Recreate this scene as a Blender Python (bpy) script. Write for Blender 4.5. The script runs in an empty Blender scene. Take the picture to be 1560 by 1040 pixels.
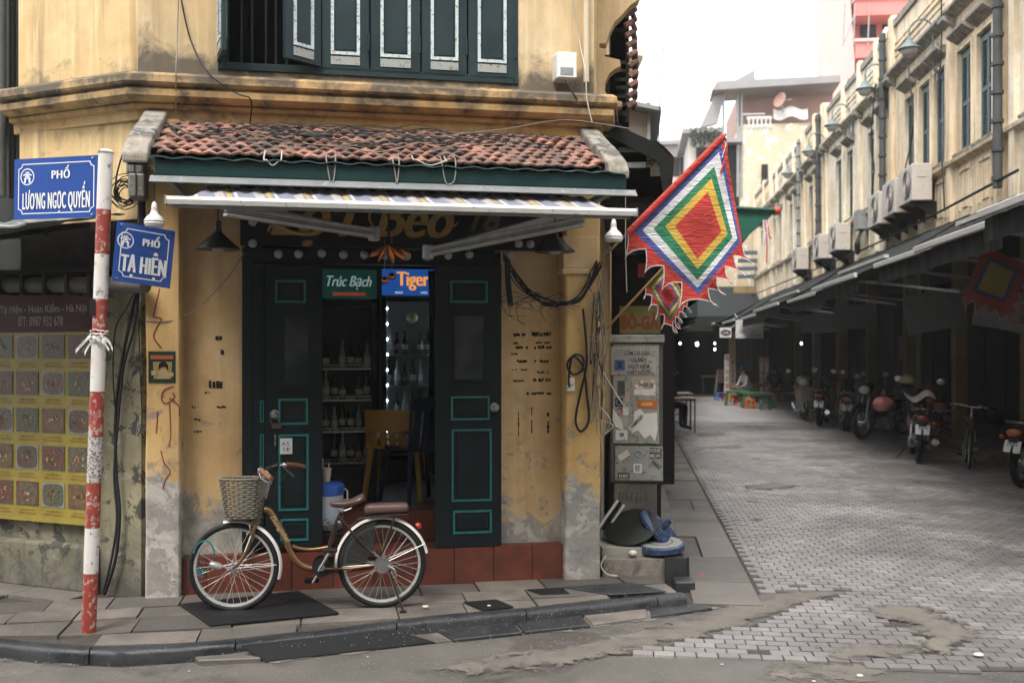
import bpy, bmesh, math, random
from mathutils import Vector, Matrix, noise as mnoise
R = math.radians
rnd = random.Random(7)
U = rnd.uniform
scene = bpy.context.scene
COL = scene.collection

# ------------------------------------------------------------------ camera, sky, sun, exposure
EYE = 1.755; HOR = 535; HAZE = 0.0009
FOC = 1517.0
cam_d = bpy.data.cameras.new('camera'); cam = bpy.data.objects.new('camera', cam_d); COL.objects.link(cam)
cam.location = (0, 0, EYE); cam.rotation_euler = (R(90), 0, 0)
cam_d.sensor_width = 36; cam_d.lens = 35.0; cam_d.shift_y = 0.0096
cam_d.clip_start = 0.1; cam_d.clip_end = 1000
cam_d.dof.use_dof = True; cam_d.dof.focus_distance = 6.9; cam_d.dof.aperture_fstop = 2.2
scene.camera = cam

w = bpy.data.worlds.new('World'); scene.world = w; w.use_nodes = True
wn = w.node_tree; bg = wn.nodes['Background']
SUN_EL, SUN_AZ = 58, 205          # azimuth clockwise from +Y
sky = wn.nodes.new('ShaderNodeTexSky'); sky.sky_type = 'NISHITA'; sky.sun_disc = False
sky.sun_elevation = R(SUN_EL); sky.sun_rotation = R(SUN_AZ)
sky.air_density = 2.0; sky.dust_density = 6.0; sky.ozone_density = 1.0
hs = wn.nodes.new('ShaderNodeHueSaturation'); hs.inputs['Saturation'].default_value = 0.25
wn.links.new(sky.outputs[0], hs.inputs['Color'])
mx = wn.nodes.new('ShaderNodeMix'); mx.data_type = 'RGBA'; mx.inputs[0].default_value = 0.75
wn.links.new(hs.outputs[0], mx.inputs[6]); mx.inputs[7].default_value = (10.0, 10.3, 10.6, 1)   # an even layer of cloud
wn.links.new(mx.outputs[2], bg.inputs['Color']); bg.inputs['Strength'].default_value = 0.13

sun_d = bpy.data.lights.new('sun', 'SUN'); sun = bpy.data.objects.new('sun', sun_d); COL.objects.link(sun)
sun_d.energy = 1.5; sun_d.angle = R(20); sun_d.color = (1.0, 0.95, 0.88)
sun.rotation_euler = (R(90 - SUN_EL), 0, R(180 - SUN_AZ))
scene.view_settings.view_transform = 'Standard'; scene.view_settings.look = 'None'
scene.view_settings.exposure = 1.32; scene.view_settings.gamma = 1.0
scene.view_settings.use_curve_mapping = False
scene.cycles.use_denoising = True
scene.cycles.max_bounces = 6; scene.cycles.diffuse_bounces = 4; scene.cycles.glossy_bounces = 3
scene.cycles.transparent_max_bounces = 8; scene.cycles.volume_bounces = 0
scene.cycles.sample_clamp_indirect = 6

# ------------------------------------------------------------------ frames: where walls run
def frame(x, y, deg):
    return Matrix.Translation((x, y, 0)) @ Matrix.Rotation(R(deg), 4, 'Z')
WORLD = Matrix.Identity(4)
FAC = frame(0, 7.28, 10.592)          # shop front, local y = depth into the building
LEFT = frame(-2.556, 6.802, -22.0)     # side wall left of the corner, local x negative = further left
STR = frame(0, 0, -6.73)             # side street, local y runs up the street

def hit(M, px, py, axis, val):
    """point where the sight line of a measured spot of the photograph meets a wall or floor plane"""
    Mi = M.inverted()
    o = Mi @ Vector((0, 0, EYE)); d = Mi.to_3x3() @ Vector(((px - 780) / FOC, 1, (HOR - py) / FOC))
    t = (val - o[axis]) / d[axis]
    return o + d * t
def F(px, py, o=0.0): return hit(FAC, px, py, 1, -o)
def L(px, py, o=0.0): return hit(LEFT, px, py, 1, -o)
def S(px, py, x=4.966): return hit(STR, px, py, 0, x)
def Gd(px, py, z=0.0): return hit(WORLD, px, py, 2, z)

# ------------------------------------------------------------------ mesh builder
class MB:
    def __init__(s): s.v = []; s.f = []; s.m = []; s.cur = 0
    def add(s, vs, fs):
        n = len(s.v); s.v += [Vector(p) for p in vs]; s.f += [tuple(i + n for i in f) for f in fs]; s.m += [s.cur] * len(fs); return s
    def mat(s, i): s.cur = i; return s
    def box(s, x0, x1, y0, y1, z0, z1):
        x0, x1 = sorted((x0, x1)); y0, y1 = sorted((y0, y1)); z0, z1 = sorted((z0, z1))
        return s.add([(x0,y0,z0),(x1,y0,z0),(x1,y1,z0),(x0,y1,z0),(x0,y0,z1),(x1,y0,z1),(x1,y1,z1),(x0,y1,z1)],
                     [(3,2,1,0),(4,5,6,7),(0,1,5,4),(1,2,6,5),(2,3,7,6),(3,0,4,7)])
    def obox(s, c, size, rot=None):
        a, b, d = [q / 2 for q in size]; Rm = rot.to_3x3() if rot is not None else Matrix.Identity(3)
        vs = [Vector(c) + Rm @ Vector(p) for p in [(-a,-b,-d),(a,-b,-d),(a,b,-d),(-a,b,-d),(-a,-b,d),(a,-b,d),(a,b,d),(-a,b,d)]]
        return s.add(vs, [(3,2,1,0),(4,5,6,7),(0,1,5,4),(1,2,6,5),(2,3,7,6),(3,0,4,7)])
    def bar(s, p, q, w, h, up=(0, 0, 1)):
        p, q = Vector(p), Vector(q); d = (q - p); l = d.length; d.normalize(); u = Vector(up)
        sd = d.cross(u); sd = sd.normalized() if sd.length > 1e-4 else Vector((1, 0, 0)); u = sd.cross(d)
        vs = [c + sd * a * w / 2 + u * b * h / 2 for c in (p, q) for a, b in ((-1,-1),(1,-1),(1,1),(-1,1))]
        return s.add(vs, [(3,2,1,0),(4,5,6,7),(0,1,5,4),(1,2,6,5),(2,3,7,6),(3,0,4,7)])
    def prism(s, poly, d):
        """poly: 3d points (planar outline), d: extrusion vector"""
        poly = [Vector(p) for p in poly]; n = len(poly); d = Vector(d)
        return s.add(poly + [p + d for p in poly], [tuple(range(n - 1, -1, -1)), tuple(range(n, 2 * n))] + [(i, (i + 1) % n, n + (i + 1) % n, n + i) for i in range(n)])
    def tube(s, pts, r, n=6, closed=False, caps=True, sq=1.0):
        pts = [Vector(p) for p in pts]; m = len(pts); rs = r if isinstance(r, (list, tuple)) else [r] * m
        t0 = (pts[1] - pts[0]).normalized(); up = Vector((0, 0, 1)) if abs(t0.z) < .9 else Vector((1, 0, 0))
        nrm = (up - t0 * up.dot(t0)).normalized(); vs = []
        for i, p in enumerate(pts):
            if closed: t = pts[(i + 1) % m] - pts[i - 1]
            else: t = pts[min(i + 1, m - 1)] - pts[max(i - 1, 0)]
            t = t.normalized() if t.length > 1e-9 else t0
            nrm = nrm - t * nrm.dot(t); nrm = nrm.normalized() if nrm.length > 1e-6 else Vector((0, 1, 0)); b = t.cross(nrm)
            for k in range(n):
                a = 2 * math.pi * k / n; vs.append(p + (nrm * math.cos(a) + b * math.sin(a) * sq) * rs[i])
        fs = []
        for i in range(m if closed else m - 1):
            j = (i + 1) % m
            for k in range(n): fs.append((i*n+k, i*n+(k+1)%n, j*n+(k+1)%n, j*n+k))
        if caps and not closed: fs += [tuple(range(n - 1, -1, -1)), tuple(range((m-1)*n, m*n))]
        return s.add(vs, fs)
    def cyl(s, p, q, r, r2=None, n=12): return s.tube([p, q], [r, r if r2 is None else r2], n)
    def lathe(s, prof, c=(0,0,0), n=16, axis=None, sx=1, sy=1):
        """prof: [(radius, height)]"""
        Rm = Vector((0,0,1)).rotation_difference(Vector(axis)).to_matrix() if axis is not None else Matrix.Identity(3)
        vs = []; c = Vector(c)
        for r, h in prof:
            for k in range(n):
                a = 2 * math.pi * k / n; vs.append(c + Rm @ Vector((r * math.cos(a) * sx, r * math.sin(a) * sy, h)))
        fs = [(i*n+k, i*n+(k+1)%n, (i+1)*n+(k+1)%n, (i+1)*n+k) for i in range(len(prof)-1) for k in range(n)]
        if prof[0][0] > 1e-5: fs.append(tuple(range(n-1,-1,-1)))
        if prof[-1][0] > 1e-5: fs.append(tuple(range((len(prof)-1)*n, len(prof)*n)))
        return s.add(vs, fs)
    def ball(s, c, r, n=12, sc=(1,1,1)):
        k = max(4, n // 2); c = Vector(c)
        pr = [(math.sin(math.pi * i / k), -math.cos(math.pi * i / k)) for i in range(k + 1)]
        b = MB().lathe([(max(a, 1e-6) * r, h * r) for a, h in pr], n=n)
        return s.add([c + Vector((p.x*sc[0], p.y*sc[1], p.z*sc[2])) for p in b.v], b.f)
    def grid(s, fn, nu, nv, th=None):
        """surface fn(u,v) for u,v in 0..1; th: thickness vector or None"""
        vs = [Vector(fn(i / nu, j / nv)) for i in range(nu + 1) for j in range(nv + 1)]; W = nv + 1
        fs = [(i*W+j, (i+1)*W+j, (i+1)*W+j+1, i*W+j+1) for i in range(nu) for j in range(nv)]
        if th is not None:
            th = Vector(th); n = len(vs); vs = vs + [p + th for p in vs]; fs2 = [tuple(reversed([q + n for q in f])) for f in fs]
            ed = [(i*W, (i+1)*W) for i in range(nu)] + [((i+1)*W+nv, i*W+nv) for i in range(nu)] + [(j+1, j) for j in range(nv)] + [(nu*W+j, nu*W+j+1) for j in range(nv)]
            fs = fs + fs2 + [(b, a, a + n, b + n) for a, b in ed]
        return s.add(vs, fs)
    def merge(s, o, M=None):
        n = len(s.v); s.v += [(M @ p) if M is not None else p for p in o.v]; s.f += [tuple(i + n for i in f) for f in o.f]; s.m += o.m; return s
    def mesh(s, name, mats, off=Vector((0,0,0)), smooth=False):
        me = bpy.data.meshes.new(name); me.from_pydata([tuple(p - off) for p in s.v], [], s.f)
        for m in (mats if isinstance(mats, (list, tuple)) else [mats]): me.materials.append(m)
        if max(s.m, default=0) > 0: me.polygons.foreach_set('material_index', s.m)
        me.validate(); bm = bmesh.new(); bm.from_mesh(me); bmesh.ops.recalc_face_normals(bm, faces=bm.faces); bm.to_mesh(me); bm.free()
        if smooth: me.shade_smooth(); me.set_sharp_from_angle(angle=R(42))
        return me

ABS = {}          # object name -> (frame, absolute base inside that frame)
def tag(o, label=None, cat=None, group=None, kind=None):
    if label: o['label'] = label
    if cat: o['category'] = cat
    if group: o['group'] = group
    if kind: o['kind'] = kind
    return o
def thing(name, label, cat, base=(0, 0, 0), fr=WORLD, group=None, kind=None):
    o = bpy.data.objects.new(name, None); COL.objects.link(o); o.empty_display_size = .1
    o.matrix_basis = fr @ Matrix.Translation(base); ABS[o.name] = (fr, Vector(base)); return tag(o, label, cat, group, kind)
def link(name, me, base, parent=None, fr=WORLD, rot=None):
    o = bpy.data.objects.new(name, me); COL.objects.link(o); base = Vector(base)
    if parent is not None:
        fr, pb = ABS[parent.name]; o.parent = parent; o.matrix_basis = Matrix.Translation(base - pb) @ (rot if rot is not None else WORLD)
    else: o.matrix_basis = fr @ Matrix.Translation(base) @ (rot if rot is not None else WORLD)
    ABS[o.name] = (fr, base); return o
def build(name, mb, mats, parent=None, fr=WORLD, smooth=False, bevel=0, label=None, cat=None, group=None, kind=None, seg=1):
    xs = [p.x for p in mb.v]; ys = [p.y for p in mb.v]; zs = [p.z for p in mb.v]
    base = Vector(((min(xs)+max(xs))/2, (min(ys)+max(ys))/2, min(zs)))
    o = link(name, mb.mesh(name, mats, base, smooth), base, parent, fr)
    if bevel:
        m = o.modifiers.new('edge', 'BEVEL'); m.width = bevel; m.segments = seg; m.limit_method = 'ANGLE'; m.angle_limit = R(40)
    return tag(o, label, cat, group, kind)
def copy_tree(o, parent=None):
    c = o.copy(); COL.objects.link(c); c.parent = parent
    if o.name in ABS: ABS[c.name] = ABS[o.name]
    for ch in [q for q in o.children]: copy_tree(ch, c)
    return c
def dup(o, M, label=None, group=None):
    c = copy_tree(o); c.matrix_basis = M
    if label: c['label'] = label
    if group: c['group'] = group
    return c
def arc(c, r, a0, a1, n, ax=0, az=2, y=None):
    out = []
    for i in range(n + 1):
        a = R(a0 + (a1 - a0) * i / n); p = list(c); p[ax] += r * math.cos(a); p[az] += r * math.sin(a); out.append(tuple(p))
    return out
def smooth_path(pts, n=6):
    pts = [Vector(p) for p in pts]; out = []
    for i in range(len(pts) - 1):
        p0 = pts[max(i-1, 0)]; p1 = pts[i]; p2 = pts[i+1]; p3 = pts[min(i+2, len(pts)-1)]
        for k in range(n):
            t = k / n; out.append(0.5 * ((2*p1) + (p2-p0)*t + (2*p0-5*p1+4*p2-p3)*t*t + (3*p1-p0-3*p2+p3)*t**3))
    out.append(pts[-1]); return out
def sag(p, q, d, n=10):
    p, q = Vector(p), Vector(q); return [p.lerp(q, i/n) - Vector((0, 0, 4*d*(i/n)*(1-i/n))) for i in range(n+1)]

def text_mb(s, w, h, bold=0.0, shear=0.0, depth=0.002, spacing=1.0, heavy=0.0):
    """lettering fitted into w x h, in the x-z plane facing -y, centred on the origin"""
    c = bpy.data.curves.new('lettering', 'FONT'); c.body = s; c.offset = bold; c.shear = shear; c.resolution_u = 3; c.space_character = spacing
    o = bpy.data.objects.new('lettering', c); COL.objects.link(o)
    dg = bpy.context.evaluated_depsgraph_get(); me = bpy.data.meshes.new_from_object(o.evaluated_get(dg))
    vs = [v.co.copy() for v in me.vertices]; fs = [tuple(p.vertices) for p in me.polygons]
    bpy.data.objects.remove(o); bpy.data.curves.remove(c); bpy.data.meshes.remove(me)
    mb = MB(); hv = heavy * w
    if not vs: return mb
    x0 = min(v.x for v in vs); x1 = max(v.x for v in vs); y0 = min(v.y for v in vs); y1 = max(v.y for v in vs)
    par = list(range(len(vs)))
    def fd(i):
        while par[i] != i: par[i] = par[par[i]]; i = par[i]
        return i
    for f in fs:
        for q in f[1:]: par[fd(q)] = fd(f[0])
    ids = {}; lay = [ids.setdefault(fd(i), len(ids)) % 7 * 1.1e-4 for i in range(len(vs))]
    sx = (w - 2 * hv) / (x1 - x0); sy = h / (y1 - y0) if h else sx
    for k, o_ in enumerate((0,) if not heavy else (-hv, -hv * .33, hv * .33, hv)):
        mb.add([((v.x - (x0+x1)/2) * sx + o_, -.0009 * k - lay[i], (v.y - (y0+y1)/2) * sy) for i, v in enumerate(vs)], [f for f in fs])
    return mb
def place_mb(mb, M):
    return MB().merge(mb, M)
def T(x, y, z): return Matrix.Translation((x, y, z))
def Rz(d): return Matrix.Rotation(R(d), 4, 'Z')
def Ry(d): return Matrix.Rotation(R(d), 4, 'Y')
def Rx(d): return Matrix.Rotation(R(d), 4, 'X')

# ------------------------------------------------------------------ materials
class NT:
    def __init__(s, name, rough=.6, metal=0.0, spec=None):
        s.m = bpy.data.materials.new(name); s.m.use_nodes = True; s.t = s.m.node_tree; s.b = s.t.nodes['Principled BSDF']
        s.set('Roughness', rough); s.set('Metallic', metal)
        if spec is not None: s.set('Specular IOR Level', spec)
    def set(s, k, v):
        i = s.b.inputs[k]
        if hasattr(v, 'is_linked'): s.t.links.new(v, i)
        else: i.default_value = (tuple(v) + (1,) if isinstance(v, (tuple, list)) and len(v) == 3 else v)
        return s
    def nd(s, typ, **kw):
        n = s.t.nodes.new(typ)
        for k, v in kw.items(): setattr(n, k, v)
        return n
    def con(s, sock, v):
        if hasattr(v, 'is_linked'): s.t.links.new(v, sock)
        else: sock.default_value = (tuple(v) + (1,) if isinstance(v, (tuple, list)) and len(v) == 3 and sock.type == 'RGBA' else v)
    def pos(s, sc=(1, 1, 1), obj=False):
        n = s.nd('ShaderNodeTexCoord').outputs['Object'] if obj else s.nd('ShaderNodeNewGeometry').outputs['Position']
        if tuple(sc) == (1, 1, 1): return n
        m = s.nd('ShaderNodeMapping'); s.t.links.new(n, m.inputs[0]); m.inputs['Scale'].default_value = sc; return m.outputs[0]
    def xyz(s, v):
        n = s.nd('ShaderNodeSeparateXYZ'); s.con(n.inputs[0], v); return n.outputs
    def noise(s, v, sc=5, det=4, ro=.5, dist=0):
        n = s.nd('ShaderNodeTexNoise'); s.con(n.inputs['Vector'], v); n.inputs['Scale'].default_value = sc; n.inputs['Detail'].default_value = det
        n.inputs['Roughness'].default_value = ro; n.inputs['Distortion'].default_value = dist; return n.outputs['Fac']
    def vor(s, v, sc=5, feature='F1', out='Distance'):
        n = s.nd('ShaderNodeTexVoronoi', feature=feature); s.con(n.inputs['Vector'], v); n.inputs['Scale'].default_value = sc; return n.outputs[out]
    def ramp(s, f, st, interp='LINEAR'):
        n = s.nd('ShaderNodeValToRGB'); s.con(n.inputs[0], f); e = n.color_ramp.elements; n.color_ramp.interpolation = interp
        while len(e) < len(st): e.new(.5)
        for el, (p, c) in zip(e, st): el.position = p; el.color = (c, c, c, 1) if isinstance(c, (int, float)) else tuple(c) + (1,)
        return n.outputs[0]
    def mix(s, f, a, b, mode='MIX'):
        n = s.nd('ShaderNodeMix', data_type='RGBA', blend_type=mode); s.con(n.inputs[0], f); s.con(n.inputs[6], a); s.con(n.inputs[7], b); return n.outputs[2]
    def math(s, op, a, b=0.5, clamp=False):
        n = s.nd('ShaderNodeMath', operation=op, use_clamp=clamp); s.con(n.inputs[0], a); s.con(n.inputs[1], b); return n.outputs[0]
    def mr(s, v, a, b, c=0.0, d=1.0):
        n = s.nd('ShaderNodeMapRange'); s.con(n.inputs[0], v)
        for i, q in enumerate((a, b, c, d)): n.inputs[i+1].default_value = q
        return n.outputs[0]
    def rand(s): return s.nd('ShaderNodeObjectInfo').outputs['Random']
    def isl(s): return s.nd('ShaderNodeNewGeometry').outputs['Random Per Island']
    def bump(s, h, st=.3, d=.01):
        n = s.nd('ShaderNodeBump'); n.inputs['Strength'].default_value = st; n.inputs['Distance'].default_value = d; s.con(n.inputs['Height'], h)
        s.t.links.new(n.outputs[0], s.b.inputs['Normal']); return s
    def col(s, v): return s.set('Base Color', v)

def paint(name, c, rough=.5, metal=0.0, var=.25, sc=6, bump=.15, obj=False, c2=None, wear=.0, wc=(.3,.29,.27), rnd_=0.0):
    """a painted or bare surface with mottling, optional worn spots"""
    n = NT(name, rough, metal, .22 if max(c) < .12 and metal < .1 else None); p = n.pos(obj=obj)
    a = n.noise(p, sc, 5, .6); dk = tuple(q * (1 - var) for q in c) if c2 is None else c2
    cc = n.mix(n.ramp(a, [(.3, 0), (.7, 1)]), dk, c)
    if rnd_:
        cc = n.mix(n.math('MULTIPLY', n.rand(), rnd_), cc, tuple(q * .45 for q in c))
    if wear:
        wn_ = n.noise(p, sc * 3.1, 8, .7); cc = n.mix(n.ramp(wn_, [(.62 - wear * .3, 0), (.66 - wear * .3, 1)]), cc, wc)
    n.col(cc); n.set('Roughness', n.mr(a, .2, .8, max(rough - .1, 0.02), min(rough + .12, 1)))
    if bump: n.bump(n.noise(p, sc * 8, 5, .6), bump, .004)
    return n.m
def glow(name, c, s):
    n = NT(name); n.col((0, 0, 0)); n.set('Emission Color', c); n.set('Emission Strength', s); return n.m

def plaster(name, c1, c2, base=.95, top=3.25, lowc=(.42, .39, .35), low=.6, mould=.6, peel=.35, streak=.5):
    """old lime wash: blotches, rain streaks, damp rising at the foot, mould, flaked patches"""
    n = NT(name, .9); p = n.pos(); z = n.xyz(p)[2]
    big = n.noise(p, 1.1, 5, .6); mid = n.noise(p, 4.5, 7, .65, .4); fine = n.noise(p, 28, 6, .7)
    col = n.mix(n.ramp(big, [(.33, 0), (.66, 1)]), c1, c2)
    col = n.mix(n.math('MULTIPLY', n.ramp(mid, [(.38, 1), (.6, 0)]), .35), col, tuple(q * .62 for q in c1))
    st = n.noise(n.pos((7, 7, .35)), 1.0, 5, .6)
    col = n.mix(n.math('MULTIPLY', n.ramp(st, [(.5, 0), (.72, 1)]), streak), col, (c1[0]*.42, c1[1]*.4, c1[2]*.42))
    st2 = n.noise(n.pos((16, 16, .8)), 1.0, 4, .6)
    col = n.mix(n.math('MULTIPLY', n.ramp(st2, [(.52, 0), (.68, 1)]), streak * .6), col, (c2[0]*1.15, c2[1]*1.18, c2[2]*1.3))
    # mould under ledges and on top of them
    mo = n.math('ADD', mid, n.math('MULTIPLY', n.math('ABSOLUTE', n.math('SUBTRACT', z, top)), -.9))
    col = n.mix(n.math('MULTIPLY', n.ramp(mo, [(.28, 0), (.5, 1)]), mould), col, (.05, .047, .042))
    # damp foot with bare render and lime bloom
    h = n.math('ADD', n.math('MULTIPLY', z, -1 / base), n.math('MULTIPLY', n.noise(p, 2.4, 7, .65, .6), 1.5))
    dm = n.ramp(h, [(.02, 0), (.14, 1)])
    lowcol = n.mix(n.ramp(n.noise(p, 3.5, 8, .7, .8), [(.36, 0), (.6, 1)]), tuple(q * .45 for q in lowc), lowc)
    lowcol = n.mix(n.ramp(n.noise(p, 9, 8, .75), [(.6, 0), (.68, 1)]), lowcol, (.07, .065, .06))
    col = n.mix(n.math('MULTIPLY', dm, low), col, lowcol)
    # flakes
    fl = n.ramp(n.math('ADD', n.noise(p, 7.5, 10, .75, .5), n.math('MULTIPLY', n.mr(z, .3, 1.9, 1, 0), .16)), [(.70 - peel * .16, 0), (.735 - peel * .16, 1)])
    col = n.mix(n.math('MULTIPLY', fl, .8), col, n.mix(fine, (.13, .12, .11), (.36, .34, .31)))
    n.col(col)
    n.bump(n.math('ADD', n.math('MULTIPLY', fl, -.8), n.math('ADD', n.math('MULTIPLY', fine, .35), mid)), .45, .008)
    return n.m
# ================================================================== shared materials
OCHRE = plaster('ochre_limewash', (.53, .335, .15), (.62, .445, .245), base=1.0, low=1.0, mould=.25, peel=.25, streak=.35, lowc=(.42,.38,.33))
OCHRE_UP = plaster('ochre_limewash_upper', (.56, .395, .20), (.69, .54, .34), base=.01, top=3.68, low=0, mould=.85, peel=.1, streak=.5)
OCHRE_LEFT = plaster('ochre_limewash_side', (.57, .385, .17), (.66, .49, .26), base=.01, top=3.5, low=0, mould=.8, peel=.1, streak=.95)
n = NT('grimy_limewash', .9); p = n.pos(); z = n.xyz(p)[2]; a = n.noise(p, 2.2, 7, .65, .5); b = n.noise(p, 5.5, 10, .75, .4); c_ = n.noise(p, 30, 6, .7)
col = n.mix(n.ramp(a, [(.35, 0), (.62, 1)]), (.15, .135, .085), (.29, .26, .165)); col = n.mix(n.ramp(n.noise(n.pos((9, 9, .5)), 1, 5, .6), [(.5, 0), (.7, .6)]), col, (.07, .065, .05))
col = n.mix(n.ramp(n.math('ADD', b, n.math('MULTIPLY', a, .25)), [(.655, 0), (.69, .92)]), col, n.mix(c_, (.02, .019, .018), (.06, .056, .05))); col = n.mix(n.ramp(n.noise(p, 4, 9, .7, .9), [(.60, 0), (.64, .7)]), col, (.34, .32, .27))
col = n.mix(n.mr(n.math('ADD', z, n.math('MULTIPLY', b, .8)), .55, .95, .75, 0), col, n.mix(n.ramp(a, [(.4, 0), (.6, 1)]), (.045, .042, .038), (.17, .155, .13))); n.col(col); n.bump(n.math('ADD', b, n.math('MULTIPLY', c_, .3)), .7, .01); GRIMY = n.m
PIER = plaster('flaking_pier', (.58, .36, .13), (.62, .42, .20), base=1.25, low=1.0, mould=.1, peel=.45, streak=.3, lowc=(.50, .46, .42))
CORNICE = plaster('cornice_paint', (.53, .32, .12), (.62, .43, .22), base=.01, top=3.64, low=0, mould=.9, peel=.15, streak=.4)
DARKGREEN = paint('dark_green_paint', (.007, .013, .0145), .55, var=.45, sc=5, bump=.12, wear=.0)
SHUTTER = paint('shutter_green', (.019, .037, .042), .5, var=.35, sc=4, bump=.15, wear=.0)
TEAL = paint('teal_line_paint', (.012, .17, .17), .45, var=.35, sc=20, wear=.1, wc=(.03, .06, .06))
LINEWHITE = paint('pale_line_paint', (.55, .62, .62), .55, var=.25, sc=18, wear=.22, wc=(.12, .14, .13))
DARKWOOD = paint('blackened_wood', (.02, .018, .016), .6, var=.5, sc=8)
BLACK = paint('black_rubber', (.012, .012, .013), .55, var=.3, sc=20)
BLACKMAT = paint('black_plate', (.009, .0095, .011), .7, var=.35, sc=14, bump=.4)
CHROME = paint('dull_chrome', (.55, .55, .56), .28, 1.0, var=.25, sc=30, bump=.05)
ALU = paint('weathered_aluminium', (.50, .50, .50), .42, .55, var=.35, sc=12, bump=.1)
GREYMET = paint('grey_painted_metal', (.30, .31, .31), .5, .2, var=.35, sc=9, wear=.1)
WHITEP = paint('aged_white', (.66, .65, .62), .5, var=.18, sc=9, wear=.08, wc=(.35, .32, .28))
CREAM = paint('cream_pipe', (.62, .52, .36), .6, var=.2, sc=9)
CABLE = paint('cable_black', (.022, .022, .024), .6, var=.3, sc=9, bump=0)
CABLEG = paint('cable_grey', (.22, .20, .17), .6, var=.3, sc=9, bump=0)
CABLEW = paint('cable_pale', (.48, .43, .36), .6, var=.3, sc=9, bump=0)

def ground_mat(name, c1, c2, rough=.7, sc=2.0, grain=60, spec=.4, damp=.4, gr=.3):
    n = NT(name, rough, spec=spec); p = n.pos()
    a = n.noise(p, sc, 6, .6); b = n.noise(p, grain, 3, .6); d = n.noise(p, sc * .6 + .4, 6, .65, .8)
    c = n.mix(n.ramp(a, [(.3, 0), (.7, 1)]), c1, c2)
    c = n.mix(n.math('MULTIPLY', n.ramp(b, [(.4, 1), (.62, 0)]), gr), c, tuple(q * .4 for q in c1))
    dm = n.ramp(d, [(.5, 0), (.62, 1)])
    c = n.mix(n.math('MULTIPLY', dm, damp), c, tuple(q * .35 for q in c1))
    sp = n.ramp(n.noise(p, 95, 2, .5), [(.70, 0), (.73, 1)])
    c = n.mix(n.math('MULTIPLY', sp, .5), c, (.45, .43, .40))
    n.col(c); n.set('Roughness', n.mr(dm, 0, 1, rough, rough * .62))
    n.bump(n.math('ADD', n.math('MULTIPLY', b, .6), n.noise(p, grain * .3, 5, .6)), .5, .006); return n.m
ASPHALT = ground_mat('asphalt', (.072, .065, .058), (.125, .113, .102), .72, 1.6, 130, damp=.35)
SAND = ground_mat('sandy_mortar', (.155, .132, .108), (.235, .20, .165), .85, 3, 150, damp=.15, gr=.35)
CONC = ground_mat('worn_concrete', (.115, .10, .087), (.21, .185, .16), .75, 3, 90, damp=.5)
DARKSTONE = ground_mat('dark_stone', (.016, .017, .020), (.036, .038, .042), .5, 4, 90, damp=.4, gr=.3)
def slab_mat():
    n = NT('pavement_slab', .62); p = n.pos(); a = n.noise(p, 4, 7, .65); b = n.noise(p, 110, 3, .6); r = n.rand()
    c = n.mix(n.ramp(r, [(0, 0), (.5, .5), (1, 1)]), (.075, .066, .059), (.20, .172, .148))
    c = n.mix(n.ramp(a, [(.35, .55), (.62, 0)]), c, (.06, .056, .052)); c = n.mix(n.math('MULTIPLY', n.ramp(b, [(.4, 1), (.6, 0)]), .35), c, (.05, .045, .04))
    n.col(c); n.set('Roughness', n.mr(a, .3, .7, .42, .75)); n.bump(n.math('ADD', b, a), .5, .005); return n.m
SLAB = slab_mat()
def brick_mat(name, island):
    n = NT(name, .5, spec=.5); p = n.pos(); a = n.noise(p, 1.0, 6, .65, .4); b = n.noise(p, 120, 3, .6); d = n.noise(p, 6, 6, .7)
    r = n.isl() if island else n.rand()
    e_ = n.noise(p, .55, 7, .7, .8); c = n.mix(r, (.165, .152, .144), (.262, .242, .230)); c = n.mix(n.ramp(a, [(.36, .8), (.6, 0)]), c, (.115, .107, .11)); c = n.mix(n.ramp(e_, [(.50, 0), (.60, .65)]), c, (.10, .092, .09))
    c = n.mix(n.math('MULTIPLY', n.ramp(b, [(.38, 1), (.6, 0)]), .3), c, (.07, .062, .058)); c = n.mix(n.ramp(d, [(.62, 0), (.75, .4)]), c, (.26, .21, .16))
    n.col(c); n.set('Roughness', n.mr(a, .3, .7, .30, .58)); n.bump(n.math('ADD', b, n.math('MULTIPLY', d, .6)), .45, .004); return n.m
PAVER = brick_mat('interlocking_paver', False); PAVERS = brick_mat('interlocking_paver_field', True)
JOINT = paint('dirty_joint', (.062, .055, .050), .9, var=.4, sc=20)

# ================================================================== ground
KZ = .08
g = MB().box(-60, 80, -20, 200, -.3, 0)
road = build('road', g, ASPHALT, kind='structure')

kerb_px = [(-260, 962), (-100, 969), (0, 979), (90, 988), (183, 991), (268, 986), (346, 980), (400, 973), (500, 962), (576, 951), (680, 941), (780, 932), (870, 923), (957, 914), (1045, 905)]
kerbW = [Gd(a, b, KZ) for a, b in kerb_px]
kerbF = sorted([(FAC.inverted() @ p) for p in kerbW], key=lambda q: q.x)
def kerb_y(x):
    for a, b in zip(kerbF, kerbF[1:]):
        if a.x <= x <= b.x: t = (x - a.x) / (b.x - a.x); return a.y + (b.y - a.y) * t
    return kerbF[0].y if x < kerbF[0].x else kerbF[-1].y
pav = thing('pavement', None, None, (0, 0, 0), FAC, kind='structure')
sub = MB(); n_ = 40; xs = [kerbF[0].x + (kerbF[-1].x - .02 - kerbF[0].x) * i / n_ for i in range(n_ + 1)]
sub.prism([(x, kerb_y(x) + .06, .0) for x in xs] + [(xs[-1], 1.2, 0), (-2.4, 1.2, 0), (-9, 3.5, 0)], (0, 0, KZ - .022))
build('bedding', sub, JOINT, pav)
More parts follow.
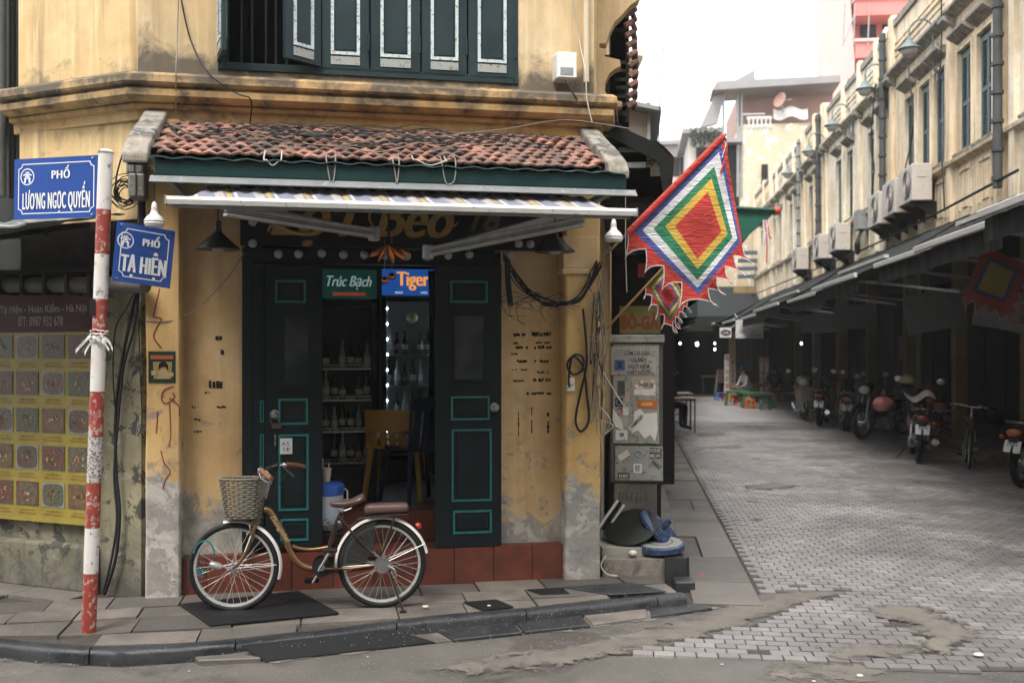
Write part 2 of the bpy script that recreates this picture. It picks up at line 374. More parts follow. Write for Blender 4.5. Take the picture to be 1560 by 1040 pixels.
# slabs of different sizes, laid in courses along the shop front
slabs = 0; row_y = .0; ri = 0
dark_cells = {}
rows = [.30, .26, .34, .28, .36, .30, .4, .4]
while row_y > -3.4:
    dpt = rows[ri % len(rows)]; y1 = row_y; y0 = row_y - dpt; x = -8.2 + U(0, .3) + (ri % 2) * .23
    while x < kerbF[-1].x - .03:
        wd = U(.38, .62); x1 = min(x + wd, kerbF[-1].x - .03); gq = .006
        ya, yb = max(y0, kerb_y(x) + .075), max(y0, kerb_y(x1) + .075)
        if y1 - max(ya, yb) > .07 and x1 - x > .08 :
            dz = U(-.004, .004); q = [(x + gq, ya + gq + U(0, .004), KZ - .03), (x1 - gq, yb + gq, KZ - .03), (x1 - gq, y1 - gq, KZ - .03), (x + gq, y1 - gq, KZ - .03)]
            mb = MB().prism(q, (0, 0, .03)); tl = U(-.004, .004); tl2 = U(-.003, .003)
            for k in range(4, 8): mb.v[k] = mb.v[k] + Vector((0, 0, dz + tl * (1 if k in (5, 6) else -1) + tl2 * (1 if k > 5 else -1)))
            if slabs < 280: build('slab', mb, SLAB, pav); slabs += 1
        x = x1
    row_y = y0; ri += 1
# the wedge of pavement in front of the side wall, courses follow that wall
for r_ in range(5):
    x = -5.2 + (r_ % 2) * .2
    while x < -.1:
        wd = U(.4, .6); x1 = min(x + wd, -.02)
        c = LEFT @ Vector(((x + x1) / 2, -.15 - r_ * .3, 0)); cf = FAC.inverted() @ c
        if cf.y > .14 and x1 - x > .12:
            P4 = [FAC.inverted() @ (LEFT @ Vector(q)) for q in ((x+.006, -.3-r_*.3+.006, KZ-.03), (x1-.006, -.3-r_*.3+.006, KZ-.03), (x1-.006, -r_*.3-.006, KZ-.03), (x+.006, -r_*.3-.006, KZ-.03))]
            build('slab', MB().prism(P4, (0, 0, .03 + U(-.003, .003))), SLAB, pav)
        x = x1
# kerb of dark rounded stones
kb = thing('kerb', None, None, (0, 0, 0), FAC, kind='structure')
kx = kerbF[0].x
while kx < kerbF[-1].x - .05:
    x1 = min(kx + U(.75, .95), kerbF[-1].x); pts = [(kx + .004 + (x1 - kx - .008) * i / 14) for i in range(15)]; dz = U(-.004, .006)
    prof = [(0.07, KZ + dz), (-.005, KZ + .002 + dz), (-.024, KZ - .008 + dz), (-.032, KZ - .026 + dz), (-.037, -.02), (0.07, -.02)]
    mb = MB(); n = len(prof)
    for i, xx in enumerate(pts): mb.v += [Vector((xx, kerb_y(xx) + a, b)) for a, b in prof]
    for q_ in mb.v: q_ += Vector((0, .007 * mnoise.noise(q_ * 6) + .003 * mnoise.noise(q_ * 30), .005 * mnoise.noise(q_ * 9)))
    for i in range(len(pts) - 1):
        for k in range(n): mb.f.append((i*n+k, (i+1)*n+k, (i+1)*n+(k+1)%n, i*n+(k+1)%n)); mb.m.append(0)
    mb.f += [tuple(range(n)), tuple(reversed(range((len(pts)-1)*n, len(pts)*n)))]; mb.m += [0, 0]
    build('kerb_stone', mb, DARKSTONE, kb, smooth=True); kx = x1

# ---- the side street: interlocking pavers, nearest ones as pieces
st = thing('street', None, None, (0, 0, 0), STR, kind='structure')
def Sg(px, py): return STR.inverted() @ Gd(px, py, 0)
front = [Sg(*q) for q in [(1155, 905), (1190, 902), (1304, 900), (1211, 928), (1127, 960), (1000, 988), (940, 998), (1200, 1006), (1350, 1021), (1560, 1023), (1800, 1026)]]
poly = [(p.x, p.y) for p in front] + [(9.5, 5.5), (9.5, 60), (.92, 60)]
def inside(x, y, P):
    c = False; j = len(P) - 1
    for i in range(len(P)):
        if (P[i][1] > y) != (P[j][1] > y) and x < (P[j][0] - P[i][0]) * (y - P[i][1]) / (P[j][1] - P[i][1]) + P[i][0]: c = not c
        j = i
    return c
bed = MB().prism([(a, b, .002) for a, b in poly], (0, 0, .002))
build('bedding', bed, JOINT, st)
holes = [[(p.x, p.y) for p in (Sg(*q) for q in hp)] for hp in (
    [(1338, 926), (1400, 925), (1440, 940), (1492, 966), (1480, 985), (1440, 1004), (1390, 995), (1400, 975), (1380, 955), (1345, 945)],
    [(1270, 992), (1300, 985), (1360, 984), (1420, 1000), (1330, 1010), (1280, 1004)],
    [(1130, 742), (1180, 738), (1215, 741), (1200, 747), (1140, 748)])]
patch_px = [([(1300, 926), (1340, 925), (1400, 925), (1440, 940), (1492, 966), (1482, 985), (1445, 1004), (1390, 996), (1402, 975), (1385, 955), (1345, 945)]),
            ([(1250, 990), (1300, 984), (1365, 983), (1430, 1000), (1330, 1012), (1270, 1006)]), ([(1128, 741), (1180, 737), (1215, 740), (1203, 747), (1140, 749)]),
            ([(1060, 661), (1106, 659), (1108, 665), (1062, 667)]), ([(1050, 683), (1125, 679), (1135, 685), (1052, 690)])]
near = []; PX, PY = .122, .0935; j = 0; y = 5.3
while y < 25:
    x = .932 + (j % 2) * PX * .5 + U(-.004, .004) - (PX * 14 if y < 7 else 0)
    while x < 8.0:
        if inside(x + PX/2, y + PY/2, poly) and not any(inside(x + PX/2, y + PY/2, h) for h in holes) and rnd.random() > .004:
            if abs(x + .124 * y - y * .0) < 99: near.append((x, y))
        x += PX
    y += PY; j += 1
def in_view(x, y):
    p = STR @ Vector((x, y, 0)); return -.55 < p.x / p.y < .56
near = [q for q in near if in_view(*q)]
near.sort(key=lambda q: q[1] + abs(q[0] - 2) * .15)
pm = MB().box(-PX/2+.002, PX/2-.002, -PY/2+.0018, PY/2-.0018, -.016, 0)
for k in range(4, 8): pm.v[k] = Vector((pm.v[k].x * .94, pm.v[k].y * .93, 0))
pav_me = [pm.mesh('paver', PAVER)]
field = MB()
for i, (x, y) in enumerate(near):
    h = .018 + U(-.0015, .0025) + .009 * mnoise.noise(Vector((x * 1.1, y * 1.1, 0))); rx, ry = U(-.02, .02), U(-.02, .02)
    M = T(x + PX/2, y + PY/2, h) @ Matrix.Rotation(rx, 4, 'X') @ Matrix.Rotation(ry, 4, 'Y') @ Matrix.Rotation(U(-.02, .02), 4, 'Z')
    if i < 300: link('paver', pav_me[0], (x + PX/2, y + PY/2, h), st, rot=Matrix.Rotation(rx, 4, 'X') @ Matrix.Rotation(ry, 4, 'Y') @ Matrix.Rotation(U(-.02, .02), 4, 'Z'))
    else: field.v += [M @ q for q in pm.v]; n = len(field.v) - 8; field.f += [tuple(a + n for a in f) for f in pm.f[1:]]; field.m += [0] * 5
build('paver_field', field, PAVERS, st, kind='stuff')
farp = MB().box(.92, 8.6, 25, 58, .004, .021)
nf = NT('far_pavers', .5); p = nf.pos((1, 1, 1)); br = nf.nd('ShaderNodeTexBrick'); nf.con(br.inputs['Vector'], p); br.inputs['Scale'].default_value = 4; br.inputs['Color1'].default_value = (.30, .27, .27, 1); br.inputs['Color2'].default_value = (.2, .18, .18, 1); br.inputs['Mortar'].default_value = (.1, .09, .09, 1); br.inputs['Mortar Size'].default_value = .012
nf.col(nf.mix(nf.ramp(nf.noise(p, .8, 5), [(.4, .6), (.6, 0)]), br.outputs[0], (.15, .14, .14))); nf.set('Roughness', .45)
build('paver_field', farp, nf.m, st, kind='stuff')
SANDE = NT('spread_mortar', .85); p = SANDE.pos(); a = SANDE.noise(p, 3, 6, .6); b = SANDE.noise(p, 150, 3, .6); d = SANDE.noise(p, 2.2, 7, .7, .8)
c = SANDE.mix(SANDE.ramp(a, [(.3, 0), (.7, 1)]), (.115, .100, .083), (.185, .162, .137)); c = SANDE.mix(SANDE.math('MULTIPLY', SANDE.ramp(b, [(.4, 1), (.62, 0)]), .4), c, (.06, .052, .045)); c = SANDE.mix(SANDE.ramp(d, [(.50, 0), (.66, .7)]), c, (.085, .077, .07)); SANDE.col(c)
at_ = SANDE.nd('ShaderNodeAttribute'); at_.attribute_name = 'edge'; eg = SANDE.math('ADD', at_.outputs['Fac'], SANDE.math('MULTIPLY', SANDE.math('SUBTRACT', SANDE.noise(p, 6, 10, .8, .5), .5), 3.2))
SANDE.set('Alpha', SANDE.math('MULTIPLY', SANDE.ramp(SANDE.math('ADD', eg, SANDE.math('MULTIPLY', SANDE.math('SUBTRACT', SANDE.noise(p, 90, 4, .7), .5), 1.4)), [(.10, 0), (.30, .92)]), 1.0)); SANDE.bump(SANDE.math('ADD', b, SANDE.math('MULTIPLY', d, 2)), .6, .006); SANDE = SANDE.m
def spread(pxs, z, par):
    """a thin spill of mortar: thick in the middle, thinning out to scattered grains at its rim"""
    P = [Gd(a, b, 0) for a, b in pxs]; n = len(P); stp = .035; mb = MB(); ed = []; idx = {}
    def dist(x, y):
        dm = 9
        for i in range(n):
            a, b = P[i], P[(i+1) % n]; ab = (b - a).xy; t = max(0, min(1, ((x - a.x) * ab.x + (y - a.y) * ab.y) / max(ab.length_squared, 1e-9))); dm = min(dm, math.hypot(x - a.x - ab.x * t, y - a.y - ab.y * t))
        return dm if inside(x, y, [(q.x, q.y) for q in P]) else -dm
    x0, x1, y0, y1 = min(p.x for p in P) - .2, max(p.x for p in P) + .2, min(p.y for p in P) - .2, max(p.y for p in P) + .2; nx, ny = int((x1-x0)/stp), int((y1-y0)/stp)
    for i in range(nx + 1):
        for j in range(ny + 1):
            x, y = x0 + i * stp, y0 + j * stp; d = dist(x, y)
            if d > -.19: idx[i, j] = len(mb.v); mb.v.append(Vector((x, y, z + .004 * max(-.5, min(1, d * 4)) + .0015 * mnoise.noise(Vector((x*8, y*8, 0)))))); ed.append(max(-1, min(1, d / .22)))
    for (i, j) in idx:
        q = [(i, j), (i+1, j), (i+1, j+1), (i, j+1)]
        if all(k in idx for k in q): mb.f.append(tuple(idx[k] for k in q)); mb.m.append(0)
    o = build('mortar_spill', mb, SANDE, par); at = o.data.attributes.new('edge', 'FLOAT', 'POINT'); at.data.foreach_set('value', ed)
    return o
for pp in patch_px[:2]: spread(pp, .0205, road)
for pp in patch_px[2:]: spread(pp, .0215, road)
# sandy patch between kerb slabs and pavers, concrete skirt in the gutter
def flat(name, pxs, z, m, par, rag=.05, sub_=4, th=0.0, fr=WORLD):
    q = [Gd(a, b, 0) for a, b in pxs]; sp = smooth_path([tuple(a) for a in q] + [tuple(q[0])], sub_)[:-1] if sub_ > 1 else q
    dn = []
    for a, b in zip(sp, sp[1:] + sp[:1]):
        k = max(1, int((b - a).length / .03)); dn += [a.lerp(b, i / k) for i in range(k)]
    fr_ = lambda a: mnoise.noise(a * 5) + .55 * mnoise.noise(a * 17) + .4 * mnoise.noise(a * 50)
    sp = [Vector((a.x + rag * 1.6 * fr_(a), a.y + rag * 1.3 * fr_(a + Vector((9, 0, 0))), z)) for a in dn]
    mb = MB().prism([(a.x, a.y, z) for a in sp], (0, 0, -max(th, .006))) if th else MB().add([tuple(a) for a in sp], [tuple(range(len(sp)))])
    return build(name, mb, m, par)
spread([(1000, 989), (1127, 960), (1211, 929), (1250, 917), (1306, 902), (1190, 903), (1162, 908), (1100, 928), (1000, 955), (860, 985), (700, 1008), (640, 1022), (720, 1030), (860, 1016), (930, 1004)], .012, road)
flat('concrete_strip', [(-40, 985), (130, 992), (290, 990), (420, 985), (640, 962), (900, 938), (1050, 915), (1100, 925), (960, 948), (700, 975), (420, 1008), (200, 1004), (60, 1002), (-60, 1000)], .004, CONC, road)
spread([(-40, 1002), (60, 1004), (230, 1004), (180, 1014), (20, 1013)], .009, road)
spread([(1180, 1012), (1300, 1010), (1420, 1026), (1300, 1040), (1150, 1036)], .006, road)
def kerb_side(name, pxs, z0, z1, m, par, j=0):
    q = [Gd(a, b, z1) for a, b in pxs]
    return build(name, MB().prism([(a.x, a.y, z0) for a in q], (0, 0, z1 - z0)), m, par, bevel=.006)
gut = thing('gutter', None, None, (0, 0, 0), WORLD, kind='structure')
for pxs, z1, m in (([(287, 990), (302, 1005), (398, 1001), (358, 982)], .03, SLAB), ([(664, 957), (692, 973), (796, 962), (780, 946)], .022, DARKSTONE),
                   ([(784, 946), (800, 961), (900, 951), (884, 936)], .022, DARKSTONE), ([(888, 935), (904, 950), (985, 939), (985, 925)], .02, SLAB),
                   ([(990, 924), (992, 938), (1085, 925), (1075, 910)], .02, DARKSTONE)):
    kerb_side('gutter_slab', pxs, -.01, z1, m, gut)
# flush stone slabs on the house side of the side street
hs_ = thing('side_path', None, None, (0, 0, 0), STR, kind='structure')
build('bedding', MB().box(-.25, .919, 6.95, 58, -.01, .006), JOINT, hs_)
y = 6.95; i = 0
while y < 26:
    d = U(.5, 1.05); parts = 1 if rnd.random() > .45 else 2
    cuts = [.43, .912] if parts == 1 else [.43, .65 + U(-.05, .08), .912]
    if y < 7.8: cuts = [.43, .912]
    for a, b in zip(cuts, cuts[1:]):
        mb = MB().box(a + .006, b - .006, y + .007, y + d - .007, -.01, .022 + U(-.006, .01)); dz = U(-.006, .006)
        mb.v[4].z += dz; mb.v[6].z -= dz
        build('stone_slab', mb, SLAB if rnd.random() > .3 else CONC, hs_, bevel=.004)
    y += d; i += 1
build('raised_step', MB().box(-.23, .42, 7.95, 26, -.01, .12), CONC, hs_, bevel=.01)
build('far_slab', MB().box(-.23, .912, 26, 58, -.01, .02), CONC, hs_)
# pavement under the arcade on the other side
rp = thing('arcade_pavement', None, None, (0, 0, 0), STR, kind='structure')
build('arcade_floor', MB().box(5.75, 12.5, 5, 58, -.01, .10), CONC, rp)
# ================================================================== the corner house
CX = -2.60
RX = F(913, 600, 0).x; RXU = F(905, 60, 0).x
house = thing('corner_house', 'ochre two-storey corner shophouse with green shutters, tiled lean-to roof and open doors', 'building', (-.9, 0, KZ), FAC)
xl, xr = F(368, 600, 0).x, F(765, 600, 0).x
pl0, pl1 = F(222, 700, .05).x, F(275, 700, .05).x
pr0, pr1 = F(861, 700, .05).x, F(914, 700, .05).x
TOPW = 3.335
PZ = .335
def pier(x0, x1, m, o=.05, wob=0.004):
    # a slightly uneven rendered pier with worn arrises
    mb = MB(); n = 14
    for i in range(n + 1):
        z = KZ - .02 + (TOPW - KZ + .02) * i / n
        for (x, y, s) in ((x0, -o, -1), (x0 + .012, -o - .012, 0), (x1 - .012, -o - .012, 0), (x1, -o, 1), (x1, .2, 1), (x0, .2, -1)):
            w_ = mnoise.noise(Vector((x * 3, 0, z * 3))) * wob * 2.2; mb.v.append(Vector((x + w_ * (s != 0), y + w_ * .6 * (y < 0), z)))
    for i in range(n):
        for k in range(6): a = i*6+k; b = i*6+(k+1)%6; mb.f.append((a, b, b+6, a+6)); mb.m.append(0)
    mb.f += [(5,4,3,2,1,0), tuple(range(n*6, n*6+6))]; mb.m += [0, 0]
    return build('pilaster', mb, m, house)
pier(pl0, pl1, PIER); pier(pr0, pr1, PIER)
build('capital', MB().box(pr0 - .03, pr1 - .015, -.085, .1, 2.32, 2.36).box(pr0 - .02, pr1 - .02, -.07, .1, 2.36, 2.60), OCHRE, house, bevel=.006)
build('wall', MB().box(pl1 - .02, xl, .10, .32, PZ - .005, TOPW), OCHRE, house)
build('wall', MB().box(xr, pr0 + .02, .10, .32, PZ - .005, TOPW), OCHRE, house)
build('wall', MB().box(xl, xr, .14, .32, 2.62, TOPW), DARKGREEN, house)        # dark boarded transom behind the shop name
# side wall to the left, running back
LL = L(28, 60, 0).x
def left_part(name, mb, m, par=None, **k):
    """a part of the house (or of another thing) given in the side wall's frame"""
    par = par or house; fr, pb = ABS[par.name]; K = fr.inverted() @ LEFT
    return build(name, MB().merge(mb, K), m, par, **k)
left_part('wall', MB().box(LL, -.0, .0, .25, 3.50, 5.7), OCHRE_LEFT)
left_part('wall', MB().box(LL, -.0, .01, .25, 2.66, 3.50), OCHRE_LEFT)
left_part('wall', MB().box(LL, -.0, .02, .25, 2.25, 2.66), paint('dark_side_wall', (.06, .055, .045), .85, var=.5))  # wall band below the tin awning, in a darker colour
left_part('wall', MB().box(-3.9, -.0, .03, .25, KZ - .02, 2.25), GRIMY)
# upper wall with the window opening
wx0, wx1 = F(332, 60, 0).x, F(789, 60, 0).x
SILL = 3.725
build('wall', MB().box(CX, wx0, 0, .25, 3.60, 5.7), OCHRE_UP, house)
build('wall', MB().box(wx1, RXU, 0, .25, 3.60, 5.7), OCHRE_UP, house)
build('wall', MB().box(wx0, wx1, 0.004, .25, 3.60, SILL - .02), OCHRE_UP, house); build('wall', MB().box(wx0, wx1, .004, .25, 5.1, 5.7), OCHRE_UP, house)
# mouldings: one profile swept along both fronts
prof = [(.0, 3.33), (.015, 3.335), (.02, 3.40), (.055, 3.41), (.06, 3.435), (.045, 3.445), (.11, 3.45), (.145, 3.475), (.15, 3.51), (.125, 3.535), (.165, 3.545), (.175, 3.56), (.172, 3.605), (.14, 3.63), (.0, 3.645)]
def sweep(prof, path):
    """path: list of (world point, outward mitre vector)"""
    mb = MB(); n = len(prof)
    for P, d in path: mb.v += [Vector((P.x + d.x * o, P.y + d.y * o, z)) for o, z in prof]
    for i in range(len(path) - 1):
        for k in range(n - 1): mb.f.append((i*n+k, (i+1)*n+k, (i+1)*n+k+1, i*n+k+1)); mb.m.append(0)
    mb.f += [tuple(range(n)), tuple(reversed(range((len(path)-1)*n, len(path)*n)))]; mb.m += [0, 0]; return mb
nF = (FAC.to_3x3() @ Vector((0, -1, 0))); nL = (LEFT.to_3x3() @ Vector((0, -1, 0))); mit = (nF + nL) / (1 + nF.dot(nL))
sR = (STR.to_3x3() @ Vector((1, 0, 0))); mitR = (nF + sR) / (1 + nF.dot(sR))
def jit(path, n, a=.004):
    out = []
    for (P, d), (Q, e) in zip(path, path[1:]):
        for i in range(n): t = i / n; p = P.lerp(Q, t); out.append((Vector((p.x, p.y, 0)), d if t == 0 else (e if t == 1 else (nL if Q is path[1][0] and False else None) or d.lerp(e, t))))
    out.append(path[-1]); return out
eL = LEFT @ Vector((LL - .06, .03, 0)); cC = FAC @ Vector((CX, 0, 0)); eR = FAC @ Vector((RXU, 0, 0)); eR2 = eR + STR.to_3x3() @ Vector((0, .5, 0))
Fi = FAC.inverted()
seg1 = sweep(prof, [(eL, nL), (cC, mit), (eR, mitR), (eR2, sR)])
seg1.v = [Fi @ v for v in seg1.v]
build('cornice', seg1, CORNICE, house, smooth=False)
# side wall along the street and the body of the house
K = Fi @ STR
sx = (STR.inverted() @ (FAC @ Vector((RXU, 0, 0)))).x; sy = (STR.inverted() @ (FAC @ Vector((RXU, 0, 0)))).y
sxl = (STR.inverted() @ (FAC @ Vector((pr1, 0, 0)))).x
build('side_wall', MB().merge(MB().box(sxl - .25, sxl - .01, sy + .12, sy + 6, 0, 3.4).box(sx - .25, sx - .005, sy + .1, sy + 6, 3.4, 5.7), K), OCHRE, house)
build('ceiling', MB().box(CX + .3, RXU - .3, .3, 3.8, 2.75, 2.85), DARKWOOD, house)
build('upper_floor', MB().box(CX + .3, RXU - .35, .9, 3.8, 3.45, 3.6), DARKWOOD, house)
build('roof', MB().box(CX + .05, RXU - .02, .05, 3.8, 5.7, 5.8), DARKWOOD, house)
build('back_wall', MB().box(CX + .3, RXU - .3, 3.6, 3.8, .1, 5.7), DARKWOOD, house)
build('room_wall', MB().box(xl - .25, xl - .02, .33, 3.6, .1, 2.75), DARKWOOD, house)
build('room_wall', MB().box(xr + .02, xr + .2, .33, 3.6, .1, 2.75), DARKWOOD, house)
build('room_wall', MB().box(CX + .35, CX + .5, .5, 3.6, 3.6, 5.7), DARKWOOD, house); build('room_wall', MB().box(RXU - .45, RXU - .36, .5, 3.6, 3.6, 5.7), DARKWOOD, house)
# red tiled plinth and steps
REDT = NT('red_step_tile', .45); p = REDT.pos(); a = REDT.noise(p, 6, 7, .65); r_ = REDT.rand()
c = REDT.mix(r_, (.115, .026, .014), (.175, .042, .022)); c = REDT.mix(REDT.ramp(a, [(.4, .7), (.62, 0)]), c, (.055, .02, .014)); REDT.col(c); REDT.bump(REDT.noise(p, 40, 5), .2, .003); REDT = REDT.m
core = build('step', MB().box(pl1, pr0, .012, .5, KZ - .02, PZ - .012).box(xl + .01, xr - .01, .33, 3.6, KZ, .55), JOINT, house)
x = F(275, 870, 0).x; fx = [F(q, 870, 0).x for q in (692, 752.7, 810.6)]; wt = (fx[2] - fx[0]) / 2
x = fx[0] - wt * 8
while x < pr0 - .02:
    x0, x1 = max(x, pl1 + .002), min(x + wt, pr0 - .002)
    if x1 - x0 > .03:
        build('floor_tile', MB().box(x0 + .003, x1 - .003, 0, .014, KZ - .01, PZ - .002 + U(-.002, .001)), REDT, core)
        build('floor_tile', MB().box(x0 + .003, x1 - .003, .016, .3, PZ - .012, PZ + U(-.001, .001)), REDT, core)
        if x1 > xl and x0 < xr:
            a, b = max(x0, xl + .02), min(x1, xr - .02)
            if b - a > .04:
                build('floor_tile', MB().box(a + .003, b - .003, .316, .332, PZ + .003, .562), REDT, core)
                build('floor_tile', MB().box(a + .003, b - .003, .334, .62, .55, .563 + U(-.001, .001)), REDT, core)
    x += wt
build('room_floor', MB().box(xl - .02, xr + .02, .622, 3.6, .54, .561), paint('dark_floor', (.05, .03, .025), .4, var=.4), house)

# ---- shop doors: dark folding leaves with teal mouldings
HZ = F(600, 403, -.03).z
frm = MB().box(xl, xl + .075, .03, .14, PZ, HZ + .1).box(xr - .06, xr, .06, .14, PZ, HZ + .1).box(xl + .075, xr - .06, .03, .14, HZ, HZ + .1)
build('door_frame', frm, DARKGREEN, house, bevel=.004)
GLASSD = NT('dusty_dark_glass', .22); GLASSD.col(GLASSD.mix(GLASSD.ramp(GLASSD.noise(GLASSD.pos(), 5, 6), [(.4, 0), (.7, 1)]), (.018, .024, .026), (.05, .058, .058))); GLASSD = GLASSD.m
def leaf(px0, px1, ytop, ybot, o, panels, bead=.014, knob=None, par=house, rail=.0):
    a, b = F(px0, 600, o), F(px1, 600, o); zt, zb = F((px0+px1)/2, ytop, o).z, F((px0+px1)/2, ybot, o).z
    dr = build('door', MB().box(a.x, b.x, -o, -o + .035, zb, zt), DARKGREEN, par, bevel=.003)
    for (q0, q1, y0, y1, kind) in panels:
        p0, p1 = F(q0, y1, o), F(q1, y0, o); x0, x1, z0, z1 = p0.x, p1.x, p0.z, p1.z; y = -o
        t = bead
        fm = MB().box(x0, x1, y - .008, y + .001, z0, z0 + t).box(x0, x1, y - .008, y + .001, z1 - t, z1).box(x0, x0 + t, y - .008, y + .001, z0 + t, z1 - t).box(x1 - t, x1, y - .008, y + .001, z0 + t, z1 - t)
        build('moulding', fm, TEAL if kind in 'tT' else DARKGREEN, dr)
        if kind == 'g':
            build('glass', MB().box(x0 + t, x1 - t, y - .004, y + .002, z0 + t, z1 - t), GLASSD, dr)
            build('ledge', MB().box(x0 - .03, x1 + .03, y - .022, y, z0 - .04, z0 - .025), DARKGREEN, dr)
        else:
            build('panel', MB().box(x0 + t + .02, x1 - t - .02, y - .006, y + .001, z0 + t + .02, z1 - t - .02), DARKGREEN, dr, bevel=.004)
    return dr
dl0 = leaf(385, 403, 403, 831, -.035, [(396, 402, 610, 643, 't'), (396, 402, 661, 777, 't')], bead=.008)
dl = leaf(404, 491, 403, 833, .0, [(419, 466, 427, 461, 't'), (430, 472, 480, 586, 'g'), (424, 469, 607, 647, 't'), (424, 470, 661, 778, 't'), (427, 470, 789, 824, 't')])
drr = leaf(663, 764, 403, 833, .0, [(686, 743, 428, 461, 't'), (690, 739, 479, 580, 'g'), (687, 746, 603, 640, 't'), (688, 749, 653, 764, 't'), (690, 749, 776, 813, 't')])
def knob(px, py, par, o=.0, r=.032):
    p = F(px, py, o); mb = MB().lathe([(r, 0), (r, .006), (.012, .01), (.012, .04), (r * .75, .045), (r * .85, .06), (r * .6, .072), (.001, .075)], (p.x, -o, p.z), 16, (0, -1, 0))
    return build('door_knob', mb, CHROME, par, smooth=True)
knob(753, 620, drr); knob(418, 631, dl)
pk = F(421, 648, .0); build('padlock', MB().box(pk.x - .03, pk.x + .035, -.03, -.004, pk.z - .018, pk.z + .018).tube([(pk.x - .02, -.015, pk.z), (pk.x - .04, -.02, pk.z + .03), (pk.x - .035, -.02, pk.z + .05)], .005), paint('rusty_lock', (.12, .09, .07), .5, .5), dl, bevel=.004)
kk = F(419, 672, .0); build('key', MB().box(kk.x - .004, kk.x + .006, -.02, -.016, kk.z - .03, kk.z + .05), CHROME, dl)
pn = F(436, 679, .0); build('notice', MB().box(pn.x - .042, pn.x + .042, -.016, -.012, pn.z - .055, pn.z + .055), NT('notice_paper', .8).col((.50, .52, .52)).m, dl)
np_ = MB()
for i, (wd, s) in enumerate(((.05, 'A.S'), (.045, '1E'))): np_.merge(text_mb(s, wd, .024), T(pn.x - .005 + .01 * i, -.0175, pn.z + .018 - .04 * i))
build('notice_lettering', np_, BLACK, dl)

# ---- upstairs window: open leaf on the left with bars, four closed shutter leaves
win = build('window', MB().box(wx0, wx0 + .05, -.012, .12, SILL - .02, 5.1).box(wx1 - .03, wx1, -.012, .12, SILL - .02, 5.1).box(wx0 + .05, wx1 - .03, -.012, .12, SILL - .02, SILL + .035), SHUTTER, house, bevel=.004)
for q in (347, 368, 384, 405, 420, 436):
    x = F(q, 60, -.08).x; build('bar', MB().box(x - .008, x + .008, .08, .096, SILL, 5.1), DARKGREEN, win)
def shutter(px0, px1, o=.012, x0=None, x1=None, inset=(14, 12)):
    a = F(px0, 60, o).x if x0 is None else x0; b = F(px1, 60, o).x if x1 is None else x1
    sh = build('shutter', MB().box(a + .003, b - .003, -o, -o + .03, SILL + .012, 5.1), SHUTTER, win, bevel=.003)
    t = .022; m = (b - a) * .20; z0 = SILL + .125; x0_, x1_ = a + m, b - m; y = -o
    build('moulding', MB().box(x0_, x1_, y - .009, y + .001, z0, z0 + t).box(x0_, x0_ + t, y - .009, y + .001, z0 + t, 5.0).box(x1_ - t, x1_, y - .009, y + .001, z0 + t, 5.0), LINEWHITE, sh)
    build('panel', MB().box(x0_ + t + .012, x1_ - t - .012, y - .005, y + .001, z0 + t + .012, 5.0), SHUTTER, sh, bevel=.003)
    build('bottom_rail', MB().box(x0_, x1_, y - .006, y + .001, z0 - .07, z0 - .012), paint('worn_rail', (.06, .09, .09), .6, wear=.75, wc=(.3, .31, .29), sc=14), sh)
    build('hinge', MB().cyl((b - .006, y - .006, z0 + .04), (b - .006, y - .006, z0 + .16), .008, n=8), SHUTTER, sh)
    return sh
for a, b in ((489, 563), (564, 641), (642, 712), (713, 786)): shutter(a, b)
# the open leaf, swung outwards, and the one folded back at the left edge
def open_leaf(px, deg, wd, mir=1):
    b = F(px, 60, .02); M = T(b.x, -.02, 0) @ Rz(deg)
    mb = MB().box(0, wd, -.015, .015, SILL + .03, 5.1); o1 = build('shutter', MB().merge(mb, M), SHUTTER, win)
    t = .022; x0_, x1_ = wd * .22, wd * .78; z0 = SILL + .13
    for sgn in (-1, 1):
        y = .015 * sgn; y2 = y + .009 * sgn
        build('moulding', MB().merge(MB().box(x0_, x1_, y, y2, z0, z0 + t).box(x0_, x0_ + t, y, y2, z0 + t, 5.0).box(x1_ - t, x1_, y, y2, z0 + t, 5.0), M), LINEWHITE, o1)
        build('bottom_rail', MB().merge(MB().box(x0_, x1_, y, y + .006 * sgn, z0 - .07, z0 - .012), M), paint('worn_rail', (.06, .09, .09), .6, wear=.8, wc=(.3, .31, .29), sc=14), o1)
    return o1
open_leaf(487, 180 + 38, .30); open_leaf(334, -78, .30)

# ---- tiled lean-to roof
OE, ZT, ZE = .80, 3.335, 2.955
rx0, rx1 = -2.40, .50
TILE = NT('clay_roof_tile', .8); p = TILE.pos(); a = TILE.noise(p, 5, 7, .7); r_ = TILE.rand()
c = TILE.mix(r_, (.14, .068, .048), (.34, .16, .11)); c = TILE.mix(TILE.ramp(a, [(.42, .9), (.6, 0)]), c, (.055, .04, .036)); c = TILE.mix(TILE.ramp(TILE.noise(p, 22, 6, .7), [(.58, 0), (.66, .5)]), c, (.42, .3, .25)); TILE.col(c); TILE.bump(TILE.noise(p, 60, 5), .4, .004); TILE = TILE.m
lean = build('lean_to_roof', MB().prism([(rx0 - .12, 0.03, ZT - .02), (rx0 - .12, -OE, ZE - .03), (rx0 - .12, -OE, ZE - .07), (rx0 - .12, .03, ZT - .14)], (rx1 - rx0 + .24, 0, 0)), DARKWOOD, house)
tw, rows_ = (rx1 - rx0) / 33, 9
tm = MB(); w2, th_ = tw * .52, .014
top = [(-w2, .09, 0), (-w2, -.045, .002), (0, -.092, .023), (w2, -.045, .002), (w2, .09, 0), (0, .09, .016)]
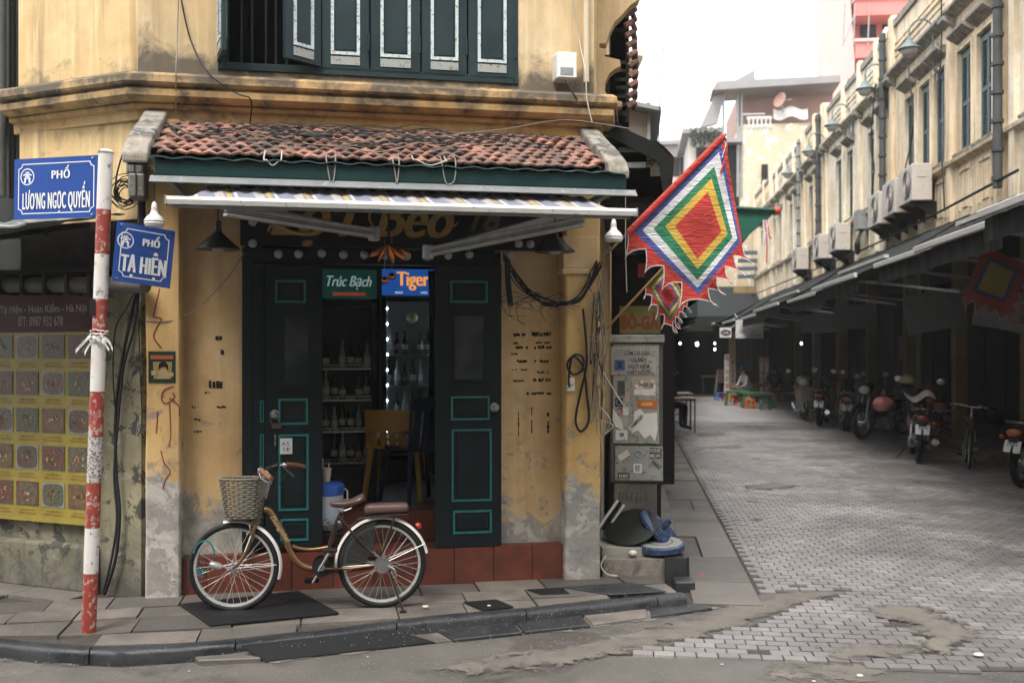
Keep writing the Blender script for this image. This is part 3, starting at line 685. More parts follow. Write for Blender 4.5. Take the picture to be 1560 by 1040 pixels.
tm.add([(x, y, z) for x, y, z in top] + [(x, y + (.004 if y < 0 else 0), z - th_) for x, y, z in top], [(0, 1, 2, 5), (5, 2, 3, 4), (11, 8, 7, 6), (10, 9, 8, 11)] + [(i, (i+1) % 6, (i+1) % 6 + 6, i + 6) for i in range(6)])
tile_me = tm.mesh('roof_tile', TILE); sl = math.atan2(ZT - ZE, OE); L_ = math.hypot(OE, ZT - ZE)
for r in range(rows_):
    d = .04 + (L_ - .04) * (r + .35) / rows_
    for i in range(33 if r % 2 else 32):
        x = rx0 + tw * (i + (.5 if r % 2 else 1.0)) + U(-.004, .004)
        y = -d * math.cos(sl); z = ZT - d * math.sin(sl) + .004 + U(0, .006)
        link('roof_tile', tile_me, (x, y + U(-.006, .006), z), lean, rot=Rx(math.degrees(sl) - 4 + U(-4, 5)) @ Rz(U(-5, 5)) @ Ry(U(-4, 4)))
cop = plaster('mossy_coping', (.24, .20, .15), (.40, .35, .28), base=.01, top=3.2, low=0, mould=.9, peel=1.3, streak=.7)
def coping(x0, x1, flip):
    pts = [(.02, ZT - .16), (.02, ZT + .06), (-.06, ZT + .055), (-.30, ZT - .07), (-.55, ZT - .19), (-.76, ZE + .07), (-.82, ZE + .0), (-.82, ZE - .06), (-.6, ZE - .03)]
    mb = MB().prism([(x0, a, b) for a, b in pts], (x1 - x0, 0, 0))
    build('coping', mb, cop, lean, bevel=.015, seg=2)
coping(rx0 - .15, rx0 + .0, 0); coping(rx1 - .0, rx1 + .14, 1)
# ---- green sheet-metal housing under the eaves
GSHEET = paint('green_sheet', (.05, .095, .092), .45, var=.25, sc=6, wear=.1, wc=(.2, .2, .18)); GDARK = paint('green_fascia', (.010, .036, .035), .4, var=.25, sc=4)
gx0, gx1 = F(230, 262, .92).x, F(957, 262, .92).x
gh = thing('awning_housing', 'long green metal awning housing under the tiled eaves with a grey lip', 'awning housing', ((gx0+gx1)/2, -.9, 2.75), FAC)
n = 120; build('top_sheet', MB().grid(lambda u, v: (gx0 + (gx1 - gx0) * u, -.50 - .47 * v, 2.985 - .075 * v + .006 * math.sin(u * n * .9)), n * 2, 1, (0, 0, -.006)), GSHEET, gh)
build('fascia', MB().box(gx0 + .02, gx1 - .02, -.945, -.90, 2.805, 2.90), GDARK, gh, bevel=.004)
build('lip', MB().prism([(gx0, -.90, 2.803), (gx0, -.948, 2.801), (gx0, -.995, 2.757), (gx0, -.985, 2.752), (gx0, -.91, 2.78)], (gx1 - gx0 + .04, 0, 0)), paint('lip_grey', (.17, .18, .18), .5, var=.3, wear=.1), gh)
build('bracket', MB().box(gx0 + .05, gx0 + .09, -.88, -.1, 2.80, 2.84), GREYMET, gh); build('bracket', MB().box(gx1 - .09, gx1 - .05, -.88, -.1, 2.80, 2.84), GREYMET, gh)
# ================================================================== things on the shop front
def fthing(name, label, cat, p, group=None): return thing(name, label, cat, p, FAC, group)
# ---- name board
a, b = F(366, 340, -.06), F(862, 340, -.06)
sgn = fthing('shop_sign', 'dark shop name board with gold script lettering under the striped awning', 'shop sign', ((a.x+b.x)/2, .05, 2.62))
zb = F(600, 378, -.06).z; zt = F(600, 292, -.06).z
build('board', MB().box(a.x, b.x, .05, .09, zb, zt + .12), paint('sign_board_black', (.014, .014, .014), .45, var=.4), sgn)
GOLD = paint('gold_lettering', (.50, .31, .08), .45, .2, var=.35, sc=12)
def let(s, px0, px1, py0, py1, o, m, par, name='lettering', bold=.02, shear=.35, fr=None, dy=.004, heavy=0):
    p0, p1 = F(px0, py1, o), F(px1, py0, o); mb = text_mb(s, p1.x - p0.x, p1.z - p0.z, bold, shear, heavy=heavy)
    return build(name, MB().merge(mb, T((p0.x+p1.x)/2, -o - dy, (p0.z+p1.z)/2)), m, par)
let('Lọ’i', 412, 545, 306, 374, -.047, GOLD, sgn, bold=.0, heavy=.022)
let('Béo', 572, 692, 303, 361, -.047, GOLD, sgn, bold=.0, heavy=.022)
let('18', 716, 766, 316, 352, -.047, paint('faded_gold', (.12, .085, .03), .5), sgn, bold=.02)
# swashes of the script
def stroke(px, o, r, m, par, name='swash', dy=.006, n=5):
    pts = smooth_path([tuple(F(x, y, o) + Vector((0, -dy, 0))) for x, y in px], n); rs = [r * (.45 + .55 * math.sin(math.pi * min(max(i / (len(pts)-1), .05), .95))) for i in range(len(pts))]
    return build(name, MB().tube(pts, rs, 5), m, par)
stroke([(408, 352), (414, 344), (428, 346), (445, 354), (470, 357), (482, 350)], -.047, .016, GOLD, sgn)
stroke([(568, 345), (562, 330), (570, 314), (582, 312)], -.047, .010, GOLD, sgn)
stroke([(684, 345), (692, 344), (699, 338)], -.047, .008, GOLD, sgn)
# ---- striped awning with folding arms
ob = 1.35; bx0, bx1 = F(254, 303, ob).x, F(968, 320, ob).x; zB = 2.60
aw = fthing('striped_awning', 'blue, yellow and white striped fabric awning with a white front bar over the shop doors', 'awning', ((bx0+bx1)/2, -ob, zB))
n = NT('striped_canvas', .8); p = n.pos((1, 1, 1), obj=True); u = n.xyz(p)[0]
f = n.math('FRACT', n.math('ADD', n.math('ADD', n.math('MULTIPLY', u, 4.3), n.math('MULTIPLY', n.xyz(n.pos((1, 1, 1), obj=True))[2], 2.2)), n.math('MULTIPLY', n.noise(n.pos((.5, .5, .5)), 2, 2), .25)))
cc = n.ramp(f, [(0, (.115, .13, .19)), (.36, (.29, .27, .25)), (.46, (.30, .25, .33)), (.50, (.29, .27, .25)), (.60, (.115, .13, .19)), (.66, (.33, .225, .055)), (.78, (.115, .13, .19)), (.84, (.28, .24, .33)), (.87, (.44, .42, .39)), (.93, (.115, .13, .19))], 'CONSTANT')
n.col(n.mix(n.math('MULTIPLY', n.noise(n.pos(), 9, 6), .35), cc, (.30, .26, .22))); CANVAS = n.m
build('canvas', MB().grid(lambda u, v: (bx0 + .15 * (1 - v) + .02 + (bx1 - bx0 - .04 - .33 * (1 - v)) * u, -.86 - (ob - .88) * v, 2.762 + (zB - 2.745) * v - .03 * math.sin(math.pi * v) + .006 * math.sin(u * 160) * (1 - v)), 160, 6, (0, 0, -.003)), CANVAS, aw, smooth=True)
build('front_bar', MB().prism([(bx0, -ob - .02, zB - .026), (bx0, -ob - .028, zB), (bx0, -ob - .015, zB + .018), (bx0, -ob + .02, zB + .018), (bx0, -ob + .03, zB - .02)], (bx1 - bx0, 0, 0)), WHITEP, aw)
build('under_bar', MB().box(bx0 + .02, bx1 - .02, -ob + .031, -ob + .07, zB - .035, zB + .0), GREYMET, aw)
build('end_cap', MB().box(bx0 - .008, bx0 - .001, -ob - .03, -ob + .035, zB - .03, zB + .022), GREYMET, aw); build('end_cap', MB().box(bx1 + .001, bx1 + .008, -ob - .03, -ob + .035, zB - .03, zB + .022), GREYMET, aw)
def arm(pa, pe, pb):
    A, E, B = Vector(pa), Vector(pe), Vector(pb)
    ar = build('arm', MB().bar(B, E + (B - E).normalized() * .03, .035, .055), GREYMET, aw, bevel=.006)
    d = (A - E).normalized(); up = Vector((0, 0, 1)); sd = d.cross(up).normalized(); m = MB()
    for k, (dz, hh, ww) in enumerate(((-.021, .022, .05), (0, .012, .04), (.02, .022, .05))): m.bar(E + Vector((0, 0, dz)), A + Vector((0, 0, dz)), ww, hh)
    build('forearm', m, ALU, aw, bevel=.004)
    build('elbow', MB().cyl(E + Vector((0, 0, -.045)), E + Vector((0, 0, .045)), .038, n=14), ALU, aw, bevel=.004)
arm(F(343, 321, 1.28), F(570, 356, .62), F(372, 316, .25)); arm(F(890, 337, 1.28), F(652, 384, .66), F(862, 326, .22))
# ---- rolled valance edge under the eaves, rough pole
# ---- bare globe bulbs round the sign
BULB = NT('frosted_globe', .28); BULB.col((.30, .31, .31)); BULB = BULB.m
bulb0 = None
BN = ['upper globe bulb at the left edge of the shop name board', 'lower globe bulb at the left edge of the shop name board'] + [o_ + ' globe bulb from the left in the straight row over the doors' for o_ in ('first', 'second', 'third', 'fourth', 'fifth', 'sixth', 'seventh', 'eighth', 'ninth', 'tenth')] + ['pale globe bulb just under the right awning arm', 'globe bulb beside the right cone pendant', 'dull globe bulb hanging below the elbow of the right awning arm']
spots = [(385, 338), (385, 371), (424, 387), (455, 387), (490, 386), (523, 388), (555, 388), (587, 389), (620, 390), (683, 389), (715, 388), (778, 387), (790, 371), (808, 372), (651, 391)]
for i, (px, py) in enumerate(spots):
    p = F(px, py, .10)
    if bulb0 is None:
        bulb0 = fthing('globe_bulb', BN[0], 'light bulb', p, 'globe bulbs around the shop name board')
        bg_ = MB().ball(p, .030, 14); build('globe', bg_, BULB, bulb0, smooth=True)
        build('socket', MB().cyl(p + Vector((0, .03, .0)), p + Vector((0, .14, .0)), .014, n=8), DARKGREEN, bulb0)
    else: dup(bulb0, FAC @ T(*p), BN[i])
# ---- pendant lamps
def white_pendant(px, py, o, label):
    p = F(px, py, o); t = fthing('pendant_lamp', label, 'lamp', p, 'white ceramic pendants at the awning ends')
    build('shade', MB().lathe([(.001, .0), (.052, .0), (.056, .012), (.056, .04), (.046, .055), (.024, .075), (.017, .10), (.019, .105), (.017, .12), (.012, .14), (.001, .15)], p, 20), paint('ceramic_white', (.62, .58, .53), .35, var=.12), t, smooth=True)
    build('ribs', MB().lathe([(.058, .012), (.060, .016), (.058, .020)], p, 20).lathe([(.058, .028), (.060, .032), (.058, .036)], p, 20), WHITEP, t)
    build('cord', MB().tube([p + Vector((0, 0, .15)), p + Vector((0, 0, .32))], .003, 5), CABLE, t)
white_pendant(235, 345, .95, 'white ceramic pendant lamp hanging above the smaller street sign'); white_pendant(935, 368, .95, 'white ceramic pendant lamp hanging by the flag pole at the right corner')
p = Vector((F(876, 383, .95).x + .55, -1.0, 2.38)); 
def dark_pendant(px, py, label):
    p = F(px, py, .30); t = fthing('pendant_lamp', label, 'lamp', p, 'dark cone pendants beneath the awning')
    build('shade', MB().lathe([(.145, .0), (.14, .012), (.05, .09), (.03, .11), (.022, .13), (.022, .19), (.001, .195)], p, 24), paint('dark_enamel', (.02, .02, .02), .4), t, smooth=True)
    build('bulb', MB().ball(p + Vector((0, 0, .012)), .05, 12, (1, 1, .6)), BULB, t, smooth=True)
    build('cord', MB().tube([p + Vector((0, 0, .19)), p + Vector((0, 0, .5))], .004, 5), CABLE, t)
dark_pendant(332, 380, 'dark cone pendant lamp at the left end under the awning'); dark_pendant(845, 384, 'dark cone pendant lamp at the right end under the awning')
# ---- copper lily lamp and copper balls
COPPER = NT('polished_copper', .25, 1.0).col((.62, .22, .08)).m
p = F(592, 372, .2); cl = fthing('copper_lily_lamp', 'copper leaf-shaped pendant lamp hanging in front of the doorway', 'lamp', p)
for (ax_, tx) in ((( -.12, -.02, -.08), 1), ((-.06, -.05, -.10), 1), ((.09, -.03, -.09), 1), ((.13, .0, -.06), 1), ((.02, .05, -.09), 1)):
    q = p + Vector(ax_); d = Vector(ax_).normalized()
    build('petal', MB().lathe([(.004, -.0), (.024, .04), (.030, .08), (.022, .12), (.006, .15)], p + d * .01, 8, tuple(d), sx=1, sy=.5), COPPER, cl, smooth=True)
build('stem', MB().cyl(p, p + Vector((0, 0, .35)), .008, n=8), CABLE, cl)
for (px, py) in ((586, 427), (597, 421)):
    q = F(px, py, .2 if px < 590 else .12); bb = fthing('copper_ball', 'small copper ball hanging low on a cord, ' + ('nearer the green beer sign' if px < 590 else 'nearer the blue beer sign'), 'ornament', q, 'copper balls hanging in the doorway')
    build('ball', MB().lathe([(.001, -.026), (.016, -.022), (.028, -.006), (.028, .004), (.018, .02), (.006, .026), (.001, .03)], q, 14), COPPER, bb, smooth=True)
    build('cord', MB().tube([q + Vector((0, 0, .028)), q + Vector((0, 0, .28))], .0025, 4), CABLEG, bb)
# ---- boxes, pipes and cables on the walls
p = F(862, 101, .12); wb = fthing('junction_box', 'white plastic junction box on the upper wall beside the shutters', 'junction box', p)
w_, h_ = .073, .093
build('box', MB().box(p.x - w_, p.x + w_, -.13, 0.0, p.z - h_, p.z + h_), WHITEP, wb, bevel=.008, seg=2)
build('lid', MB().box(p.x - w_ + .01, p.x + w_ + .004, -.142, -.131, p.z - h_ + .006, p.z + h_ + .004), paint('lid_white', (.74, .73, .71), .5, var=.08), wb, bevel=.004)
build('label_plate', MB().box(p.x - .045, p.x + .05, -.1445, -.1425, p.z - .07, p.z - .015), GREYMET, wb)
def pipe(name, label, cat, pts, r, m, n=10, grp=None):
    return build(name, MB().tube(pts, r, n), m, None, FAC, smooth=True, label=label, cat=cat, group=grp)
a, b = F(893, 2, .03), F(893, 126, .03)
pipe('conduit', 'cream plastic conduit running up the right edge of the upper wall', 'conduit', [(a.x, -.035, 5.6), (a.x, -.035, b.z)], .022, CREAM)
def cable(label, pts, r=.005, m=None, n=8, name='cable', cat='cable', grp=None, seg=6):
    return build(name, MB().tube(smooth_path(pts, n), r, seg), m or CABLE, None, FAC, smooth=True, label=label, cat=cat, group=grp)
cable('thin grey cable hanging straight down the upper wall onto the roof tiles', [F(272, -10, .03), F(270, 60, .05), F(268, 105, .19), F(268, 180, .06)], .004, CABLEG)
cable('dark cable slanting from the upper wall down to the tiled roof', [F(274, -10, .03), F(290, 60, .04), F(318, 112, .19), F(360, 142, .17), F(382, 152, .17), F(381, 186, .06)], .0055)
cable('dark cable slung down the right end of the cornice', [F(862, 122, .14), F(875, 145, .19), F(885, 160, .12), F(893, 180, .05)], .006)
cable('pale cable running down past the end of the cornice', [F(872, -5, .03), F(882, 60, .04), F(892, 110, .20), F(894, 150, .22), F(902, 186, .22)], .005, CABLEW)
cable('thin line strung low over the tiled roof', [F(640, 210, .15), F(760, 198, .4), F(860, 183, .3), F(960, 196, .5)], .003, CABLEG)
# cable tangle lying on the tiles
TANC = paint('cable_tan', (.26, .17, .09), .7, bump=0)
tg = fthing('cable_tangle', 'tangle of thin cables lying across the roof tiles', 'cable tangle', F(500, 215, .4))
def rz(o): return ZT - (ZT - ZE) * o / OE + .03
for k in range(17):
    x0 = U(-2.3, -.9); ln = U(.5, 1.5); o0 = U(.2, .62); pts = []
    for i in range(9):
        t = i / 8; oo = min(max(o0 + .12 * math.sin(t * 5 + k) + U(-.05, .05), .08), .76); pts.append((x0 + ln * t, -oo, rz(oo) + .012 + U(0, .035)))
    build('cable', MB().tube(smooth_path(pts, 3), U(.0025, .0045), 4), rnd.choice([CABLE, CABLEG, CABLE, CABLE, TANC]), tg)
for k in range(3):
    q = F(468 + 14 * k, 220 + 3 * k, .45); build('splice', MB().ball((q.x, q.y, rz(.45) + .03), .03, 8, (1.8, .8, .6)), CABLE, tg)
# hanging loops over the fascia
for i, (a, w_, yb, m) in enumerate(((402, 26, 252, CABLEW), (497, 14, 280, CABLEG), (598, 10, 280, CABLEG), (630, 50, 252, CABLEW), (672, 22, 281, CABLEG))):
    q0, q1, q2 = F(a, 238, .93), F(a + w_ * .5, yb, .96), F(a + w_, 240, .93)
    cable(['short pale cable loop hanging over the left half of the green fascia', 'thin grey wire loop on the fascia right of the cable tangle', 'lone thin wire hanging down the middle of the green fascia', 'wide shallow cable loop on the fascia', 'narrow wire loop hanging on the fascia right of the wide one'][i],
          [(q0.x, -.80, 3.0), tuple(q0 + Vector((0, 0, -.02))), (q0.x + .02, q1.y, q1.z + .03), tuple(q1), (q2.x - .01, q1.y, q1.z + .03), tuple(q2 + Vector((0, 0, -.02))), (q2.x, -.8, 3.0)], .004, m, 5, 'wire_loop', 'cable', seg=5)
# sagging bundle from the door head to the corner, with many loose ends
tg = fthing('cable_bundle', 'sagging bundle of black cables across the wall right of the doors', 'cable bundle', F(850, 470, .1))
A0, B0, C0 = F(768, 390, -.02), F(862, 462, .12), F(913, 400, .1)
for k in range(9):
    j = lambda: Vector((U(-.02, .02), U(-.012, .012), U(-.03, .03)))
    build('cable', MB().tube(smooth_path([A0 + j(), F(790, 430, -.04) + j(), F(825, 459, .0) + j(), B0 + j()*.5, F(888, 448, .11) + j(), C0 + j()], 5), U(.004, .007), 5), CABLE, tg)
for k in range(22):
    c = F(U(785, 860), U(452, 470), .08); r1, r2 = U(.04, .14), U(.03, .09)
    pts = [c + Vector((r1 * math.cos(a) , -.02 + U(-.02, .01), r2 * math.sin(a) - .03)) for a in [U(0, 1) + q * 1.1 for q in range(int(U(3, 6)))]]
    build('loose_end', MB().tube(smooth_path(pts, 4), .0022, 4), rnd.choice([CABLE, CABLE, CABLEG]), tg)
build('trunk', MB().tube(smooth_path([F(773, 396, .0), F(774, 430, .01), F(778, 466, .0)], 4), .022, 7), CABLE, tg)
# coil of black hose on the right pilaster and the down-wires
q = [F(888, 470, .10), F(893, 520, .10), F(893, 560, .1), F(884, 600, .09), F(877, 640, .09), F(885, 657, .09), F(897, 640, .09), F(894, 600, .09), F(889, 560, .1), F(874, 543, .1), F(864, 556, .1), F(873, 570, .1), F(887, 563, .1), F(888, 545, .1), F(874, 541, .1), F(868, 560, .1), F(867, 590, .09)]
cable('black cable looped in a coil on the right pilaster', q, .009, None, 6, 'cable_coil')
p = F(869, 590, .08); tg2 = fthing('wall_socket', 'small white socket dangling on the right pilaster', 'socket', p)
build('socket', MB().box(p.x - .03, p.x + .03, -.095, -.065, p.z - .03, p.z + .02), WHITEP, tg2, bevel=.006); build('plug', MB().box(p.x - .012, p.x + .022, -.115, -.096, p.z + .022, p.z + .07), WHITEP, tg2, bevel=.004)
tg = fthing('cable_bundle', 'loose hanging cables at the right corner of the house', 'cable bundle', F(916, 500, .1))
for k in range(16):
    x = U(898, 921); y = U(400, 470); pts = []
    for i in range(7): pts.append(F(x + U(-7, 7) * (i > 0), y + i * U(18, 38), .09 + U(0, .03)))
    build('cable', MB().tube(smooth_path(pts, 4), U(.002, .0045), 4), rnd.choice([CABLE, CABLEG, CABLEG, CABLEW]), tg)
for (x0, y0, x1, y1, x2, y2) in ((915, 560, 945, 610, 958, 625), (915, 620, 930, 640, 922, 660), (914, 640, 934, 648, 918, 664)):
    build('cable', MB().tube(smooth_path([F(x0, y0, .1), F(x1, y1, .16), F(x2, y2, .12)], 6), .005, 5), CABLEW, tg)
cable('long pale line hanging from the awning end beside the flag', [F(953, 300, .5), F(953, 380, .5), F(955, 445, .5)], .004, CABLEW)
# meters and wiring at the left corner
mt = fthing('meter_box', 'grey electricity meter boxes with coiled cables at the left corner of the roof', 'meter box', F(202, 270, .0))
for (x0, y0, x1, y1) in ((193, 233, 220, 266), (196, 265, 222, 302)):
    a, b = F(x0, y1, .16), F(x1, y0, .16)
    build('meter', MB().box(a.x, b.x, -.20, -.04, a.z, b.z), paint('meter_grey', (.16, .15, .13), .5, var=.4, sc=16, wear=.15), mt, bevel=.015, seg=2)
    build('seam', MB().box((a.x+b.x)/2 - .004, (a.x+b.x)/2 + .004, -.206, -.2, a.z + .01, b.z - .01), CABLE, mt)
for k in range(12):
    c = F(U(183, 196), U(282, 300), .05); r = U(.05, .11)
    build('cable', MB().tube([c + Vector((r * math.cos(a) , U(-.02, .02), r * 1.1 * math.sin(a))) for a in [i * math.pi / 6 for i in range(12)]], .004, 4, closed=True), CABLE, mt)
build('riser', MB().tube([F(217, 235, .02), F(216, 330, .03), F(214, 420, .04)], .03, 6), CABLE, mt)
build('riser', MB().tube(smooth_path([F(176, 305, .02), F(178, 265, .06), F(195, 215, .1), F(218, 190, .15), F(250, 186, .2), F(275, 210, .5)], 6), .006, 5), CABLE, mt)
# cables running down the grimy side wall
for i, (pts, r) in enumerate((([(206, 440), (196, 480), (180, 560), (172, 640), (173, 720), (178, 780), (172, 850), (155, 905)], .012), ([(208, 440), (200, 500), (184, 560), (176, 640), (170, 720), (174, 790), (166, 850), (152, 905)], .009),
                              ([(209, 430), (188, 470), (172, 500), (168, 560), (171, 620)], .005), ([(207, 470), (209, 560), (212, 640), (205, 665)], .004))):
    o = build('cable', MB().tube(smooth_path([tuple(L(x + 4, y, .03 + .008 * i)) for x, y in pts], 6), r, 6), CABLE, None, LEFT, smooth=True)
    tag(o, ['thick black cable running down the grimy wall behind the red and white post', 'second black cable beside the thick one on the grimy wall', 'thin black cable curling off to the left on the grimy wall', 'thin black cable down the edge of the left pilaster'][i], 'cable')
# sagging thin cable from the poster pier into the shop front
cable('thin cable sagging over the wall left of the doors', [F(222, 490, .06), F(262, 488, .06), F(300, 470, -.02), F(345, 425, .0), F(372, 385, .02)], .004, CABLEG)
# ---- poster on the left pier: plain stand-in figure
p0, p1 = F(226, 583, .064), F(267, 535, .064)
ps = fthing('poster', 'small dark green poster with an orange headline on the left pilaster', 'poster', ((p0.x+p1.x)/2, -.066, p0.z))
def flatq(name, px, o, m, par):  # flat printed shape at a given plane
    return build(name, MB().prism([tuple(F(a, b, o)) for a, b in px], (0, .0015, 0)), m, par)
PG = paint('poster_green', (.012, .045, .032), .6, var=.3, sc=30); PO = paint('poster_orange', (.45, .10, .03), .6); PCr = paint('poster_cream', (.50, .36, .20), .6)
build('sheet', MB().box(p0.x, p1.x, -.066, -.0635, p0.z, p1.z), PG, ps)
flatq('headline', [(229, 541), (264, 541), (264, 547), (229, 547)], .0675, PO, ps)
flatq('panel', [(233, 551), (262, 551), (261, 577), (234, 577)], .0675, paint('poster_yellow', (.38, .26, .09), .6), ps)
flatq('figure', [(240, 577), (242, 566), (247, 562), (248, 560), (252, 562), (256, 567), (258, 577)], .0690, PCr, ps)
flatq('head_of_hair', [(241, 563), (242, 554), (247, 550), (252, 551), (256, 556), (256, 565), (252, 558), (245, 559)], .0700, BLACK, ps)
flatq('bubble', [(230, 565), (237, 564), (238, 570), (231, 572)], .0690, PCr, ps); flatq('bubble', [(255, 568), (264, 567), (264, 573), (256, 574)], .0690, PCr, ps)
# red graffiti lines and torn black notices: print on the wall
RED = paint('red_spray', (.30, .05, .035), .8, var=.4, sc=40)
gf = fthing('graffiti', 'red spray-painted squiggles on the left pilaster above and below the poster', 'graffiti', F(245, 640, .064))
for pts in ([(243, 440), (236, 470), (234, 482), (246, 486), (239, 498), (234, 514), (246, 530)], [(264, 588), (250, 594), (246, 608), (254, 614), (266, 604), (262, 598)], [(258, 606), (272, 618), (273, 632)], [(240, 627), (239, 645), (238, 660)], [(258, 612), (260, 660), (257, 680)],
            [(245, 686), (250, 705), (259, 718), (252, 730), (248, 745)]):
    build('line', MB().tube(smooth_path([tuple(F(x, y, .063)) for x, y in pts], 5), .0045, 5), RED, gf)
dk = paint('peeled_black', (.022, .019, .016), .8)
tn = fthing('notice_remains', 'rows of peeled black notice remains on the wall right of the doors', 'notice', F(810, 560, -.10))
def rag(x0, x1, y, h, par, o=-.10, nn=10):
    mb = MB(); a = F(x0, y, o); b = F(x1, y, o); hh = h / 215
    for i in range(nn):
        if rnd.random() < .22: continue
        u0 = a.x + (b.x - a.x) * i / nn; u1 = u0 + (b.x - a.x) / nn * U(.7, 1.05); z = a.z + U(-.2, .2) * hh; k = U(.5, 1.1)
        mb.prism([(u0, -o - .001, z - hh*k/2), (u1, -o - .001, z - hh*U(.4, .6)), (u1, -o - .001, z + hh*k/2), ((u0+u1)/2, -o - .001, z + hh*U(.4, .7)), (u0, -o - .001, z + hh*k/2)], (0, -.0015, 0))
    if mb.v: build('scrap', mb, dk, par)
for (x0, x1, y, h) in ((780, 801, 510, 5), (810, 840, 509, 6), (782, 790, 523, 4), (816, 840, 522, 3), (785, 805, 529, 4), (814, 840, 529, 5), (779, 790, 539, 3), (786, 803, 550, 4), (814, 841, 550, 4), (780, 806, 563, 2), (818, 837, 567, 3), (812, 839, 579, 5), (782, 800, 580, 3), (802, 840, 599, 4)): rag(x0, x1, y, h, tn)
def ragv(x, y0, y1, w_, par, o=-.10):
    mb = MB(); n = 6
    for i in range(n):
        if rnd.random() < .3: continue
        a = F(x, y0 + (y1-y0)*i/n, o); b = F(x, y0 + (y1-y0)*(i+.9)/n, o); ww = w_ / 430 * U(.5, 1.2); mb.prism([(a.x-ww, -o - .001, a.z), (a.x+ww, -o-.001, a.z), (b.x+ww*.8, -o-.001, b.z), (b.x-ww, -o-.001, b.z)], (0, -.0015, 0))
    if mb.v: build('scrap', mb, dk, par)
for x, y0, y1, w_ in ((790, 620, 664, 2), (810, 620, 660, 2), (835, 622, 660, 4)): ragv(x, y0, y1, w_, tn)
tn = fthing('notice_remains', 'small black notice scraps on the wall left of the doors', 'notice', F(330, 570, -.10))
for (x0, x1, y, h) in ((328, 350, 514, 6), (330, 342, 538, 8), (318, 340, 586, 12), (312, 320, 598, 3), (330, 345, 620, 3), (292, 300, 620, 4), (290, 312, 639, 3), (295, 312, 657, 3)): rag(x0, x1, y, h, tn, nn=4)

# ================================================================== left of the corner
mn = thing('menu_banner', 'large yellow food menu banner with rows of dish photos and an address strip', 'banner', L(60, 790, .03), LEFT)
bl, br, bt, bb_ = L(-60, 600, .03).x, L(140, 600, .03).x, L(80, 448, .03).z, L(80, 796, .03).z
hz = L(80, 506, .03).z
build('sheet', MB().box(bl, br, -.034, -.028, bb_, hz), paint('menu_yellow', (.33, .26, .03), .45, var=.3, sc=8), mn)
build('header_strip', MB().box(bl, br, -.036, -.028, hz, bt), paint('menu_maroon', (.060, .006, .005), .5, var=.3), mn)
TX = paint('menu_text_pale', (.36, .32, .30), .6)
m1 = text_mb('ĐC: 18 Tạ Hiện - Hoàn Kiếm - Hà Nội', (L(133, 470, .03).x - L(-30, 470, .03).x), .085, .01); build('lettering', MB().merge(m1, T((L(133, 470, .03).x + L(-30, 470, .03).x)/2, -.038, L(70, 470, .03).z)), TX, mn)
m1 = text_mb('ĐT: 0987 932 678', (L(97, 488, .03).x - L(29, 488, .03).x), .072, .01); build('lettering', MB().merge(m1, T((L(97, 488, .03).x + L(29, 488, .03).x)/2, -.038, L(63, 489, .03).z)), TX, mn)
def food(name, cols):
    n = NT(name, .4); p = n.pos(obj=True); v = n.vor(p, 34, out='Color'); a = n.noise(p, 26, 6, .75, 1.5); b = n.noise(p, 60, 4, .7)
    c = n.ramp(a, [(.30, cols[0]), (.42, cols[1]), (.52, cols[2]), (.62, cols[3]), (.72, cols[1])]); c = n.mix(.35, c, n.mix(.8, v, cols[2])); r = n.vor(p, .001)
    L_ = n.nd('ShaderNodeVectorMath', operation='LENGTH'); n.con(L_.inputs[0], n.pos((1, 0, 1), obj=True)); n.col(n.mix(n.ramp(b, [(.35, 0), (.6, 1)]), tuple(q * .25 for q in cols[1]), n.mix(.35, c, (0, 0, 0)))); return n.m
foods = [food('dish_red', [(.20, .03, .01), (.30, .09, .03), (.12, .015, .01), (.35, .20, .10)]), food('dish_green', [(.02, .05, .015), (.07, .10, .03), (.22, .18, .10), (.03, .03, .015)]),
         food('dish_brown', [(.12, .05, .02), (.26, .14, .06), (.05, .02, .012), (.32, .24, .14)]), food('dish_pale', [(.36, .32, .24), (.30, .09, .04), (.10, .12, .04), (.42, .38, .30)]), food('dish_orange', [(.36, .13, .03), (.42, .24, .08), (.15, .04, .01), (.05, .07, .02)])]
GARN = [paint('garnish', c, .6, var=.4, sc=60) for c in ((.32, .05, .02), (.05, .10, .02), (.40, .30, .16), (.10, .05, .02), (.42, .16, .05), (.45, .42, .34))]
PLATE = paint('plate_white', (.26, .26, .25), .4); CAPT = paint('caption_dark', (.10, .055, .01), .6); CAPR = paint('caption_red', (.36, .055, .015), .6)
cw = (L(104, 600, .03).x - L(64, 600, .03).x); x0c = L(65, 600, .03).x; rowsy = [(510, 546), (566, 602), (622, 659), (679, 716), (735, 772)]; k = 0
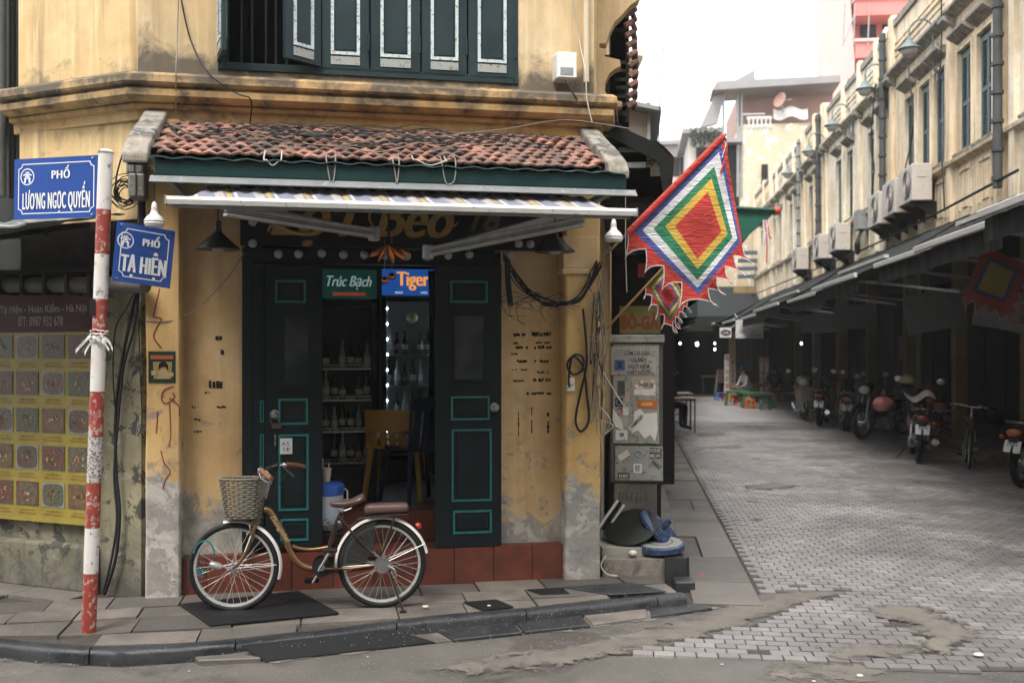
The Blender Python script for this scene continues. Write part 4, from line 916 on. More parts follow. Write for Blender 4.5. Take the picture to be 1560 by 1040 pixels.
for r, (y0, y1) in enumerate(rowsy):
    for c in range(-3, 2):
        xa = x0c + c * cw; wd = cw * .86; zt, zb = L(80, y0, .03).z, L(80, y1, .03).z; k += 1
        if xa + wd > br: wd = br - xa - .008
        ph = build('dish_photo', MB().box(xa, xa + wd, -.0385, -.0345, zb, zt), PLATE if (k * 7) % 3 == 0 else foods[(k * 2 + r) % 5], mn)
        cxm, czm = xa + wd/2, (zt+zb)/2; mb = MB(); ww = wd * .46; hh = (zt - zb) * .46
        mb.prism([(cxm + ww * max(-1, min(1, 1.25 * math.cos(a))), -.0395, czm + hh * max(-1, min(1, 1.2 * math.sin(a)))) for a in [i * math.pi / 8 for i in range(16)]], (0, .0008, 0)); build('dish', mb, foods[(k * 3 + r) % 5], ph)
        gm = MB()
        for q_ in range(16):
            a_ = U(0, 6.28); rr = U(0, .7); ex, ez, ll, a2 = cxm + ww * rr * math.cos(a_), czm + hh * rr * math.sin(a_), U(.006, .022), U(0, 6.28); ca, sa = math.cos(a2), math.sin(a2); lw = ll * U(.25, .6)
            gm.add([(ex + ll*ca, -.0405 - q_*.00005, ez + ll*sa), (ex - lw*sa, -.0405 - q_*.00005, ez + lw*ca), (ex - ll*ca, -.0405 - q_*.00005, ez - ll*sa), (ex + lw*sa, -.0405 - q_*.00005, ez - lw*ca)], [(0, 1, 2, 3)]); gm.m[-1] = q_ % 4
        build('garnish', gm, [GARN[(k + z_) % 6] for z_ in range(4)], ph, kind='stuff')
        for q, (dz, m_, s_) in enumerate(((.030, CAPT, rnd.choice(['GỎI CUỐN TÔM', 'BÒ LÚC LẮC', 'RAU MUỐNG XÀO', 'GÀ CHIÊN GIÒN', 'NEM RÁN'])), (.055, CAPR, rnd.choice(['FRIED CHICKEN', 'SPRING ROLLS', 'BEEF SALAD', 'FRIED NOODLES'])))):
            cm = MB(); tw_ = wd * (.62 if q == 0 else .8); cm.merge(text_mb(s_, tw_, .017), T(cxm, -.0355, zb - dz)); build('caption', cm, m_, ph)
# pipe and ledge over the banner, dark recess
DK = paint('soot_grey', (.035, .034, .032), .7, var=.4)
lp_ = thing('wall_ledge', 'dirty grey pipe and ledge above the menu banner', 'pipe', L(60, 430, .05), LEFT)
build('pipe', MB().cyl(L(-80, 434, .10), L(222, 434, .10), .055, n=12), paint('dirty_pipe', (.13, .125, .11), .6, var=.5, sc=8), lp_, smooth=True); build('fringe', MB().box(-2.6, .0, -.09, .0, L(60, 418, .05).z, L(60, 410, .05).z), DK, lp_)
for k in range(5): q = L(10 + 34 * k, 434, .1); build('bracket', MB().box(q.x - .012, q.x + .012, -.17, -.0, q.z - .07, q.z + .07), DK, lp_)
# low render ledge under the banner
lo = thing('render_ledge', 'cracked low concrete ledge along the foot of the menu wall', 'ledge', L(60, 860, .05), LEFT)
build('ledge', MB().box(-2.7, L(140, 830, .05).x, -.05, .028, KZ - .01, L(60, 825, .05).z), GRIMY, lo, bevel=.02, seg=2)
# sheet-metal awning
TIN = paint('weathered_tin', (.15, .19, .19), .5, .1, var=.45, sc=5, wear=.25, wc=(.28, .26, .23)); 
ta = thing('tin_awning', 'bent blue-grey sheet metal awning over the menu banner', 'awning', L(60, 340, .5), LEFT)
x0, x1 = -3.3, L(186, 330, .05).x
def tin(u, v):
    x = x0 + (x1 - x0) * u; o = .02 + 1.1 * v * (1 - .25 * u ** 3); zf = 2.54 - .20 * min(1.15, (1 - u) / .27); return (x, -o, 2.70 + (zf - 2.70) * v + .012 * math.sin(u * 75) + .02 * mnoise.noise(Vector((u * 6, v * 4, 0))))
build('sheet', MB().grid(tin, 120, 10, (0, 0, -.004)), TIN, ta)
build('edge', MB().tube([Vector(tin(i / 60, 1.0)) + Vector((0, -.004, -.006 - (.03 if i < 22 else 0))) for i in range(61)], .010, 5), ALU, ta)
build('rafter', MB().bar((-2.4, -.0, 2.64), (-2.4, -1.0, 2.38), .04, .04), DK, ta); build('rafter', MB().bar((-1.2, -.0, 2.64), (-1.2, -.95, 2.42), .04, .04), DK, ta); build('rafter', MB().bar((-.45, -.0, 2.64), (-.45, -.75, 2.48), .04, .04), DK, ta)
build('purlin', MB().cyl((-3.2, -.5, 2.46), (-.3, -.5, 2.52), .02), DK, ta)
# neighbour at the far left with a downpipe
nb = thing('neighbour_building', 'dark grey neighbouring building at the left edge with a tall grey downpipe', 'building', (-5.2, .3, 0), LEFT)
build('wall', MB().box(-9, LL - .12, .25, 4, 0, 6.5), paint('dark_render', (.05, .052, .05), .8, var=.4), nb)
for (px, r, m) in ((3, .05, paint('grey_pipe', (.20, .22, .22), .5, var=.3)),): q = L(px, 100, -.1); build('downpipe', MB().cyl((q.x, .06, 2.9), (q.x, .06, 6.4), .06), m, nb, smooth=True)
q = L(17, 100, -.15); build('downpipe', MB().cyl((q.x, .16, 2.9), (q.x, .16, 6.4), .025), DK, nb)
build('ledge', MB().box(-9, LL - .1, .1, .25, 3.50, 3.58), paint('ledge_grey', (.12, .12, .11), .7), nb)

# ================================================================== street-name post
zp = KZ; base = Gd(135, 962, zp); topx = (161 - 780) / FOC; bot = base.copy(); top = Vector((topx * (base.y + .02), base.y + .02, EYE + 302 * (base.y + .02) / FOC))
sp_ = thing('street_sign', 'red and white striped post carrying two blue street name signs', 'street sign', base)
PR = NT('post_red', .5); p = PR.pos(); a = PR.noise(p, 22, 9, .75); zc = PR.xyz(p)[2]; c = PR.mix(PR.noise(p, 9, 5), (.20, .026, .016), (.30, .045, .028))
c = PR.mix(PR.ramp(a, [(.545, 0), (.59, 1)]), c, (.40, .34, .30)); PR.col(c); PR.bump(a, .3, .003); PR = PR.m
PWm = NT('post_white', .55); p = PWm.pos(); a = PWm.noise(p, 16, 9, .75); c = PWm.mix(PWm.noise(p, 5, 5), (.50, .46, .42), (.66, .63, .60)); c = PWm.mix(PWm.ramp(a, [(.57, 0), (.62, 1)]), c, (.14, .11, .09)); PWm.col(c); PWm.bump(a, .3, .003); PWm = PWm.m
PSc = NT('post_scuffed', .6); p = PSc.pos(); a = PSc.noise(p, 60, 6, .8); PSc.col(PSc.ramp(a, [(.44, (.03, .028, .026)), (.5, (.42, .38, .36)), (.6, (.5, .46, .44))])); PSc.bump(a, .5, .004); PSc = PSc.m
ys = [965, 875, 806, 737, 667, 598, 520, 457, 388, 320, 233]; ms = [PR, PWm, PR, PSc, PR, PWm, PR, PWm, PR, PWm]
def postp(py): t = (965 - py) / (965 - 233); return bot.lerp(top, t)
for i in range(10):
    A, B = postp(ys[i]), postp(ys[i + 1]); build('post_band', MB().tube([A, A.lerp(B, .5), B - (B - A) * .004], .042, 20), ms[i], sp_, smooth=True)
build('post_cap', MB().lathe([(.047, 0), (.047, .008), (.03, .02), (.001, .022)], top, 18), PWm, sp_, smooth=True)
BLUE = NT('enamel_blue', .25); BLUE.col(BLUE.mix(BLUE.noise(BLUE.pos(), 3, 3), (.012, .055, .25), (.018, .07, .30))); BLUE = BLUE.m
SWH = paint('sign_white', (.72, .74, .76), .4, var=.05)
def sign(corners, lines, name_label):
    """corners: px of TL, TR, BR, BL ; the plate is a true rectangle hung on the post"""
    (x0, y0, d0), (x1, y1, d1), (x2, y2, d2), (x3, y3, d3) = corners
    P = [Vector(((x - 780) / FOC * d, d, EYE + (HOR - y) / FOC * d)) for x, y, d in corners]
    X = (P[1] - P[0]); Wd = X.length; X.normalize(); Z = (P[0] - P[3]); Z = (Z - X * Z.dot(X)); H = Z.length; Z.normalize(); Yv = Z.cross(X)
    M = Matrix((X, Yv, Z)).transposed().to_4x4(); M.translation = P[3]
    def put(mb): return MB().merge(mb, M)
    pl = build('sign_panel', put(MB().box(0, Wd, -.001, .004, 0, H)), BLUE, sp_, label=name_label)
    m, t, c = .035, .0055, .028; o = MB(); y = -.0025
    def ln(a, b, w_=t):
        a, b = Vector(a), Vector(b); d = (b - a).normalized(); s = Vector((-d.z, 0, d.x)) * w_ / 2; o.prism([a - s, b - s, b + s, a + s], (0, .001, 0))
    ln((m + c, y, m), (Wd - m - c, y, m)); ln((m + c, y, H - m), (Wd - m - c, y, H - m)); ln((m, y, m + c), (m, y, H - m - c)); ln((Wd - m, y, m + c), (Wd - m, y, H - m - c))
    for (cx_, cz_, a0) in ((m, m, 0), (Wd - m, m, 90), (Wd - m, H - m, 180), (m, H - m, 270)):
        q = arc((cx_, y, cz_), c, a0, a0 + 90, 5)
        for a, b in zip(q, q[1:]): ln(a, b)
    build('border', put(o), SWH, pl)
    # round emblem of a little pavilion gate
    ec = Vector((Wd * (.16 if Wd > .45 else .165), y, H * .70)); r = H * .13; o = MB()
    q = arc(ec, r, 0, 360, 28)
    for a, b in zip(q, q[1:]): ln(a, b, r * .13)
    def rel(pts): return [ec + Vector((a * r, 0, b * r)) for a, b in pts]
    for pts in ([(-.25, .62), (.25, .62), (.34, .46), (-.34, .46)], [(-.62, .30), (-.3, .38), (.3, .38), (.62, .30), (.7, .12), (.3, .2), (-.3, .2), (-.7, .12)], [(-.30, .12), (-.12, .12), (-.16, -.15), (-.36, -.15)], [(.30, .12), (.12, .12), (.16, -.15), (.36, -.15)], [(-.5, -.15), (.5, -.15), (.5, -.28), (-.5, -.28)],
                [(-.44, -.28), (-.22, -.28), (-.22, -.75), (-.5, -.75)], [(.44, -.28), (.22, -.28), (.22, -.75), (.5, -.75)], [(-.1, .2), (.1, .2), (.1, -.05), (-.1, -.05)]):
        o.prism(rel(pts), (0, .001, 0))
    build('emblem', put(o), SWH, pl)
    for (s, cx_, cz_, w_, h_, b_) in lines: build('lettering', put(MB().merge(text_mb(s, w_ * Wd, h_ * H, 0, 0, spacing=1.12, heavy=b_), T(cx_ * Wd, y, cz_ * H))), SWH, pl)
    for cx_, cz_ in (((.93, .955), (.93, .045)) if Wd > .45 else ((.07, .955), (.07, .045))): build('bolt', put(MB().lathe([(.008, 0), (.006, .004), (.001, .005)], (cx_ * Wd, -.003, cz_ * H), 8, (0, -1, 0))), CHROME, pl)
d = base.y
sign([(22, 243, d + .18), (151, 236, d - .0), (149, 327, d - .0), (21, 335, d + .18)], [('PHỐ', .56, .755, .22, .21, .028), ('LƯO’NG NGỌC QUYẾN', .505, .335, .80, .50, .0065)], 'larger blue sign reading PHỐ LƯƠNG NGỌC QUYẾN')
sign([(170, 335, d - .02), (259, 351, d + .22), (257, 439, d + .22), (170, 427, d - .02)], [('PHỐ', .60, .755, .30, .195, .028), ('TẠ HIỆN', .505, .335, .78, .47, .017)], 'smaller blue sign reading PHỐ TẠ HIỆN')
# straps and torn tape
tp = MB(); c0 = postp(511)
for k in range(4): q = postp(506 + 5 * k); tp.tube([q + Vector((.05 * math.cos(a), .05 * math.sin(a), U(-.008, .008))) for a in [i * math.pi / 8 for i in range(16)]], .004, 4, closed=True)
build('wire_binding', tp, WHITEP, sp_)
for k in range(6):
    q = postp(512) + Vector((U(-.04, .05), -.05, U(-.03, .02))); e = q + Vector((U(-.09, .10), -.02, U(-.09, .0))); build('torn_tape', MB().grid(lambda u, v: q.lerp(e, u) + Vector((0, .012 * math.sin(u * 7 + k), (v - .5) * .022 + .01 * math.sin(u * 5))), 5, 1, (0, .001, 0)), WHITEP, sp_)
q = postp(468); build('sticker', MB().box(q.x - .045, q.x - .012, q.y - .048, q.y - .044, q.z - .06, q.z + .04), BLACK, sp_)
# ================================================================== the bicycle
SC = 240.0
def bp(px, py, y=0.0): return Vector(((px - 470) / SC, y, (932 - py) / SC - (px - 356) / SC * .0))
BR = NT('bronze_frame_paint', .28, .55); BR.col(BR.mix(BR.noise(BR.pos(), 30, 5), (.13, .072, .030), (.20, .115, .05))); BR = BR.m
DBR = paint('dark_brown_frame', (.030, .018, .013), .35, .3)
LEA = NT('brown_leather', .38); a = LEA.noise(LEA.pos(obj=True), 90, 4); LEA.col(LEA.mix(LEA.noise(LEA.pos(obj=True), 8, 5), (.075, .042, .036), (.12, .070, .060))); LEA.bump(a, .15, .002); LEA = LEA.m
GRIP = paint('tan_grip', (.20, .085, .045), .5, var=.25, sc=30)
WFEN = paint('white_fender', (.66, .62, .58), .35, var=.12, sc=9)
RIM = paint('rim_alloy', (.50, .50, .48), .3, .5, var=.15, sc=20)
SPK = NT('spoke_steel', .3, .8).col((.62, .62, .60)).m
bk0 = thing('bicycle', 'brown step-through bicycle with a wicker basket and white mudguards in front of the doors', 'bicycle', (0, 0, 0))
def wheel(c, r, drum=False):
    whl = thing('wheel', None, None, c, WORLD); whl.parent = bk0; whl.matrix_basis = T(*c)
    build('tyre', MB().tube([Vector((c.x + (r - .019) * math.cos(a), c.y, c.z + (r - .019) * math.sin(a))) for a in [i * math.pi / 36 for i in range(72)]], .019, 10, closed=True), BLACK, whl, smooth=True)
    prof = [(r - .036, -.014), (r - .052, -.010), (r - .052, .010), (r - .036, .014), (r - .040, 0)]
    mb = MB(); N = 72
    for i in range(N):
        a = 2 * math.pi * i / N; mb.v += [Vector((c.x + q * math.cos(a), c.y + h, c.z + q * math.sin(a))) for q, h in prof]
    for i in range(N):
        for k in range(5): mb.f.append((i*5+k, i*5+(k+1)%5, ((i+1)%N)*5+(k+1)%5, ((i+1)%N)*5+k)); mb.m.append(0)
    build('rim', mb, RIM, whl, smooth=True)
    hub = MB().cyl((c.x, c.y - .05, c.z), (c.x, c.y + .05, c.z), .012, n=10).cyl((c.x, c.y - .034, c.z), (c.x, c.y - .028, c.z), .026, n=16).cyl((c.x, c.y + .028, c.z), (c.x, c.y + .034, c.z), .026, n=16)
    build('hub', hub, CHROME, whl, smooth=True)
    for i in range(32):
        s = 1 if i % 2 else -1; a = 2 * math.pi * i / 32; off = (.55 if (i // 2) % 2 else -.55)
        p = (c.x + .024 * math.cos(a + off * 2.2), c.y + .031 * s, c.z + .024 * math.sin(a + off * 2.2)); q = (c.x + (r - .05) * math.cos(a), c.y, c.z + (r - .05) * math.sin(a))
        build('spoke', MB().cyl(p, q, .0011, n=4), SPK, whl)
    if drum:
        build('brake_drum', MB().lathe([(.001, 0), (.052, 0), (.054, .008), (.05, .028), (.001, .03)], (c.x, c.y - .075, c.z), 24, (0, 1, 0)), CHROME, whl, smooth=True)
        build('sprocket', MB().cyl((c.x, c.y + .05, c.z), (c.x, c.y + .055, c.z), .03, n=18), DBR, whl)
    return whl
wf, wr = bp(356, 863), bp(583, 861); rw = .287
wf.z = rw; wr.z = rw; wheel(wf, rw); wheel(wr, rw, True)
def part(name, mb, m, par=None, **k): return build(name, mb, m, par or bk0, **k)
def tubeb(name, px, r, m, y=0, n=6, seg=12, par=None, **k): return part(name, MB().tube(smooth_path([bp(a, b, (q[0] if q else y)) for a, b, *q in px], n), r, seg), m, par, smooth=True, **k)
BB = bp(490, 866)
main_tube = tubeb('main_tube', [(401, 776), (409, 778), (420, 795), (433, 820), (442, 843), (455, 860), (472, 868), (490, 868)], .021, BR)
tubeb('cross_tube', [(444, 833), (455, 837), (475, 839), (500, 836)], .013, BR)
tubeb('seat_tube', [(491, 868), (500, 838), (512, 800), (520, 782)], .015, DBR)
tubeb('seat_post', [(517, 790), (524, 768)], .012, CHROME)
tubeb('seat_clamp', [(514, 797), (519, 799)], .018, CHROME)
for s in (-1, 1):
    tubeb('chain_stay', [(492, 868, .03*s), (530, 868, .045*s), (565, 864, .06*s), (583, 861, .06*s)], .008, BR if s < 0 else DBR)
    tubeb('seat_stay', [(516, 788, .02*s), (545, 822, .045*s), (583, 861, .06*s)], .007, DBR)
    tubeb('rack_strut', [(603, 787, .05*s), (592, 822, .06*s), (580, 853, .065*s)], .006, DBR)
    tubeb('fork_blade', [(391, 792, .03*s), (386, 808, .045*s), (378, 833, .048*s), (368, 852, .05*s), (356, 863, .05*s)], [.012]*18 + [.010]*6 + [.008], DBR if s > 0 else BR)
    tubeb('mudguard_stay', [(356, 863, .055*s), (421, 860, .03*s)], .0022, SPK); tubeb('mudguard_stay', [(585, 861, .065*s), (650, 833, .03*s)], .003, SPK)
    tubeb('mudguard_stay', [(585, 861, .065*s), (520, 866, .03*s)], .0022, SPK)
tubeb('reflector_strip', [(383, 814, -.062), (374, 838, -.062)], .004, WHITEP)
part('fork_crown', MB().box(bp(391, 0).x - .02, bp(391, 0).x + .02, -.045, .045, bp(0, 796).z, bp(0, 786).z), BR, bevel=.008)
head = tubeb('head_tube', [(390, 792), (402, 758)], .019, DBR)
tubeb('stem', [(401, 762), (407, 742), (411, 728), (403, 716)], .011, CHROME)
hb = tubeb('handlebar', [(416, 719, -.30), (402, 714, -.20), (396, 716, -.09), (401, 716, 0), (404, 713, .08), (420, 709, .20), (436, 712, .29)], .0105, CHROME)
tubeb('grip', [(402, 711, -.20), (412, 717, -.27), (421, 722, -.33)], .016, GRIP, par=hb); tubeb('grip', [(429, 710, .22), (441, 712, .28), (455, 716, .34)], .016, GRIP, par=hb)
tubeb('brake_lever', [(398, 711, -.16), (402, 722, -.20), (415, 728, -.29)], .005, CHROME, par=hb); tubeb('brake_lever', [(424, 712, .2), (432, 722, .24), (440, 730, .27)], .005, CHROME, par=hb)
part('bell', MB().ball(bp(400, 712, -.11), .026, 12, (1, 1, .7)), CHROME, hb, smooth=True); part('lever_clamp', MB().ball(bp(428, 710, .16), .02, 10), CHROME, hb, smooth=True)
tubeb('brake_cable', [(410, 722, -.24), (402, 708, -.16), (392, 745, -.05), (393, 785, -.04)], .0028, CABLE, par=hb); tubeb('brake_cable', [(432, 722, .22), (420, 740, .1), (400, 770, .03), (440, 830, .02)], .0028, CABLE, par=hb)
# mudguards
def guard(c, r, a0, a1, m=WFEN, name='mudguard'):
    N = 40; mb = MB(); prof = [(-.026, -.010), (-.017, .001), (0, .005), (.017, .001), (.026, -.010), (.024, -.013), (0, .002), (-.024, -.013)]; n = len(prof)
    for i in range(N + 1):
        a = R(a0 + (a1 - a0) * i / N); mb.v += [Vector((c.x + (r + q) * math.cos(a), c.y + w_, c.z + (r + q) * math.sin(a))) for w_, q in prof]
    for i in range(N):
        for k in range(n): mb.f.append((i*n+k, i*n+(k+1)%n, (i+1)*n+(k+1)%n, (i+1)*n+k)); mb.m.append(0)
    mb.f += [tuple(range(n)), tuple(range(N*n, N*n+n))]; mb.m += [0, 0]
    return part(name, mb, m, smooth=True)
guard(wf, .300, -16, 103); rg = guard(wr, .303, 12, 185)
# skirt guard: smoky plastic on the rear wheel
n = NT('smoky_plastic', .3); n.col((.03, .032, .033)); n.set('Alpha', .5); SMK = n.m
for s in (-1, 1): part('skirt_guard', MB().prism([Vector((wr.x + .28 * math.cos(R(a)), .036 * s, wr.z + .28 * math.sin(R(a)))) for a in range(100, 186, 9)] + [Vector((wr.x - .12, .036 * s, wr.z + .0)), Vector((wr.x - .05, .036 * s, wr.z + .10))], (0, .001, 0)), SMK)
# saddle
def saddle(u, v):
    # u: nose to tail, v: across and around
    x = -.115 + .235 * u; w_ = .018 + .078 * (u ** 1.6) * (1 - .25 * max(0, u - .8) * 5); a = v * 2 * math.pi; top = .022 + .05 * u * u
    zc = .0 + .035 * u - .02 * math.sin(math.pi * u); e = (1 - (2 * u - 1) ** 8) ** .5
    return Vector((x, w_ * e * math.cos(a), zc + (top * .55 * math.sin(a) * e if math.sin(a) > 0 else .028 * e * math.sin(a))))
c = bp(528, 767); part('saddle', place_mb(MB().grid(saddle, 20, 18), T(*c)), LEA, smooth=True)
tubeb('saddle_spring', [(515, 775, -.03), (524, 779, -.03), (536, 775, -.03)], .005, CHROME); tubeb('saddle_spring', [(515, 775, .03), (524, 779, .03), (536, 775, .03)], .005, CHROME)
# carrier with padded seat
pm_ = MB(); A, B = bp(553, 787), bp(626, 766)
def pad(u, v):
    a = v * 2 * math.pi; e = (1 - abs(2 * u - 1) ** 10) ** .5; ca, sa = math.cos(a), math.sin(a); sq = lambda t: math.copysign(abs(t) ** .5, t)
    return Vector((A.x + (B.x - A.x) * u, .072 * sq(ca) * e, A.z + .040 + .008 * u + (.033 - .004 * u) * sq(sa) * e))
part('rear_cushion', MB().grid(pad, 20, 20), LEA, smooth=True)
tubeb('carrier', [(545, 792, -.05), (575, 788, -.05), (620, 786, -.05), (624, 786, 0), (620, 786, .05), (575, 788, .05), (545, 792, .05)], .005, DBR)
tubeb('carrier_strut', [(552, 786, 0), (535, 803, 0), (522, 800, 0)], .005, DBR)
# drive: chain case, crank arms, pedals
part('chain_case', MB().prism([BB + Vector((.068 * math.cos(R(a)), .045, .068 * math.sin(R(a)))) for a in range(60, 301, 20)] + [Vector((wr.x + .02, .045, wr.z - .035)), Vector((wr.x + .03, .045, wr.z + .035))], (0, .02, 0)), DBR)
part('chain_ring', MB().cyl(BB + Vector((0, -.03, 0)), BB + Vector((0, -.024, 0)), .062, n=28), BLACK); part('bottom_bracket', MB().cyl(BB + Vector((0, -.045, 0)), BB + Vector((0, .06, 0)), .021, n=14), CHROME)
c1 = bp(504, 838, -.075); c2 = bp(474, 892, -.0)
part('crank_arm', MB().bar(BB + Vector((-.02, -.055, -.02)), c1, .014, .024, (0, 1, 0)), CHROME, bevel=.004); part('crank_arm', MB().bar(BB + Vector((.02, .065, .02)), bp(474, 894, .075), .014, .024, (0, 1, 0)), CHROME, bevel=.004)
part('pedal', MB().box(c1.x - .045, c1.x + .045, -.155, -.085, c1.z - .006, c1.z + .016), BLACK, bevel=.004, label='raised near-side pedal'); q = bp(472, 892); part('pedal', MB().box(q.x - .045, q.x + .045, .085, .155, q.z - .012, q.z + .012), BLACK, bevel=.004)
# kickstand and drum lever, brake calipers, light, reflector, skewer lock
tubeb('kickstand', [(594, 870, -.07), (604, 900, -.10), (616, 933, -.14)], .007, DBR); tubeb('kickstand_foot', [(610, 932, -.14), (620, 931, -.15)], .008, BLACK)
tubeb('drum_lever', [(592, 864, -.085), (603, 872, -.09), (604, 890, -.09)], [.009]*6 + [.007]*6 + [.006], CHROME)
part('brake_caliper', MB().tube(arc(bp(388, 800, -.02), .03, 20, 250, 8), .006, 6).tube(smooth_path([bp(380, 796, -.05), bp(382, 806, -.06), bp(376, 812, -.04)], 4), .005, 6), CHROME, smooth=True)
part('headlight', MB().lathe([(.001, -.03), (.018, -.028), (.026, -.01), (.026, .03), (.018, .05), (.001, .055)], bp(334, 859, -.07), 14, (-.9, 0, .35)), paint('lamp_grey', (.30, .29, .28), .35, .3), smooth=True); tubeb('light_bracket', [(336, 859, -.06), (356, 863, -.05)], .004, CHROME)
part('rear_reflector', MB().lathe([(.001, -.01), (.022, -.008), (.024, .006), (.016, .02), (.001, .024)], bp(639, 806), 14, (.85, 0, .5)), NT('red_reflector', .15).col((.42, .03, .015)).m, smooth=True, label='red rear reflector')
LK = NT('teal_lock', .35).col((.012, .13, .14)).m
tubeb('cable_lock', [(297, 838, -.03), (303, 826, -.04), (315, 820, -.05), (325, 828, -.05), (328, 845, -.04), (320, 862, 0), (308, 870, .03), (300, 850, .03), (297, 838, -.03)], .0055, LK, seg=8, n=5)
part('lock_body', MB().cyl(bp(303, 862, -.04), bp(309, 876, -.03), .01, n=8), LK)
# script on the down tube
tx = text_mb('Thongnhat', .27, .040, .012, .45); v0, v1 = bp(411, 784), bp(440, 828); dv = (v1 - v0).normalized()
mat_ = Matrix((dv, Vector((0, 1, 0)), Vector((-dv.z, 0, dv.x)))).transposed().to_4x4(); mat_.translation = (v0 + v1) / 2 + Vector((0, -.0225, 0))
part('lettering', MB().merge(tx, mat_ @ Rx(0) @ Matrix.Scale(.75, 4, (1, 0, 0))), NT('gold_script', .3, .6).col((.70, .55, .28)).m, main_tube)
# wicker basket, woven strands round upright stakes
WK = paint('grey_wicker', (.17, .15, .115), .65, var=.4, sc=60, bump=.2)
bc = bp(370, 788); bk = part('basket', MB().lathe([(.001, 0), (.105, 0), (.107, .004), (.001, .004)], bc, 20, sy=.8), WK); H = (788 - 727) / SC
NS = 26
def brad(z, a): t = z / H; return ((.112 + .040 * t) * 1.0, (.085 + .030 * t))
wv = MB(); rows_ = 17
for j in range(rows_):
    z = .006 + (H - .012) * j / (rows_ - 1); pts = []
    for i in range(NS * 4):
        a = 2 * math.pi * i / (NS * 4); rx, ry = brad(z, a); off = .0045 * math.cos(i * math.pi / 2 * .5 + (math.pi if j % 2 else 0)) if False else .0045 * math.cos(2 * math.pi * i / 8 + (math.pi if j % 2 else 0))
        pts.append(bc + Vector(((rx + off) * math.cos(a), (ry + off) * math.sin(a), z)))
    wv.tube(pts, .0042, 5, closed=True)
part('woven_strands', wv, WK, bk, smooth=True, kind='stuff')
for i in range(NS):
    a = 2 * math.pi * (i + .0) / NS; r0, r1 = brad(0, a), brad(H, a); build('stake', MB().cyl(bc + Vector((r0[0]*math.cos(a), r0[1]*math.sin(a), 0)), bc + Vector((r1[0]*math.cos(a), r1[1]*math.sin(a), H)), .003, n=5), WK, bk)
part('basket_rim', MB().tube([bc + Vector((brad(H, 0)[0] * math.cos(a), brad(H, 0)[1] * math.sin(a), H)) for a in [i * math.pi / 20 for i in range(40)]], .0075, 8, closed=True), WK, bk, smooth=True)
tubeb('basket_bracket', [(386, 770, -.02), (396, 768, -.02), (400, 765, 0)], .006, DBR); tubeb('basket_bracket', [(356, 863, .05), (356, 800, .05), (358, 788, .05)], .003, SPK)
gp = Gd(356, 932, KZ); gr_ = Gd(583, 925, KZ); dirv = gr_ - gp; ang = math.degrees(math.atan2(dirv.y, dirv.x)); Mb = T(gp.x, gp.y, KZ) @ Rz(ang) @ Rx(-2.5) @ T(-wf.x, 0, 0)
bk0.matrix_basis = Mb
